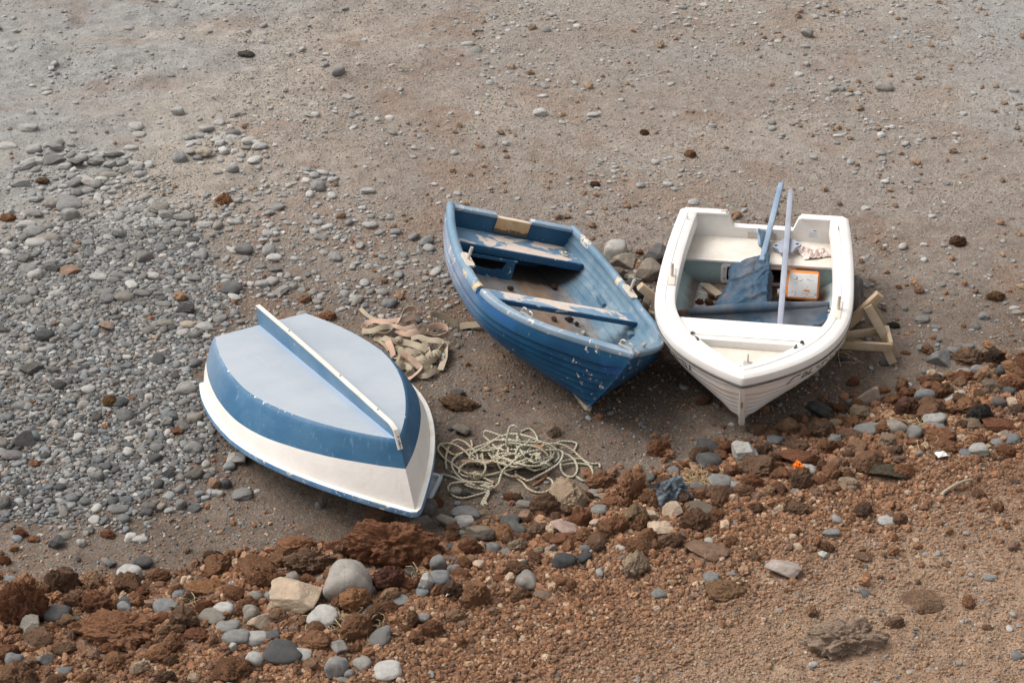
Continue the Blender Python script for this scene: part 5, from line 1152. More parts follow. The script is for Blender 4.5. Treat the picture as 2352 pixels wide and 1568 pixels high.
    def rail_spot(x, sd):
        i = min(range(len(Q)), key=lambda j: abs(Q[j, 0] - x) + (9 if np.sign(Q[j, 1]) != sd else 0)); tg = Q[min(i + 2, len(Q) - 1)] - Q[i - 2]; return Q[i] + Nn[i] * .03, math.atan2(tg[1], tg[0])
    def fairlead(x, sd, mat, gap=True):
        p, a = rail_spot(x, sd); Mf = Matrix.Translation((p[0], p[1], p[2] + .044)) @ Matrix.Rotation(a, 4, 'Z')
        W = lambda pts: [Mf @ Vector(q) for q in pts]
        o = MB().extrude(rbox2(.115, .022, .008), [], .007, Mf).build('fairlead', mat, root)
        for s_ in (-1, 1):
            arc = [(s_ * .046, 0, .004), (s_ * .050, 0, .024), (s_ * .044, 0, .038), (s_ * .028, 0, .043), (s_ * .014, 0, .040)]
            MB().tube(W(arc), .0052, 7).build('horn', mat, o)
    fairlead(2.02, -1, M_STEEL); fairlead(2.60, -1, M_BRONZE)
    p, a = rail_spot(2.43, 1); MB().box((p[0], p[1], p[2] + .056), (.05, .026, .028), Matrix.Rotation(a, 3, 'Z'), .006).build('cleat', M_STEEL, root)
    rp = MB().box((.20, .46, zb + .006), (.10, .055, .012), bev=.004).build('ring_plate', M_BRONZE, root)
    aa = np.linspace(0, 2 * math.pi, 17); MB().tube([(.20 + .022 * math.cos(q), .46 + .022 * math.sin(q), zb + .017) for q in aa], .006, 6, caps=False).build('ring', M_STEEL, rp)
    return Mw
def NTpad():
    k = NT('bare_motor_pad'); X = k.xyz()
    c = k.mix(k.ramp(k.noise(12, 5, .65), .3, .7), (0.42, 0.27, 0.14), (0.52, 0.37, 0.22))
    st = k.ramp(k.math('ADD', X[2], k.math('MULTIPLY', k.math('SUBTRACT', k.noise(24, 4, .7), .5), .10)), -.050, -.066); c = k.mix(k.math('MULTIPLY', st, .9), c, (.075, .05, .03))
    c = k.mix(k.ramp(k.noise(28, 3), .70, .73), c, (.10, .07, .05)); return k.out(c, .85, k.bump(k.noise(50, 4), .5, .004))
M_B = blue_boat()

# ---- the white boat ----------------------------------------------------------
FLW = -0.345
CUTS_W = [0, .085, .25, .36, .465, .57, .675, .79, 1.0]
LAP_W = 0.019
def hull_out(h, x, z, extra, cuts, lap):
    us = np.linspace(0, .9, 120); tu = np.clip(x / (h.F['L'] - h.rake * us ** 1.25), 0, 1)
    P = np.array([h.pts(np.array([a]), np.array([b]))[0, 0] for a, b in zip(tu, us)]); u = float(np.interp(-z, -P[:, 2], us))
    t = min(1, x / (h.F['L'] - h.rake * u ** 1.25)); p = h.pts(np.array([t]), np.array([u]))[0, 0]; n = h.nrm(np.array([t]), np.array([u]))[0, 0]
    for a, b in zip(cuts[:-1], cuts[1:]):
        if a <= u <= b: off = lap * max(.35 if a else 0, ((u - a) / (b - a)) ** 1.4)
    return p + n * (off + extra)
GLY = {'7': [[(0, 1), (.55, 1), (.18, 0)]], 'G': [[(.55, .95), (.05, .95), (.05, .05), (.5, .05), (.5, .45), (.3, .45)]], 'C': [[(.55, .95), (.05, .95), (.05, .05), (.55, .05)]],
       '3': [[(.02, .95), (.5, .95), (.5, .05), (.02, .05)], [(.15, .5), (.5, .5)]], '1': [[(.2, 1), (.2, 0)]], '0': [[(.05, .95), (.5, .95), (.5, .05), (.05, .05), (.05, .95)]],
       '-': [[(.08, .45), (.42, .45)]], 'a': [[(.02, .98), (.30, .98), (.30, .68), (.02, .68), (.02, .98)]], ' ': []}
ADV = {'7': .66, 'G': .68, 'C': .72, '3': .66, '1': .44, '0': .66, '-': .58, 'a': .50, ' ': .25}
def lettering(text, surf, hgt, slant, th=.12):
    m = MB(); cx = 0.0
    for ch in text:
        for ln in GLY[ch]:
            for (x0, y0), (x1, y1) in zip(ln[:-1], ln[1:]):
                a, b = np.array([x0 + slant * y0, y0]), np.array([x1 + slant * y1, y1]); d = (b - a) / np.linalg.norm(b - a); nn = np.array([-d[1], d[0]]) * (th / 2 if ch != '-' else th * .62)
                a2, b2 = a - d * th * .4, b + d * th * .4; k = 5; row = [[a2 + (b2 - a2) * i / (k - 1) + s_ * nn for s_ in (-1, 1)] for i in range(k)]
                m.grid(np.array([[surf((cx + q[0]) * hgt, q[1] * hgt) for q in r_] for r_ in row]))
        cx += ADV[ch] * 1.14
    return m
def white_boat():
    F = FIT_W; h = HW; Mw = frame_m(F)
    root = empty('white_boat', Mw, 'white rowing boat on a wooden cradle with blue tarpaulin and oars inside', 'boat')
    k = NT('white_gelcoat'); X = k.xyz()
    c = k.mix(k.ramp(k.noise(2.4, 5, .6), .3, .75), (0.765, 0.73, 0.70), (0.69, 0.645, 0.61))
    rs = k.math('MULTIPLY', k.ramp(k.noise(2.0, 4, .6, stretch=(1, 1, 2.2)), .45, .72), k.ramp(X[0], 1.9, 2.4)); c = k.mix(k.math('MULTIPLY', rs, .40), c, (0.62, 0.42, 0.29))
    c = k.mix(k.math('MULTIPLY', k.ramp(k.noise(20, 5, .7, stretch=(1, 1, .2)), .55, .8), .22), c, (0.42, 0.34, 0.27))
    c = k.mix(k.math('MULTIPLY', k.ramp(X[2], -.27, -.42), .30), c, (0.50, 0.41, 0.33)); sc = k.ramp(k.noise(33, 5, .7, stretch=(.3, 1, 1)), .72, .74); c = k.mix(k.math('MULTIPLY', sc, .4), c, (.45, .42, .39))
    c = k.mix(k.math('MULTIPLY', k.attr('seam', 'Fac'), .8), c, (.26, .19, .145)); MH = k.out(c, .38, k.bump(k.noise(40, 4, .6), .12, .003))
    k = NT('white_deck'); c = k.mix(k.ramp(k.noise(3.5, 5, .6), .3, .75), (0.715, 0.688, 0.66), (0.63, 0.595, 0.56))
    c = k.mix(k.math('MULTIPLY', k.ramp(k.noise(9, 6, .7), .55, .8), .22), c, (0.52, 0.44, 0.36)); c = k.mix(k.math('MULTIPLY', k.ramp(k.noise(50, 4, .7), .62, .75), .25), c, (0.5, 0.45, 0.4))
    MD = k.out(c, .42, k.bump(k.noise(45, 4), .12, .003))
    k = NT('grimy_white_deck'); c = k.mix(k.ramp(k.noise(4, 6, .65), .3, .7), (0.70, 0.65, 0.58), (0.58, 0.51, 0.43)); c = k.mix(k.ramp(k.noise(60, 4, .7), .55, .8), c, (0.50, 0.42, 0.34))
    MG = k.out(c, .6, k.bump(k.noise(110, 3, .6), .35, .004))
    t, us, P = h.clinker(60, CUTS_W, LAP_W); hull_mesh(P, us, CUTS_W, MH, root)
    # flared white moulding, then the dark rubber strip below it
    widf = lambda t: np.interp(t, [.62, .785, .85, .92, 1], [1, 1.12, 1.18, 1.08, .9])
    prof = [(-.016, .004), (-.019, .036), (-.013, .058), (.003, .071), (.020, .0765), (.050, .0785), (.060, .0800), (.064, .0735), (.072, .0735), (.077, .0800), (.118, .078), (.132, .070), (.137, .055), (.139, -.045), (.120, -.05), (.004, .002)]
    rail(F, prof, nt=84, sm=2, wid=widf).build('gunwale', MD, root, angle=32)
    ST = paint('rubber_strip', (0.075, 0.070, 0.066), (0.20, 0.19, 0.175), (0.40, .38, .35), .18, 16, stretch=(.5, .5, 1), dirt_amt=.3)
    ps = [(-.014, -.020), (-.020, -.012), (-.020, .000), (-.016, .005), (.004, .003), (.004, -.018)]
    rail(F, ps, nt=84, sm=2).build('rub_strip', ST, root, angle=40)
    # inside
    k = NT('inside_gelcoat'); X = k.xyz()
    teal = k.mix(k.ramp(k.noise(4, 5, .6), .3, .75), (0.270, 0.335, 0.325), (0.345, 0.415, 0.405)); teal = k.mix(k.math('MULTIPLY', k.ramp(k.noise(16, 6, .7), .55, .75), .5), teal, (.16, .17, .15))
    c = k.mix(k.ramp(X[2], -.165, -.150), teal, (0.77, 0.735, 0.70))
    grit_ = k.mix(k.ramp(k.noise(60, 4, .7), .3, .7), (0.115, 0.088, 0.072), (0.20, 0.165, 0.14)); fl = k.ramp(k.math('ADD', X[2], k.math('MULTIPLY', k.math('SUBTRACT', k.noise(9, 4), .5), .05)), FLW + .07, FLW + .02)
    c = k.mix(fl, c, grit_); MI = k.out(c, .55, k.bump(k.noise(60, 4, .7), .3, .005))
    ti = np.linspace(.02, .90, 44); Pi = inner_half(h, ti, np.linspace(0.02, 1, 26), .024, FLW); MB().grid(both(Pi)).build('inside_skin', MI, root, angle=45)
    k = NT('worn_floor_strip'); c = k.mix(k.ramp(k.noise(26, 6, .75), .42, .58), (0.46, 0.47, 0.45), (0.25, 0.225, 0.20)); MS = k.out(c, .35, k.bump(k.noise(60, 4), .5, .004))
    for sd in (-1, 1):
        m = MB(); m.grid(np.array([[(x, sd * (inner_y(h, x, FLW + .03, .03) - a), FLW + .012 + b_) for a, b_ in ((.15, -.004), (.14, .004), (.07, .010), (.055, -.002))] for x in np.linspace(.5, 1.62, 14)])); m.build('floor_strip', MS, root)
    fq = []
    for x in np.linspace(.05, 2.0, 40):
        yb = inner_y(h, x, FLW + .004, .028); fq.append([(x, yb * q, FLW + .004 + .004 * noise2(np.array([x * 14]), np.array([yb * q * 14]), 4)[0]) for q in np.linspace(-1, 1, 33)])
    MB().grid(np.array(fq)).build('floor', plain('gritty_floor', (0.150, 0.118, 0.098), .95, .5, 40, bump=.6), root)
    # transom with its notch
    zt = .078; pr = h.pts(np.array([0.0]), np.linspace(0, 1, 24))[0]; yt = pr[0, 1] - .004
    half = [(yt, .0)] + [(y, z) for _, y, z in pr if z < -.01]
    out = [(yt - .012, zt - .012), (yt - .004, .03)] + half + [(-y, z) for y, z in half[::-1]] + [(-(yt - .004), .03), (-(yt - .012), zt - .012), (-(yt - .03), zt), (-.300, zt), (-.283, zt - .010), (-.246, -.028), (-.234, -.040), (.236, -.040), (.248, -.028), (.285, zt - .010), (.302, zt), (yt - .03, zt)]
    Mt = Matrix(((0, 0, 1, -.012), (1, 0, 0, 0), (0, 1, 0, 0), (0, 0, 0, 1)))
    MB().extrude(out, [], .062, Mt).build('transom', MD, root, angle=30)
    for y0, y1 in ((-yt + .02, -.298), (.300, yt - .02)):
        MB().box((.022, (y0 + y1) / 2, zt + .001), (.086, y1 - y0, .020), bev=.009).build('transom_cap', MD, root)
    MB().box((.012, 0, -.041), (.076, .470, .014), bev=.006).build('notch_cap', MD, root)
    # inner cheeks either side of the notch, bench and bulkhead with its hatch
    for sd in (-1, 1):
        q = np.array([[(.049 + .10 * a, sd * (.235 + .05 * (1 - a) * (1 - b_) + .02 * b_), -.125 + (.20 * (1 - a)) * (1 - b_)) for a in (0, 1)] for b_ in (0, 1)])
    zb = -.128; m = slab_y(h, .045, .475, zb, .020, .022, 14); m.build('aft_bench', MG, root, angle=30)
    MB().box((.472, 0, zb - .006), (.016, 2 * inner_y(h, .47, zb, .03), .020), bev=.007).build('bench_lip', MD, root)
    xk = .462; ou = panel_x(h, xk, FLW + .004, zb - .017, .024, 0, 14)
    hole = [(x, z - .245) for x, z in rbox2(.50, .145, .022)]
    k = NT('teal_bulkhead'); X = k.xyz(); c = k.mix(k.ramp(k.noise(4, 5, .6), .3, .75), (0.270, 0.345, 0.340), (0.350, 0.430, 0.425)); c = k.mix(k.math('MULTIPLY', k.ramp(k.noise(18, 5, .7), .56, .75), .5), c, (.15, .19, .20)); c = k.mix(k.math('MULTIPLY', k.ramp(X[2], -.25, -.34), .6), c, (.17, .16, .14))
    Mk = Matrix(((0, 0, 1, xk - .014), (1, 0, 0, 0), (0, 1, 0, 0), (0, 0, 0, 1)))
    MB().extrude(ou, [hole], .014, Mk).build('bulkhead', k.out(c, .6), root, angle=30)
    fo, fi = [(x, z - .240) for x, z in rbox2(.60, .175, .03)], [(x, z - .240) for x, z in rbox2(.505, .125, .02)]
    hf = MB().extrude(fo, [fi], .014, Mk @ Matrix.Translation((0, 0, .0155))).build('hatch_frame', MD, root, angle=30)
    fo2, fi2 = [(x, z - .240) for x, z in rbox2(.56, .152, .026)], [(x, z - .240) for x, z in rbox2(.535, .138, .022)]
    MB().extrude(fo2, [fi2], .005, Mk @ Matrix.Translation((0, 0, .027))).build('frame_bead', MG, hf, angle=30)
    for y in (-.272, .272):
        for z in (-.20, -.285): MB().tube([(xk + .014, y, z), (xk + .019, y, z)], .006, 8).build('screw', M_RUSTM, hf)
    # forward thwart, recess and bow
    zd = .046
    def edge(x): return inner_edge(F, x, widf) + .015
    xs = np.linspace(1.738, 2.020, 10); q = np.linspace(-1, 1, 9)
    T = np.array([[(x, edge(x) * k_, zd) for k_ in q] for x in xs]); m = MB().grid(T); m.grid(np.array([T[0], T[0] - np.array([.0, 0, .075])])); m.grid(np.array([T[-1], T[-1] - np.array([0, 0, .062])])); m.build('thwart', MG2(), root, angle=25)
    MB().box((1.742, 0, zd - .030), (.020, 2 * edge(1.74) - .02, .064), bev=.008).build('thwart_edge', MD, root)
    MB().box((1.968, 0, zd + .001), (.012, 2 * edge(1.968) * .93, .004), bev=.0015).build('thwart_groove', plain('groove', (.55, .5, .45), .6), root)
    T = np.array([[(x, (edge(x) + .03) * k_, -.012) for k_ in q] for x in np.linspace(2.0, 2.52, 14)]); MB().grid(T).build('bow_locker_floor', MG, root)
    MB().box((2.022, 0, .018), (.016, 2 * edge(2.03) - .0, .060), bev=.005).build('recess_wall', MD, root)
    MB().box((2.500, 0, .046), (.09, .10, .055), bev=.012).build('bow_block', MD, root)
    # stem band and towing eye
    st = h.pts(np.array([1.0]), np.linspace(.05, 1, 24))[0]; st = st + np.array([.010, 0, 0]); st = np.concatenate([st, [[st[-1, 0] - .03, 0, st[-1, 2] - .012]]])
    fr = [(np.array([1, 0, 0]), np.array([0, 1, 0]))] * len(st)
    m = MB().sweep(st, fr, [(-.035, -.022), (.006, -.016), (.006, .016), (-.035, .022)]); m.build('stem_band', paint('stem_paint', (.66, .60, .54), (.74, .70, .65), (.36, .25, .16), .3, 14, dirt_amt=.4), root, angle=25)
    i = 9; MB().tube([st[i] + np.array([.0, 0, .03]), st[i] + np.array([.016, 0, .022]), st[i] + np.array([.016, 0, -.022]), st[i] + np.array([.0, 0, -.03])], .006, 8).build('towing_eye', M_RUSTM, root)
    # deck fittings
    for x, sd in ((2.095, -1), (2.115, 1)):
        y = (inner_edge(F, x, widf) + .035) * sd; Mf = Matrix.Translation((x, y, .078)) @ Matrix.Rotation(math.atan2(-.62 * sd, 1), 4, 'Z'); W = lambda pts: [Mf @ Vector(p) for p in pts]
        o = MB().extrude(rbox2(.115, .034, .014), [], .012, Mf).build('fairlead', M_BLACKM, root, angle=30)
        MB().tube(W([(-.045, 0, .008), (-.050, 0, .028), (-.036, 0, .040), (-.012, .006, .042)]), [.010, .010, .009, .006], 8).build('horn', M_BLACKM, o)
        MB().tube(W([(.045, 0, .008), (.050, 0, .022), (.040, 0, .032), (.020, -.006, .034)]), [.011, .010, .008, .006], 8).build('horn', M_BLACKM, o)
    cl = MB().box((2.300, .016, .010), (.085, .066, .042), bev=.010).build('bow_cleat', M_STEEL, root); MB().tube([(2.285, .016, .02), (2.272, .016, .095)], [.008, .005], 8).build('pin', M_STEEL, cl)
    ro = MB().tube([(2.478, -.030, .098), (2.478, -.012, .098), (2.478, .012, .098), (2.478, .030, .098)], [.020, .014, .014, .020], 12).build('bow_roller', M_BRONZE, root)
    for sd in (-1, 1): MB().extrude([(-.032, 0), (.032, 0), (.012, .042), (-.012, .042)], [], .005, Matrix(((1, 0, 0, 2.478), (0, 0, 1, .034 * sd - .0025), (0, 1, 0, .072), (0, 0, 0, 1)))).build('roller_cheek', M_STEEL, ro)
    for x, y, rr in ((1.190, -.628, .11), (1.530, .622, -.10)):
        p = MB().box((x, y, .083), (.27, .052, .010), Matrix.Rotation(rr * .55, 3, 'Z'), .003).build('oarlock_pad', M_PLY, root); MB().tube([(x + .0, y, .085), (x - .012, y, .190)], .0115, 10).build('pin', M_PIN, p)
    for x, y in ((.204, -.600), (.230, .600)): MB().tube([(x, y, .078), (x, y, .084), (x, y, .086), (x, y, .120)], [.014, .014, .006, .004], 8).build('deck_pin', M_BRONZE, root)
    MB().box((.015, -.32, zt + .014), (.03, .05, .010), bev=.003).build('hinge_plate', M_BRONZE, root)
    # motor plate and builder's sticker inside the transom
    k = NT('diamond_plate'); v = k.n('ShaderNodeTexWave', wave_type='BANDS', bands_direction='DIAGONAL'); v.inputs['Scale'].default_value = 22; k.link(k.obj(), v.inputs['Vector']); v2 = k.n('ShaderNodeTexChecker'); v2.inputs['Scale'].default_value = 60; k.link(k.obj(), v2.inputs['Vector'])
    c = k.mix(k.math('MULTIPLY', v.outputs['Fac'], .6), (.56, .50, .42), (.42, .36, .29)); MPl = k.out(c, .5, k.bump(v.outputs['Fac'], .5, .004))
    ol = [(-.116, -.066), (.112, -.066), (.112, -.146), (.085, -.150), (.04, -.150), (.02, -.128), (-.045, -.124), (-.062, -.108), (-.116, -.122)]
    ol = [(-.118, -.066), (.114, -.070), (.114, -.142), (.05, -.150), (-.02, -.122), (-.035, -.108), (-.07, -.122), (-.118, -.124)]
    MB().extrude(ol, [], .004, Matrix(((0, 0, 1, .0505), (1, 0, 0, 0), (0, 1, 0, 0), (0, 0, 0, 1)))).build('motor_plate', MPl, root, smooth=False)
    sk = MB().box((.0515, .420, -.050), (.003, .105, .076), bev=0).build('sticker', plain('sticker_paper', (.66, .66, .66), .5, .05), root)
    mk_ = MB()
    for j, wd in enumerate((.07, .055, .078, .062, .07)): mk_.box((.0535, .415 - (.078 - wd) / 2, -.040 - .010 * j), (.0006, wd, .0028), bev=0)
    mk_.build('print', plain('sticker_ink', (.30, .36, .42), .6), sk); MB().extrude([(-.018, 0), (.018, 0), (0, -.010)], [], .0006, Matrix(((0, 0, 1, .0532), (1, 0, 0, .42), (0, 1, 0, -.020), (0, 0, 0, 1)))).build('emblem', plain('emblem_blue', (.08, .16, .32), .6), sk)
    # registration on both bows
    INK = plain('black_letter', (0.022, 0.024, 0.035), .5, .2)
    def on_strake(x0, sd, dr, hgt):                        # letters sit between two plank laps
        def f(a, b):
            u = .238 - (b / hgt) * .128; x = x0 + dr * a; t = min(1.0, x / (F['L'] - h.rake * u ** 1.25)); p = h.pts(np.array([t]), np.array([u]))[0, 0]; n = h.nrm(np.array([t]), np.array([u]))[0, 0]
            return (p + n * (LAP_W * max(.35, ((u - .10) / .15)) * float(sstep(0, .04, 1 - t)) + .0035)) * np.array([1, sd, 1])
        return f
    lettering('7a GC-3-31-07', on_strake(REG_P, 1, -1, .070), .070, .16).build('registration_number', INK, root, smooth=False)
    lettering('7a GC-3-31-07', on_strake(REG_S, -1, 1, .070), .070, .0).build('registration_number', INK, root, smooth=False)
    return Mw
REG_P, REG_S = 2.34, 1.66
def MG2(): return paint('pale_grained_thwart', (0.74, 0.69, 0.62), (0.80, 0.76, 0.70), (.58, .50, .42), .2, 10, stretch=(.2, 1, 1), dirt_amt=.15)
def inner_edge(F, x, widf):
    """Half width of the cockpit opening at station x (inside face of the gunwale moulding)."""
    Q, Nn, tt = gun_path(F, 84, 2); k = len(Q) // 2; E_ = np.array([Q[i] + Nn[i] * .137 * widf(tt[i]) for i in range(k)]); o = np.argsort(E_[:, 0]); return max(0.0, float(np.interp(x, E_[o, 0], E_[o, 1])))
M_W = white_boat()

# ------------------------------------------------------------------ things lying in the white boat
Z2 = lambda x, y: ((2650 + x * 750 / 2100) * .57422, (820 + y * 750 / 2100) * .57422)
def local_at(uv, axis, val, M):
    Mi = M.inverted(); o = Mi @ Vector((0, 0, CAM_H)); d = Mi.to_3x3() @ ray(*uv); return o + d * ((val - o[axis]) / d[axis])
def oar(name, a, b, v_end, col1, col2, label, plate_at, plate_roll, back=0.0):
    a, b = Vector(a), Vector(b); d = (b - a).normalized(); L = 0.2
    while L < 4:
        p = M_W @ (a + d * L); u, v, _ = project(p.x, p.y, p.z)
        if v <= v_end: break
        L += .01
    a0 = a - d * back; L += back
    side = Vector((0, 0, 1)).cross(d).normalized(); up = d.cross(side)
    mid = a0 + d * (L / 2); Mo = Matrix((d.to_4d(), side.to_4d(), up.to_4d(), (0, 0, 0, 1))).transposed(); Mo.col[3] = (*a0, 1); Mo[3][0] = Mo[3][1] = Mo[3][2] = 0
    MwO = M_W @ Mo; root = empty(name, MwO, label, 'oar')
    mt = paint(name + '_paint_' + label.split()[0], col1, col2, (0.30, 0.25, 0.19), .14, 10, stretch=(.3, 1, 1), dirt_amt=.25, rough=.6)
    xs = np.linspace(0, L, 22); hw = np.interp(xs, [0, .35, L * .6, L - .25, L], [.021, .023, .024, .024, .021]); oc = rbox2(2, 2, .45, 2)
    m = MB(); m.grid(np.array([[(x, y * w_, z * w_) for y, z in oc] for x, w_ in zip(xs, hw)]), closev=True); n = len(oc); m.f.append(tuple(range(n))); m.f.append(tuple(range(21 * n, 22 * n))); m.build('loom', mt, root, angle=35)
    pa = plate_at + back
    ol = [(0, -.115), (.05, -.095), (.075, -.055), (.098, -.045), (.116, -.015), (.108, .018), (.085, .035), (.062, .072), (.052, .108), (.030, .122), (0, .104), (-.030, .122), (-.052, .108), (-.062, .072), (-.085, .035), (-.108, .018), (-.116, -.015), (-.098, -.045), (-.075, -.055), (-.05, -.095)]
    ol = [tuple(q[:2]) for q in catmull([(x, y, 0) for x, y in ol], 3, True)]
    holes = [[(sx * .085 + .015 * math.cos(q), -.008 + .017 * math.sin(q)) for q in np.linspace(0, 2 * math.pi, 12, endpoint=False)] for sx in (-1, 1)]
    Mp = Matrix.Translation((pa, 0, 0)) @ Matrix.Rotation(plate_roll, 4, 'X') @ Matrix.Translation((0, 0, -.040)) @ Matrix(((0, -1, 0, 0), (1, 0, 0, 0), (0, 0, 1, 0), (0, 0, 0, 1)))
    MB().extrude(ol, holes, .022, Mp).build('thole_plate', mt, root, angle=40); return root
pB0 = local_at(Z2(1313, 1378), 0, 1.60, M_W); pB1 = local_at(Z2(1402, 268), 0, .0, M_W)
oar('oar', pB0, pB1, 441, (0.250, 0.270, 0.325), (0.34, 0.36, 0.41), 'lavender grey oar in front, its end against the forward thwart', (Vector(local_at(Z2(1405, 455), 0, .25, M_W)) - Vector(pB0)).length, -.15)
pA0 = local_at(Z2(1133, 545), 0, .42, M_W); pA1 = local_at(Z2(1206, 255), 0, .0, M_W)
oar('oar', pA0, pA1, 424, (0.165, 0.240, 0.330), (0.285, 0.355, 0.43), 'light blue oar behind, its lower part wrapped in the tarpaulin', (Vector(local_at(Z2(1195, 405), 0, .20, M_W)) - Vector(pA0)).length, 1.0, back=.13)

def tarpaulin():
    k = NT('dusty_blue_canvas'); 
    c = k.mix(k.ramp(k.noise(5, 5, .6), .3, .7), (0.022, 0.055, 0.095), (0.050, 0.092, 0.138)); c = k.mix(k.math('MULTIPLY', k.ramp(k.noise(3.6, 6, .65), .42, .64), .58), c, (0.150, 0.132, 0.128)); c = k.mix(k.math('MULTIPLY', k.ramp(k.noise(90, 3, .7), .45, .7), .25), c, (.10, .125, .15))
    MC = k.out(c, .85, k.bump(k.noise(140, 3), .3, .002))
    BL_, BR_ = np.array(local_at(Z2(240, 1188), 2, -.215, M_W)), np.array(local_at(Z2(1868, 1108), 2, -.150, M_W))
    org = Vector((1.1, 0, FLW)); root = empty('tarpaulin', M_W @ Matrix.Translation(org), 'dusty blue tarpaulin bunched in the white boat with a pole rolled in its edge', 'tarpaulin')
    xb = lambda y: BL_[0] + (BR_[0] - BL_[0]) * (y - BL_[1]) / (BR_[1] - BL_[1]); zbm = lambda y: BL_[2] + (BR_[2] - BL_[2]) * (y - BL_[1]) / (BR_[1] - BL_[1])
    g = np.random.default_rng(23)
    def creases(S_, T_, lines):
        """Sharp-crested folds: each (s0,t0,s1,t1,height,width)."""
        h_ = np.zeros_like(S_)
        for s0, t0, s1, t1, hh, wd in lines:
            dx, dy = s1 - s0, t1 - t0; L2 = dx * dx + dy * dy; q = np.clip(((S_ - s0) * dx + (T_ - t0) * dy) / L2, 0, 1)
            d = np.hypot(S_ - s0 - q * dx, T_ - t0 - q * dy) + .004 * (noise2(S_ * 14, T_ * 14, 7) - .5); h_ += 1.35 * hh * np.exp(-np.abs(d) / wd) * np.sin(np.pi * np.clip(q * .9 + .05, 0, 1)) ** .5
        return h_
    # the sheet draped over the oar: across (t) it rises from the floor, crosses the top and drops again
    ns, nt_ = 90, 110; sv = np.linspace(0, 1, ns); tv = np.linspace(0, 1, nt_); rows = []
    for s_ in sv:
        f = lambda a, b, c: np.array([np.interp(s_, [0, .5, 1], [a[i], b[i], c[i]]) for i in range(3)])
        P0 = f((.505, -.250, -.330), (.80, -.285, -.330), (1.16, -.40, -.325)); P1 = f((.478, -.222, -.165), (.76, -.185, -.190), (1.12, -.19, -.200)); Pm = f((.455, -.06, -.085), (.72, -.04, -.130), (1.10, -.03, -.185)); P2 = f((.445, .078, -.040), (.70, .086, -.115), (1.08, .10, -.175)); P3 = f((.49, .105, -.30), (.74, .115, -.325), (1.08, .135, -.325))
        rows.append([np.array([np.interp(t_, [0, .30, .50, .72, 1], [p_[i] for p_ in (P0, P1, Pm, P2, P3)]) for i in range(3)]) for t_ in tv])
    Q = np.array(rows)
    for _ in range(3): Q[:, 1:-1] = .25 * Q[:, :-2] + .5 * Q[:, 1:-1] + .25 * Q[:, 2:]
    SS, TT = np.meshgrid(sv, tv, indexing='ij')
    ln = [(.05, .70, .22, .36, .014, .040), (.30, .72, .48, .30, .022, .028), (.36, .73, .60, .52, .016, .024), (.62, .60, .74, .34, .022, .030), (.78, .73, .88, .40, .024, .022), (.10, .34, .60, .30, .018, .030), (.45, .30, 1.0, .22, .030, .035), (.82, .66, .98, .30, .024, .022), (.30, .12, .85, .02, .022, .03), (.62, .22, .95, .08, .026, .026), (.15, .55, .42, .50, -.012, .03), (.5, .5, .75, .55, -.014, .03), (.2, .80, .8, .92, .02, .03)]
    ln += [(a_, b_, a_ + g.uniform(-.15, .25), b_ + g.uniform(-.2, .2), g.uniform(-.008, .011), g.uniform(.010, .022)) for a_, b_ in zip(g.uniform(.02, .95, 44), g.uniform(.05, .95, 44))]
    D_ = creases(SS, TT, ln) + .034 * (fbm2(SS * 6, TT * 9, 301, 3) - .5); du, dv = np.gradient(Q, axis=0), np.gradient(Q, axis=1); N_ = np.cross(du, dv); N_ /= np.linalg.norm(N_, axis=2)[..., None] + 1e-12; N_[N_[..., 2] < -.2] *= -1
    if N_[ns // 2, nt_ // 2, 2] < 0: N_ = -N_
    Q = Q + N_ * D_[..., None]; Q[..., 2] = np.maximum(Q[..., 2], FLW + .012)
    m = MB(); m.grid(Q - np.array(org)); o = m.build('draped_sheet', MC, root, angle=80); sm = o.modifiers.new('thickness', 'SOLIDIFY'); sm.thickness = .004
    # forward of the pole: slack cloth hanging from it down to the thwart
    Q = []
    for y_ in np.linspace(-.565, .585, 130):
        x0 = xb(y_) + .004; z0 = zbm(y_); x1 = 1.735
        Q.append([(x0 + (x1 - x0) * q, y_, z0 + .004 - (.100 if y_ < -.1 else .100 - .05 * sstep(-.1, .3, y_)) * sstep(0, .13, q) - .035 * sstep(.13, .8, q)) for q in np.linspace(0, 1, 60)])
    Q = np.array(Q); YY, QQ = np.meshgrid(np.linspace(0, 1, 130), np.linspace(0, 1, 60), indexing='ij')
    ln = [(.36, .95, .52, .30, .060, .045), (.50, .28, .66, .60, .045, .035), (.52, .32, .80, .95, .050, .035), (.62, .35, .98, .55, .030, .03), (.70, .95, .97, .30, .055, .040), (.84, .98, 1.0, .55, .045, .03), (.02, .55, .34, .80, .018, .05), (.44, .55, .56, .50, .030, .025), (.20, .15, .45, .40, .016, .04)]
    ln += [(a_, b_, a_ + g.uniform(-.12, .16), b_ + g.uniform(-.3, .3), g.uniform(-.010, .014), g.uniform(.010, .025)) for a_, b_ in zip(g.uniform(.05, .95, 24), g.uniform(.2, .95, 24))]
    Q[..., 2] += creases(YY, QQ, ln) * sstep(.02, .2, QQ) + .012 * (fbm2(YY * 7, QQ * 5, 311, 3) - .5)
    lim = np.array([inner_y(HW, xx, -.29, .040) for xx in np.linspace(.8, 1.76, 16)]); yl_ = np.interp(Q[..., 0], np.linspace(.8, 1.76, 16), lim); Q[..., 1] = np.clip(Q[..., 1], -yl_, yl_); Q[..., 2] = np.maximum(Q[..., 2], FLW + .012)
    m = MB(); m.grid(Q - np.array(org)); o = m.build('slack_sheet', MC, root, angle=80); sm = o.modifiers.new('thickness', 'SOLIDIFY'); sm.thickness = .004
    n = 40; pp = np.array([BL_ + (BR_ - BL_) * q + np.array([0, 0, .012 * math.sin(q * 3.1) - .012]) for q in np.linspace(.02, 1, n)]) - np.array(org)
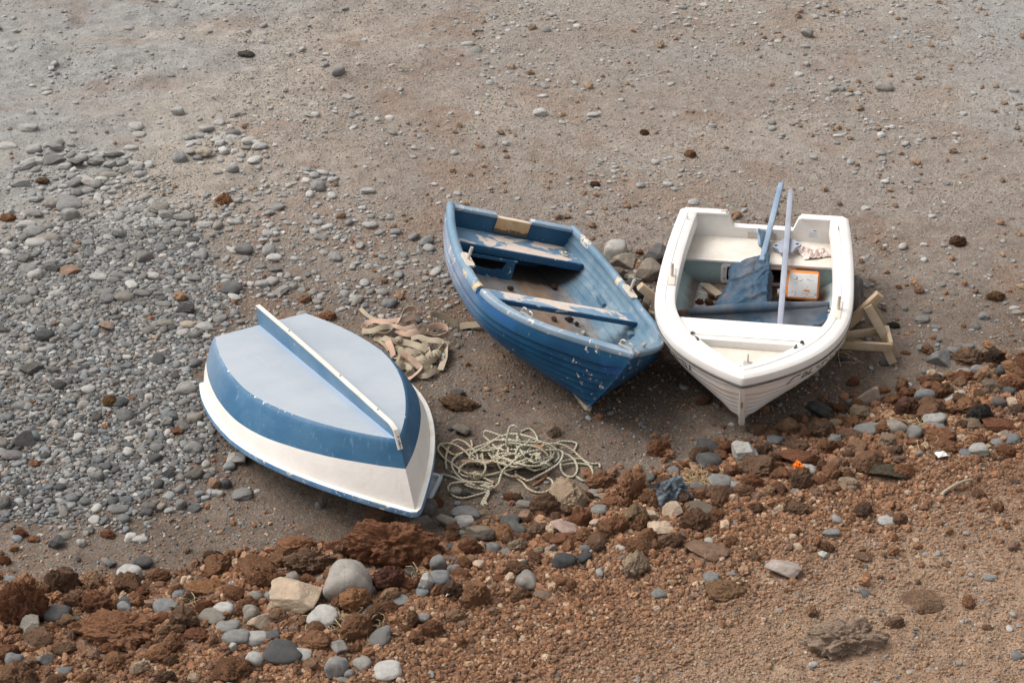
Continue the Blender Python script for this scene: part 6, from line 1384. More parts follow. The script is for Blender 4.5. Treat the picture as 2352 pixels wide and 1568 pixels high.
    rr = .029 + .013 * np.sin(np.linspace(0, math.pi, n)) + .006 * (noise2(np.linspace(0, 9, n), np.zeros(n), 5) - .5)
    MB().tube(pp, rr, 14).build('rolled_edge', MC, root, angle=60)
    pl = MB().tube([pp[0] + (pp[0] - pp[3]) * .9, pp[0], pp[6]], .022, 12, caps=False); pl.tube([pp[0] + (pp[0] - pp[3]) * .9, pp[6]], .017, 12, caps=False); pl.build('pole_end', M_RUSTM, root)
    for p in (pp[0] + np.array([.035, .02, -.035]), pp[-1] + np.array([.03, .0, -.03])):
        aa = np.linspace(0, 2 * math.pi, 15); MB().tube([p + np.array([.004 * math.sin(q), .016 * math.cos(q), .020 * math.sin(q)]) for q in aa], .0055, 7, caps=False).build('ring', M_RUSTM, root)
    return root
tarpaulin()

def jug():
    p = local_at(Z2(1560, 1060), 2, FLW + .02, M_W); Mj = M_W @ Matrix.Translation(p) @ Matrix.Rotation(R(-90), 4, 'Z') @ Matrix.Rotation(R(2), 4, 'Y') @ Matrix.Rotation(R(24), 4, 'X')
    # local: x across (viewer's left to right), -y towards the viewer, z up; leaning back on the bulkhead
    Mj = M_W @ Matrix.Translation(p) @ Matrix(((0, -1, 0, 0), (1, 0, 0, 0), (0, 0, 1, 0), (0, 0, 0, 1))) @ Matrix.Rotation(R(-26), 4, 'X')
    root = empty('orange_jug', Mj, 'orange plastic jug with a cracked white label lying in the white boat', 'jug')
    MO = plain('orange_plastic', (0.80, 0.235, 0.035), .35, .1, 8)
    ol = rbox2(.255, .225, .028, 5); v = []
    m = MB(); R_ = []
    for y, s in ((.075, .90), (.068, .97), (.055, 1.0), (-.055, 1.0), (-.068, .97), (-.075, .90)): R_.append([(x * s, y, z * s + .115) for x, z in ol])
    m.grid(np.array(R_), closev=True); n = len(ol); m.f.append(tuple(range(n))); m.f.append(tuple(range(5 * n, 6 * n))); m.build('body', MO, root, angle=40)
    k = NT('cracked_label'); c = k.mix(k.ramp(k.noise(8, 4), .3, .7), (.78, .77, .76), (.68, .665, .65)); 
    vo = k.n('ShaderNodeTexVoronoi', feature='DISTANCE_TO_EDGE'); vo.inputs['Scale'].default_value = 42; mp = k.n('ShaderNodeMapping'); mp.inputs['Scale'].default_value = (.45, 1, 1); mp.inputs['Rotation'].default_value = (0, .6, 0); k.link(k.obj(), mp.inputs[0]); k.link(mp.outputs[0], vo.inputs['Vector'])
    cr = k.math('MULTIPLY', k.ramp(vo.outputs['Distance'], .045, .015), k.ramp(k.noise(13, 3), .50, .56)); c = k.mix(cr, c, (.30, .22, .18)); X = k.xyz()
    hole = k.ramp(k.math('ADD', k.math('ADD', k.math('POWER', k.math('DIVIDE', k.math('SUBTRACT', X[0], .03), .030), 2.0), k.math('POWER', k.math('DIVIDE', k.math('SUBTRACT', X[2], .075), .008), 2.0)), k.math('MULTIPLY', k.noise(60, 3), 1.0)), 1.5, 1.3); c = k.mix(hole, c, (.80, .235, .035))
    MB().box((.000, -.0765, .116), (.224, .004, .190), bev=.0015).build('label', k.out(c, .5), root)
    MB().tube([(-.12, -.01, .045), (-.145, -.01, .045), (-.150, -.01, .045), (-.195, -.01, .045)], [.022, .022, .029, .029], 16).build('cap', plain('cream_cap', (.74, .68, .55), .5, .08), root, angle=40)
jug()
def crumpled(name, M, sx, sy, hgt, seed, mat, label, cat, n=26, fr=5, ang=25):
    X, Y = np.meshgrid(np.linspace(-.5, .5, n), np.linspace(-.5, .5, n), indexing='ij'); f1 = np.abs(fbm2(X * fr + seed, Y * fr, seed, 4) - .5) * 2; f2 = fbm2(X * 3 + seed, Y * 3, seed + 3, 3) - .5
    m = np.exp(-((X / .42) ** 4 + (Y / .42) ** 4)); V = np.stack([X * sx * (1 + .5 * f2), Y * sy * (1 + .5 * (f1 - .3)), hgt * (f1 * 1.1 + f2 * .6 + .1) * (0.25 + m)], -1)
    return MB().grid(V).solo(name, mat, M, label, cat, smooth=True, angle=ang)
pp_ = local_at(Z2(1690, 545), 2, -.122, M_W)
crumpled('paper_scrap', M_W @ Matrix.Translation(pp_) @ Matrix.Rotation(.4, 4, 'Z'), .17, .24, .075, 5, plain('pinkish_paper', (.72, .60, .55), .8, .12, 30), 'crumpled pinkish paper scrap on the aft bench of the white boat', 'paper')
q0, q1 = local_at(Z2(480, 905), 2, FLW + .03, M_W), local_at(Z2(640, 1020), 2, FLW + .03, M_W); WOODM = paint('weathered_plank', (0.33, 0.255, 0.175), (0.42, 0.345, 0.255), (.20, .15, .10), .25, 9, stretch=(.15, 1, 1), dirt_amt=.3, rough=.85, bump=.5)
MB().plank(q0, q1, .075, .030).solo('wood_offcut', WOODM, M_W, 'short plank offcut on the floor of the white boat beside the tarpaulin', 'plank')
for (x, y), sz, lb in (((420, 1085), .040, 'red lava stone on the floor of the white boat, the one nearest its side'), ((522, 1080), .040, 'red lava stone on the white boat floor just left of the tarpaulin edge'), ((548, 1025), .030, 'small red lava stone on the white boat floor below the plank offcut'), ((768, 955), .034, 'small brown lava stone lying on the tarpaulin in the white boat')):
    l = local_at(Z2(x, y), 2, FLW + .03 + (.045 if x == 768 else 0), M_W); p = M_W @ l; stone('l', p, (sz, sz * .7, sz * .65), 1.1 * x, (0.17, 0.085, 0.05), lb, spread=False)
ZB = lambda x, y: (976.1 + .3479 * x, 430.7 + .3479 * y)
for (x, y), sz, kd, col, lb in (((852, 655), .040, 'l', (0.16, 0.09, 0.055), 'brown lava stone on the blue boat floor below the aft bench'), ((565, 665), .030, 'l', (0.13, 0.07, 0.045), 'dark lava bit at the foot of the blue boat bulkhead'), ((855, 868), .030, 's', BLK, 'dark chip of stone on the blue boat floor nearest its left side'), ((952, 870), .038, 'l', (0.09, 0.06, 0.045), 'dark brown lava stone in the sand on the blue boat floor'), ((1002, 898), .026, 'l', (0.11, 0.075, 0.055), 'small brown lava stone in the sand on the blue boat floor'), ((1045, 960), .026, 'c', (0.4, 0.37, 0.32), 'pale flat pebble in the sand on the blue boat floor')):
    p = M_B @ local_at(ZB(x, y), 2, FLB + .02, M_B); stone(kd, p, (sz, sz * .75, sz * .6), x * 1.3, col, lb, spread=False)

# ------------------------------------------------------------------ wooden cradle under the white boat
Z4 = lambda x, y: ((3300 + x * 350 / 1372) * .57422, (1100 + y * 400 / 1568) * .57422)
Z7 = lambda x, y: (1349.4 + .1391 * x, 528.3 + .1391 * y)
def cradle():
    rF = at_z(*Z4(1060, 1370), .02)                        # foot of the near right leg
    org = Vector((2.1, 10.9, 0)); org.z = float(height(org.x, org.y)); root = empty('boat_cradle', Matrix.Translation(org), 'rough wooden cradle with a tyre, its arms sticking out under the white boat', 'boat cradle')
    WM = paint('cradle_wood', (0.335, 0.240, 0.155), (0.460, 0.355, 0.245), (.22, .15, .09), .22, 8, stretch=(.6, .6, .6), dirt_amt=.35, rough=.88, bump=.5)
    WP = paint('whitened_cradle_wood', (0.315, 0.240, 0.160), (0.44, 0.355, 0.255), (0.62, .58, .53), .42, 5, dirt_amt=.3, rough=.88, bump=.5)
    o = lambda p: Vector(p) - org
    # right arm, sloping up and outwards
    a1, a0 = at_z(*Z4(870, 300), .44), at_z(*Z4(345, 790), .16); dd = (a1 - a0)
    MB().plank(o(a0 - dd * .5), o(a1), .055, .070, bev=.012).build('arm', WM, root)
    lt, lb = at_z(*Z4(690, 520), .335), at_z(*Z4(975, 1020), .10); d2 = (lb - lt).normalized(); lb = lt + d2 * ((lt.z + .03) / -d2.z)
    viewer = (Vector((0, 0, CAM_H)) - lt).normalized()
    MB().plank(o(lt + Vector((0, -.02, 0)) - d2 * .03), o(lb), .068, .028, up=viewer, bev=.005).build('leg', WP, root)
    MB().plank(o(lt + Vector((.03, .12, -.01))), o(at_z(*Z4(985, 1060), .02)) + Vector((.02, .12, -.02)), .06, .028, up=viewer, bev=.005).build('leg', WM, root)
    r0, r1 = at_z(*Z4(1050, 1135), .135), at_z(*Z4(245, 1085), .14); e = (r1 - r0)
    MB().plank(o(r0), o(r0 + e * 3.2), .028, .066, bev=.006).build('rail', WM, root)
    s0, s1 = at_z(*Z4(790, 885), .13), at_z(*Z4(320, 945), .13); e2 = (s1 - s0)
    MB().plank(o(s0 + e2 * -.42), o(s0 + e2 * 3.6), .028, .062, bev=.006).build('rail', WM, root)
    c0, c1 = at_z(*Z4(965, 850), .13), at_z(*Z4(1030, 1110), .14); MB().plank(o(c0 + (c0 - c1) * .03), o(c1), .03, .066, bev=.005).build('cross_piece', WM, root)
    f0, f1 = at_z(*Z4(975, 1190), .085), at_z(*Z4(1062, 1372), .0); MB().plank(o(f0 + (f0 - f1) * .5), o(f1 + (f1 - f0) * .05), .062, .028, up=viewer, bev=.005).build('foot', WM, root)
    # left arm
    b1, b0 = at_z(*Z7(860, 920), .40), at_z(*Z7(1160, 1160), .26); dd = b0 - b1
    MB().plank(o(b1), o(b0 + dd * 1.2), .062, .066, bev=.014).build('arm', WM, root)
    MB().plank(o(at_z(*Z7(1010, 1085), .315)), o(at_z(*Z7(920, 1400), .04)), .060, .03, up=viewer, bev=.005).build('leg', WM, root)
    q0, q1 = at_z(*Z7(960, 1415), .06), at_z(*Z7(1170, 1450), .08); MB().plank(o(q0 - (q1 - q0) * .3), o(q1 + (q1 - q0) * 2), .04, .08, bev=.006).build('rail', WM, root)
    # tyre beside the hull
    tc = at_z(*Z4(415, 400), .19); RB = plain('old_tyre_rubber', (0.105, 0.100, 0.098), .85, .3, 20); m = MB(); R0, r0_ = .205, .075
    A = np.linspace(0, 2 * math.pi, 41)[:-1]; Bq = np.linspace(0, 2 * math.pi, 17)[:-1]; ax = Vector((.93, -.30, .12)).normalized(); ux = ax.cross(Vector((0, 0, 1))).normalized(); uz = ux.cross(ax)
    rings = []
    for a in A:
        rad = ux * math.cos(a) + uz * math.sin(a); rr = []
        for b in Bq:
            f = 1 - .05 * (1 if abs(math.sin(b)) < .8 and (int((b / math.pi * 8)) % 2 == 0) and math.cos(b) > .1 else 0)
            sq = (abs(math.cos(b)) ** 3 + abs(math.sin(b)) ** 3) ** (-1 / 3); rr.append(o(tc) + rad * (R0 - r0_ + r0_ * .95 * math.cos(b) * sq * f) + ax * (.075 * math.sin(b) * sq))
        rings.append([tuple(q) for q in rr])
    m.grid(np.array(rings), closeu=True, closev=True); wl = m.build('tyre', RB, root, angle=30)
    MB().tube([o(tc) - ax * .06, o(tc) + ax * .06], .10, 16).build('wheel_hub', M_RUSTM, wl)
cradle()

# ------------------------------------------------------------------ rope heap
def rope_heap():
    c = ground_at(1180, 1075); root_z = c.z
    k = NT('weathered_rope'); al = k.attr('along', 'Fac'); an = k.attr('around', 'Fac')
    tw = k.math('SINE', k.math('ADD', k.math('MULTIPLY', al, 260.0), k.math('MULTIPLY', an, 18.85)))
    cc = k.mix(k.ramp(k.noise(5, 5, .6), .3, .7), (0.50, 0.425, 0.300), (0.44, 0.445, 0.360)); cc = k.mix(k.ramp(k.noise(2.2, 3), .5, .66), cc, (0.55, 0.45, 0.31)); cc = k.mix(k.ramp(tw, -.4, -1), cc, (.34, .30, .22)); cc = k.mix(k.math('MULTIPLY', k.ramp(k.noise(9, 4), .58, .74), .6), cc, (.20, .13, .08))
    MR = k.out(cc, .9, k.bump(tw, .6, .004))
    def rope(paths, name, mat, parent, r=.0080):
        m = MB(); al_, an_ = [], []
        for P in paths:
            P = np.asarray(P, float); n0 = len(m.v); m.tube(P, r, 7); s = np.concatenate([[0], np.cumsum(np.linalg.norm(np.diff(P, axis=0), axis=1))])
            al_ += list(np.repeat(s, 7)); an_ += list(np.tile(np.arange(7) / 7, len(P)))
        me = bpy.data.meshes.new(name); me.from_pydata(m.v, [], m.f); me.update(); me.polygons.foreach_set('use_smooth', [True] * len(me.polygons)); me.materials.append(mat)
        for nm, a in (('along', al_), ('around', an_)): at = me.attributes.new(nm, 'FLOAT', 'POINT'); at.data.foreach_set('value', np.array(a, np.float32))
        o = bpy.data.objects.new(name, me); COL.objects.link(o)
        if parent: o.parent = parent
        return o
    org = Vector((c.x, c.y, root_z))
    def W(pts, lift=0.0, n=10, closed=False):              # pixels (with a height above the sand) to points
        o = []
        for q in pts:
            p = ground_at(q[0], q[1], (q[2] if len(q) > 2 else .012) + lift); o.append(tuple(p - org))
        return catmull(o, n, closed)
    Y4 = lambda L: [((1700 + x * 750 / 2352) * .57422, (1650 + y * 750 / 2352) * .57422, z) for x, y, z in L]
    T = [  # the loops one can follow with the eye, in the pixels of an enlarged view, with heights
     [(1900, 800, .02), (1990, 855, .015), (2080, 820, .015), (2100, 730, .02), (2050, 650, .02), (1950, 560, .03), (1850, 470, .05), (1700, 395, .08), (1500, 380, .11), (1300, 300, .12), (1100, 265, .10), (950, 300, .09), (830, 360, .08), (660, 430, .06), (500, 490, .03), (380, 560, .02), (335, 640, .015), (370, 740, .015), (460, 830, .02), (600, 890, .03)],
     [(200, 770, .015), (330, 800, .02), (450, 850, .03), (630, 910, .05)], 
     [(160, 470, .03), (170, 420, .04), (240, 385, .04), (350, 395, .05), (460, 450, .04), (560, 540, .04), (660, 640, .05)], [(160, 470, .03), (230, 560, .015), (340, 640, .015), (450, 720, .02), (560, 775, .03)],
     [(270, 710, .012), (260, 600, .012), (280, 480, .02), (330, 380, .03), (410, 340, .04), (500, 370, .04), (580, 440, .05), (650, 520, .06), (660, 600, .05)],
     [(1020, 440, .10), (1030, 300, .17), (1060, 190, .22), (1110, 160, .24), (1165, 200, .22), (1180, 300, .15)],
     [(860, 940, .03), (920, 890, .05), (950, 790, .06), (1000, 700, .09), (1080, 640, .12), (1170, 560, .13), (1280, 500, .13), (1420, 470, .12), (1580, 470, .10), (1690, 475, .08), (1730, 520, .08), (1680, 630, .07), (1550, 720, .06), (1420, 790, .04), (1300, 850, .03), (1220, 820, .03), (1130, 770, .03)],
     [(1150, 820, .015), (1230, 880, .012), (1290, 950, .012), (1400, 1000, .012), (1520, 990, .012), (1600, 920, .012), (1590, 850, .015), (1530, 815, .02)],
     [(310, 1000, .012), (290, 940, .015), (330, 890, .03), (450, 870, .04), (640, 870, .05), (780, 880, .04), (850, 920, .03), (780, 960, .03), (620, 940, .03), (500, 900, .04)],
     [(300, 980, .012), (370, 1050, .012), (480, 1070, .012), (620, 1040, .012), (760, 995, .02), (860, 940, .03)],
     [(1700, 620, .04), (1710, 720, .02), (1770, 790, .012), (1860, 800, .012), (1910, 720, .012), (1890, 620, .02), (1820, 545, .03), (1720, 500, .05), (1620, 440, .08)],
     [(910, 560, .10), (930, 460, .11), (1000, 400, .12), (1120, 385, .13), (1250, 400, .13), (1310, 340, .12)], [(910, 560, .10), (920, 650, .07), (970, 730, .04), (1060, 790, .03), (1180, 800, .03)],
     [(1690, 620, .03), (1820, 590, .02), (1950, 580, .02), (2080, 640, .012), (2180, 640, .012), (2195, 690, .012)], [(1720, 660, .03), (1850, 635, .02), (2000, 645, .015), (2100, 680, .012)],
     [(740, 300, .06), (745, 240, .09), (800, 235, .10), (900, 270, .10), (980, 300, .10)], [(745, 300, .06), (800, 350, .07), (870, 420, .09), (930, 480, .10)],
     [(430, 760, .03), (440, 690, .05), (520, 630, .06), (640, 615, .06), (740, 640, .06), (760, 700, .05), (720, 770, .03), (620, 800, .02), (500, 795, .02), (430, 760, .02)],
     [(560, 580, .05), (570, 530, .06), (650, 480, .08), (760, 420, .09), (870, 350, .10), (1000, 345, .12), (1150, 360, .13), (1350, 370, .12), (1500, 380, .10)], [(560, 580, .05), (640, 600, .05), (760, 620, .05), (850, 590, .06), (900, 520, .08)],
     [(750, 790, .02), (850, 770, .02), (960, 740, .03), (1100, 700, .05), (1180, 620, .08), (1200, 520, .10)], [(1450, 470, .12), (1480, 410, .12), (1560, 405, .11), (1640, 460, .09), (1680, 560, .06), (1620, 620, .04)],
     [(860, 880, .012), (760, 830, .015), (680, 800, .02)], [(1130, 530, .12), (1180, 430, .14), (1280, 410, .14), (1420, 440, .13), (1530, 520, .10), (1540, 570, .08), (1500, 560, .09)]]
    paths = [W(Y4(t)) for t in T]
    g = np.random.default_rng(77)
    for _ in range(26):                                    # the tangle in the middle
        n = int(g.integers(5, 9)); ph = g.uniform(0, 6.28); cx, cy = g.normal(1130, 230), g.normal(560, 75); ra, rb = g.uniform(90, 330), g.uniform(60, 150); pts = []
        for i in range(n):
            a = ph + i * g.uniform(.75, 1.15); x, y = cx + ra * math.cos(a) * g.uniform(.8, 1.15), cy + rb * math.sin(a) * g.uniform(.8, 1.15); d = math.hypot((x - 1130) / 620, (y - 560) / 280); pts.append((x, y, max(.012, .11 * (1 - d * d) + g.uniform(-.04, .035))))
        paths.append(W(Y4(pts)))
    root = empty('rope_heap', Matrix.Translation(org), 'tangled heap of pale greenish rope on the sand right of the overturned boat', 'rope')
    rope(paths, 'rope', MR, root)
    kn = []
    for (x, y, z), s in (((790, 935, .03), .03), ((1430, 560, .10), .035), ((1500, 650, .07), .028), ((640, 790, .04), .03)):
        b = ground_at((1700 + x * .3189) * .57422, (1650 + y * .3189) * .57422, z) - org
        for q in range(4):
            aa = np.linspace(0, 2 * math.pi, 12); tl = Matrix.Rotation(g.uniform(0, 3), 3, 'Z') @ Matrix.Rotation(g.uniform(.6, 1.4), 3, 'X'); kn.append([tuple(b + tl @ Vector((s * math.cos(t), s * .8 * math.sin(t), 0)) + Vector((.012 * q - .02, 0, 0))) for t in aa])
    for q in range(0, len(kn), 4): rope([np.concatenate(kn[q:q + 4])], 'knot', MR, root)
    fr = [W(Y4([(800, 950, .03), (790 + 8 * q, 1020, .02), (745 + 13 * q, 1090 + 12 * abs(q), .015), (755 + 24 * q, 1150 + 12 * ((q * 7) % 3), .010)])) for q in range(-2, 2)]
    for f_ in fr: rope([f_], 'frayed_end', MR, root, .0085)
    RS = plain('rust_orange_rope', (0.30, 0.135, 0.065), .9, .35, 30)
    rope([W(Y4([(1380, 400, .13), (1450, 430, .13), (1500, 480, .11), (1520, 530, .09)]))], 'rusty_strand', RS, root, .0095)
    rope([W(Y4([(1535, 740, .05), (1520, 790, .02), (1440, 860, .015), (1345, 920, .012)]))], 'rusty_strand', RS, root, .0095)
    ST = paint('drift_stick', (.26, .15, .08), (.33, .2, .11), None, dirt_amt=.3)
    m = MB(); m.tube(W(Y4([(460, 625, .03), (700, 610, .04), (1000, 635, .04), (1300, 655, .04), (1560, 665, .03)])), .018, 7); m.solo('stick', ST, Matrix.Translation(org), 'brown driftwood stick lying under the rope heap', 'stick')
rope_heap()

# ------------------------------------------------------------------ heap of webbing straps
def strap_heap():
    c = ground_at(945, 800); org = Vector(c); root = empty('strap_heap', Matrix.Translation(org), 'tangled heap of beige and pinkish webbing straps between the blue boats', 'straps')
    k = NT('beige_webbing'); cb = k.mix(k.ramp(k.noise(5, 4), .3, .7), (0.285, 0.232, 0.165), (0.375, 0.312, 0.228)); cb = k.mix(k.math('MULTIPLY', k.ramp(k.noise(16, 5, .7), .5, .75), .5), cb, (.22, .18, .13)); MBg = k.out(cb, .9, k.bump(k.noise(160, 2), .3, .002))
    k = NT('pinkish_webbing'); cp = k.mix(k.ramp(k.noise(4, 4), .3, .7), (0.42, 0.265, 0.195), (0.47, 0.345, 0.265)); cp = k.mix(k.math('MULTIPLY', k.ramp(k.noise(16, 5, .7), .5, .75), .4), cp, (.36, .20, .13)); MPk = k.out(cp, .9, k.bump(k.noise(160, 2), .3, .002))
    U = lambda x, y: ((1400 + x * 500 / 2063) * .57422, (1180 + y * 500 / 2063) * .57422)
    def strap(pts, mat, wd=.048, name='strap', roll=None):
        P = []
        for x, y, z in pts: P.append(tuple(ground_at(*U(x, y), z) - org))
        wd *= .90; P = catmull(P, 9); N = len(P); T = np.gradient(P, axis=0); T /= np.linalg.norm(T, axis=1)[:, None] + 1e-9
        rl = np.interp(np.linspace(0, 1, N), np.linspace(0, 1, len(roll)), roll) if roll else np.zeros(N); rings = []
        for i in range(N):
            s = np.cross([0, 0, 1], T[i]); s /= np.linalg.norm(s) + 1e-9; n = np.cross(T[i], s); a = rl[i]; sv, nv = s * math.cos(a) + n * math.sin(a), -s * math.sin(a) + n * math.cos(a)
            q = [P[i] + sv * (wd / 2 * e) + nv * (.0022 * f + .002 * (1 - e * e)) for e, f in ((-1, -1), (0, -1), (1, -1), (1, 1), (0, 1), (-1, 1))]; rings.append([(a_[0], a_[1], a_[2]) for a_ in q])
        m = MB(); m.grid(np.array(rings), closev=True); m.f.append(tuple(range(6))); m.f.append(tuple(range(6 * (N - 1), 6 * N))); return m.build(name, mat, root, angle=50)
    strap([(170, 220, .02), (260, 310, .03), (380, 390, .05), (440, 420, .06)], MBg, .035, roll=[.5, 1.0, .6])
    strap([(440, 410, .06), (600, 430, .06), (800, 410, .06), (960, 385, .06), (1080, 330, .08), (1110, 270, .11), (1050, 215, .13), (960, 220, .13), (880, 290, .10), (820, 400, .06), (730, 500, .05), (560, 560, .04)], MPk, roll=[.2, .3, .7, 1.2, 1.5, 1.4, 1.2, .8, .2])
    strap([(300, 530, .04), (220, 560, .03), (260, 480, .05), (400, 430, .07), (560, 470, .08), (760, 520, .08), (900, 560, .07), (1080, 510, .08)], MPk, roll=[.9, 1.2, .6, .1, 0, .5, .9])
    strap([(200, 590, .03), (350, 590, .05), (520, 530, .09), (660, 520, .10), (700, 580, .09), (620, 650, .07), (450, 640, .06), (380, 660, .05)], MBg, roll=[.8, .7, 1.1, 1.4, 1.5, 1.2, .7])
    strap([(760, 590, .06), (880, 640, .06), (1010, 640, .07), (1200, 580, .09), (1400, 510, .11), (1540, 510, .12), (1610, 570, .11), (1580, 650, .08), (1440, 690, .05), (1200, 650, .04), (1010, 690, .03)], MPk, .05, roll=[.1, .3, .8, 1.2, 1.4, 1.5, 1.4, 1.1, .9, .8])
    strap([(1390, 520, .05), (1370, 430, .08), (1310, 350, .12), (1340, 320, .14), (1450, 330, .12), (1620, 400, .08), (1760, 470, .05), (1840, 500, .03)], MBg, .05, roll=[1.3, 1.4, 1.5, 1.3, 1.1, .9, .8])
    strap([(1810, 520, .03), (1900, 500, .035), (2030, 490, .04), (2150, 480, .05)], MBg, .06, roll=[.7, .6, .5])
    strap([(900, 620, .05), (1100, 600, .08), (1180, 510, .12), (1260, 540, .11), (1270, 620, .07)], MBg, .05, roll=[.4, .9, 1.4, 1.4, 1.1])
    strap([(540, 700, .05), (640, 740, .07), (760, 760, .07), (850, 770, .07), (1000, 800, .08), (1150, 850, .08), (1270, 910, .06)], MBg, .058, roll=[.5, .3, .8, .6, .5, .5])
    strap([(580, 690, .05), (640, 790, .07), (690, 900, .06), (720, 1010, .04)], MPk, .055, roll=[.2, .5, .8, .9])
    strap([(790, 950, .05), (900, 940, .06), (1050, 930, .07), (1150, 910, .06), (1240, 790, .07), (1160, 730, .08)], MBg, .055, roll=[.6, .6, .5, .3, .4])
    strap([(1010, 720, .06), (1150, 690, .08), (1300, 740, .08), (1450, 750, .09), (1530, 800, .08), (1480, 880, .06), (1380, 950, .05)], MBg, .05, roll=[.3, .4, .6, 1.0, 1.3, 1.1])
    strap([(1270, 830, .04), (1310, 960, .05), (1390, 1010, .07), (1480, 920, .08), (1520, 860, .06)], MBg, .045, roll=[.8, .9, 1.2, 1.3, 1.0])
    strap([(1600, 800, .05), (1580, 900, .06), (1560, 1040, .05), (1520, 1150, .04), (1490, 1240, .02)], MBg, .055, roll=[1.0, .8, .4, .2, .2])
    strap([(1190, 1190, .03), (1290, 1110, .05), (1400, 1050, .06), (1440, 980, .06)], MBg, .05, roll=[.9, .9, 1.1, 1.0])
    strap([(840, 1130, .03), (880, 1010, .09), (940, 990, .12), (1010, 1050, .11), (1110, 1150, .08), (1160, 1220, .06), (1080, 1300, .04), (960, 1390, .02)], MPk, .05, roll=[1.0, 1.3, 1.5, .9, .5, .7, .4, .2])
    strap([(830, 1150, .02), (930, 1170, .04), (1000, 1240, .05), (950, 1290, .04), (1060, 1250, .04)], MBg, .05, roll=[.5, .9, 1.2, .8])
    strap([(1160, 1260, .03), (1250, 1210, .05), (1340, 1200, .05), (1300, 1270, .04), (1170, 1310, .02)], MBg, .05, roll=[.9, 1.0, 1.2, .9])
    strap([(1150, 1340, .02), (1280, 1320, .04), (1400, 1240, .05), (1430, 1200, .04)], MBg, .045, roll=[.8, .7, .9])
    strap([(700, 830, .03), (800, 860, .04), (900, 880, .03), (1000, 870, .03)], MBg, .055, roll=[.5, .3, .6]); strap([(400, 700, .03), (500, 740, .03), (600, 820, .03), (650, 900, .02)], MBg, .05, roll=[.8, .6, .9]); strap([(1050, 990, .02), (1150, 1010, .03), (1250, 1080, .03)], MBg, .05, roll=[.6, .8])
    g = np.random.default_rng(5)
    for _ in range(9):
        x, y = g.uniform(560, 1350), g.uniform(640, 1180); a = g.uniform(-.6, .6); L = g.uniform(120, 260)
        if x < 560 + (y - 640) * .62: x += 220
        strap([(x - L * math.cos(a), y - L * .5 * math.sin(a), .02), (x, y + g.uniform(-40, 40), .05), (x + L * math.cos(a), y + L * .5 * math.sin(a), .02)], MBg, .05, roll=[g.uniform(0, 1), g.uniform(0, 1), g.uniform(0, 1)])
    for x, y, z, s in ((1330, 1010, .07, .030), (1430, 970, .08, .030), (810, 740, .08, .024), (1590, 830, .05, .026)):
        b = ground_at(*U(x, y), z) - org; kp = []
        for q in range(3):
            aa = np.linspace(0, 2 * math.pi, 11); tl = Matrix.Rotation(q * 1.1, 3, 'Z') @ Matrix.Rotation(1.1, 3, 'X'); kp.append([tuple(b + tl @ Vector((s * math.cos(t), s * .7 * math.sin(t), 0))) for t in aa])
        MB().tube(np.concatenate(kp), .013, 7).build('knot', MBg, root)
    b = ground_at(*U(1530, 1015), .06) - org; MB().box(b, (.024, .05, .008), Matrix.Rotation(.5, 3, 'X'), .003).build('buckle', M_STEEL, root)
strap_heap()

# ------------------------------------------------------------------ tray under the bow, litter, dry grass
def tray():
    a = at_z(988, 1157, .03); b = at_z(1017, 1097, .06); M = Matrix.Translation(a); GP = paint('pale_grey_paint', (.40, .44, .48), (.50, .53, .55), (.30, .28, .25), .12, 14, dirt_amt=.25)
    y = (b - a).normalized(); x = Vector((-1, .15, .05)); x = (x - y * x.dot(y)).normalized(); z = x.cross(y)
    if z.z < 0: z = -z
    Rm = Matrix((x, y, z)).transposed().to_4x4(); L = (b - a).length; Mt = Matrix.Translation(a) @ Rm; root = empty('wooden_tray', Mt, 'pale grey framed board stuck under the bow of the overturned boat', 'board')
    MB().box((.22, L / 2, .0), (.44, L, .012), bev=.002).build('panel', GP, root)
    for c, s in (((.010, L / 2, .016), (.022, L, .032)), ((.22, L - .011, .017), (.44, .022, .030)), ((.22, .011, .015), (.44, .022, .028))): MB().box(c, s, bev=.004).build('frame', GP, root)
tray()
g_ = ground_at(1528, 1150); k = NT('dark_plastic_film'); MPF = k.out(k.mix(k.ramp(k.noise(9, 4), .4, .6), (.022, .028, .036), (.10, .125, .145)), .5, spec=.3)
crumpled('plastic_film', Matrix.Translation(g_ + Vector((.04, .03, .05))) @ Matrix.Rotation(.5, 4, 'Z') @ Matrix.Rotation(.35, 4, 'X'), .24, .20, .10, 9, MPF, 'crumpled dark blue grey plastic film among the red rubble', 'plastic', n=30, fr=2.6, ang=60)
g_ = ground_at(1834, 1086); crumpled('plastic_scrap', Matrix.Translation(g_ + Vector((0, 0, .05))) @ Matrix.Rotation(.9, 4, 'X') @ Matrix.Rotation(.8, 4, 'Z'), .055, .09, .04, 13, plain('bright_orange_plastic', (.85, .20, .02), .4, .1), 'bright orange plastic scrap among the red rubble', 'plastic', n=14)
g_ = ground_at(2160, 1053); crumpled('paper_scrap', Matrix.Translation(g_ + Vector((0, 0, .035))) @ Matrix.Rotation(.3, 4, 'Z'), .075, .055, .02, 17, plain('white_paper', (.72, .70, .68), .8, .05), 'white torn paper scrap in the right hand rubble', 'paper', n=14)
g_ = ground_at(1034, 1364); fe = MB(); fe.grid(np.array([[(x * .09 - .045, y * .012 * math.sin(min(1, x * 1.6 + .1) * 2.6), .012 + .010 * x) for y in (-1, -.4, .4, 1)] for x in np.linspace(0, 1, 9)])); fe.tube([(-.06, 0, .012), (.045, 0, .024)], .0022, 5)
fe.solo('feather', plain('white_feather', (.78, .75, .70), .8, .05), Matrix.Translation(g_ + Vector((0, 0, .02))) @ Matrix.Rotation(1.1, 4, 'Z') @ Matrix.Rotation(.3, 4, 'X'), 'white feather lying on the red cinders', 'feather')
DG = plain('dry_grass', (0.46, 0.355, 0.205), .9, .3, 20)
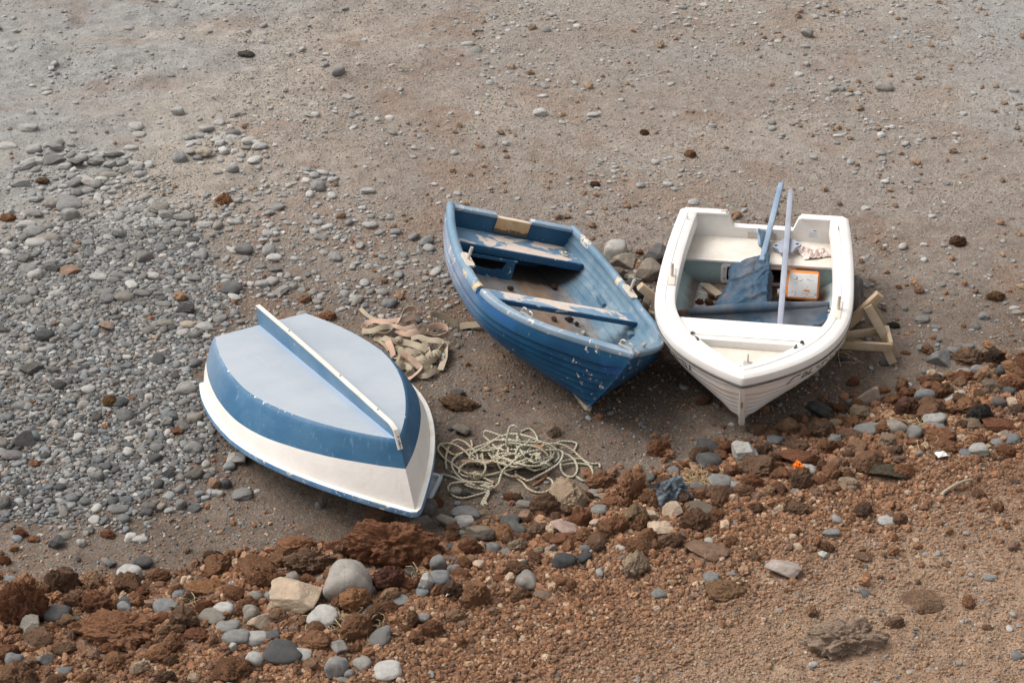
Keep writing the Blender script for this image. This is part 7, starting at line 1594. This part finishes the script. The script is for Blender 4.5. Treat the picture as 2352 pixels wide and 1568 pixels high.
def tuft(u, v, n, spread, hgt, label, seed, up=0.25, name='dry_grass_tuft'):
    p = ground_at(u, v); g = np.random.default_rng(seed); m = MB()
    for _ in range(n):
        a = g.uniform(0, 6.28); L = spread * g.uniform(.4, 1.1); c = np.array([g.normal(0, spread * (.35 if n > 20 else .10)), g.normal(0, spread * (.25 if n > 20 else .08)), .01]); e = c + np.array([math.cos(a) * L, math.sin(a) * L * .7, g.uniform(0, up) * L + .02]); mid = (c + e) / 2 + np.array([g.normal(0, .2 * L), g.normal(0, .2 * L), hgt * g.uniform(.3, 1)])
        m.tube(catmull([c, mid, e], 4), .0019, 4, caps=False)
    o = m.solo(name, DG, Matrix.Translation(p), label, 'dry grass'); return o
tuft(1608, 1108, 46, .16, .05, 'dry grass tuft on brown lava beside the dark plastic film', 1)
tuft(775, 1440, 46, .15, .04, 'dry grass tuft below the large pale oval cobble', 2)
tuft(840, 1452, 22, .16, .04, 'sparse dry stalks on the cinders below the rough orange lava ball', 3)
tuft(958, 1325, 12, .12, .06, 'few dry stalks beside the whitish eroded stone', 4)
tuft(2105, 985, 16, .16, .06, 'dry stalks beside the upright grey stone with a black spot', 5)
tuft(2130, 1035, 14, .14, .05, 'dry stalks among red lava in the right hand rubble', 6)
tuft(440, 1390, 9, .12, .05, 'few dry stalks among the red lava at the lower left', 7)
tuft(105, 1425, 10, .08, .07, 'few dry stalks beside the round blue grey cobble', 8)
def twig(seed=3):
    base = at_z(*Z4(250, 1080), .16); g = np.random.default_rng(seed); m = MB(); tip = at_z(*Z4(245, 1430), .02); P = catmull([base + Vector((.06, .05, .0)), base, (base + tip) / 2 + Vector((-.02, 0, .01)), tip], 6); m.tube(P, .0034, 5)
    for i in range(15):
        b = Vector(P[int(g.integers(2, len(P) - 1))]) if i > 5 else base + Vector((.0, .01 * i, .0)); L = g.uniform(.07, .26); a = g.uniform(-.9, .5); e = b + Vector((math.cos(a) * L * (1 if g.random() < .8 else -1), math.sin(a) * L * .6, g.uniform(-.03, .03))); m.tube(catmull([b, (b + e) / 2 + Vector((0, 0, .015)), e], 4), .0022, 4)
        for q in range(3): s_ = b.lerp(e, .35 + .22 * q); m.tube([s_, s_ + Vector((g.uniform(-.03, .05), g.uniform(-.04, .03), g.uniform(-.02, .02)))], .0014, 4)
    m.solo('dry_branch', plain('dry_twig', (.36, .265, .16), .9, .3), Matrix.Identity(4), 'dry twiggy branch caught under the right side of the white boat', 'branch')
twig()
def stick2():
    a, b = ground_at(2170, 1128, .02), ground_at(2234, 1100, .03); MB().tube(catmull([ground_at(2163, 1138, .015), a, a.lerp(b, .5) + Vector((0, 0, .02)), b], 5), [.012, .014, .014, .013, .013, .013, .012, .012, .011, .011, .010, .010, .010, .009, .009, .008], 6).solo('stick', paint('bleached_stick', (.30, .24, .18), (.38, .31, .24), None), Matrix.Identity(4), 'forked bleached stick on the cinders at the far right', 'stick')
stick2()
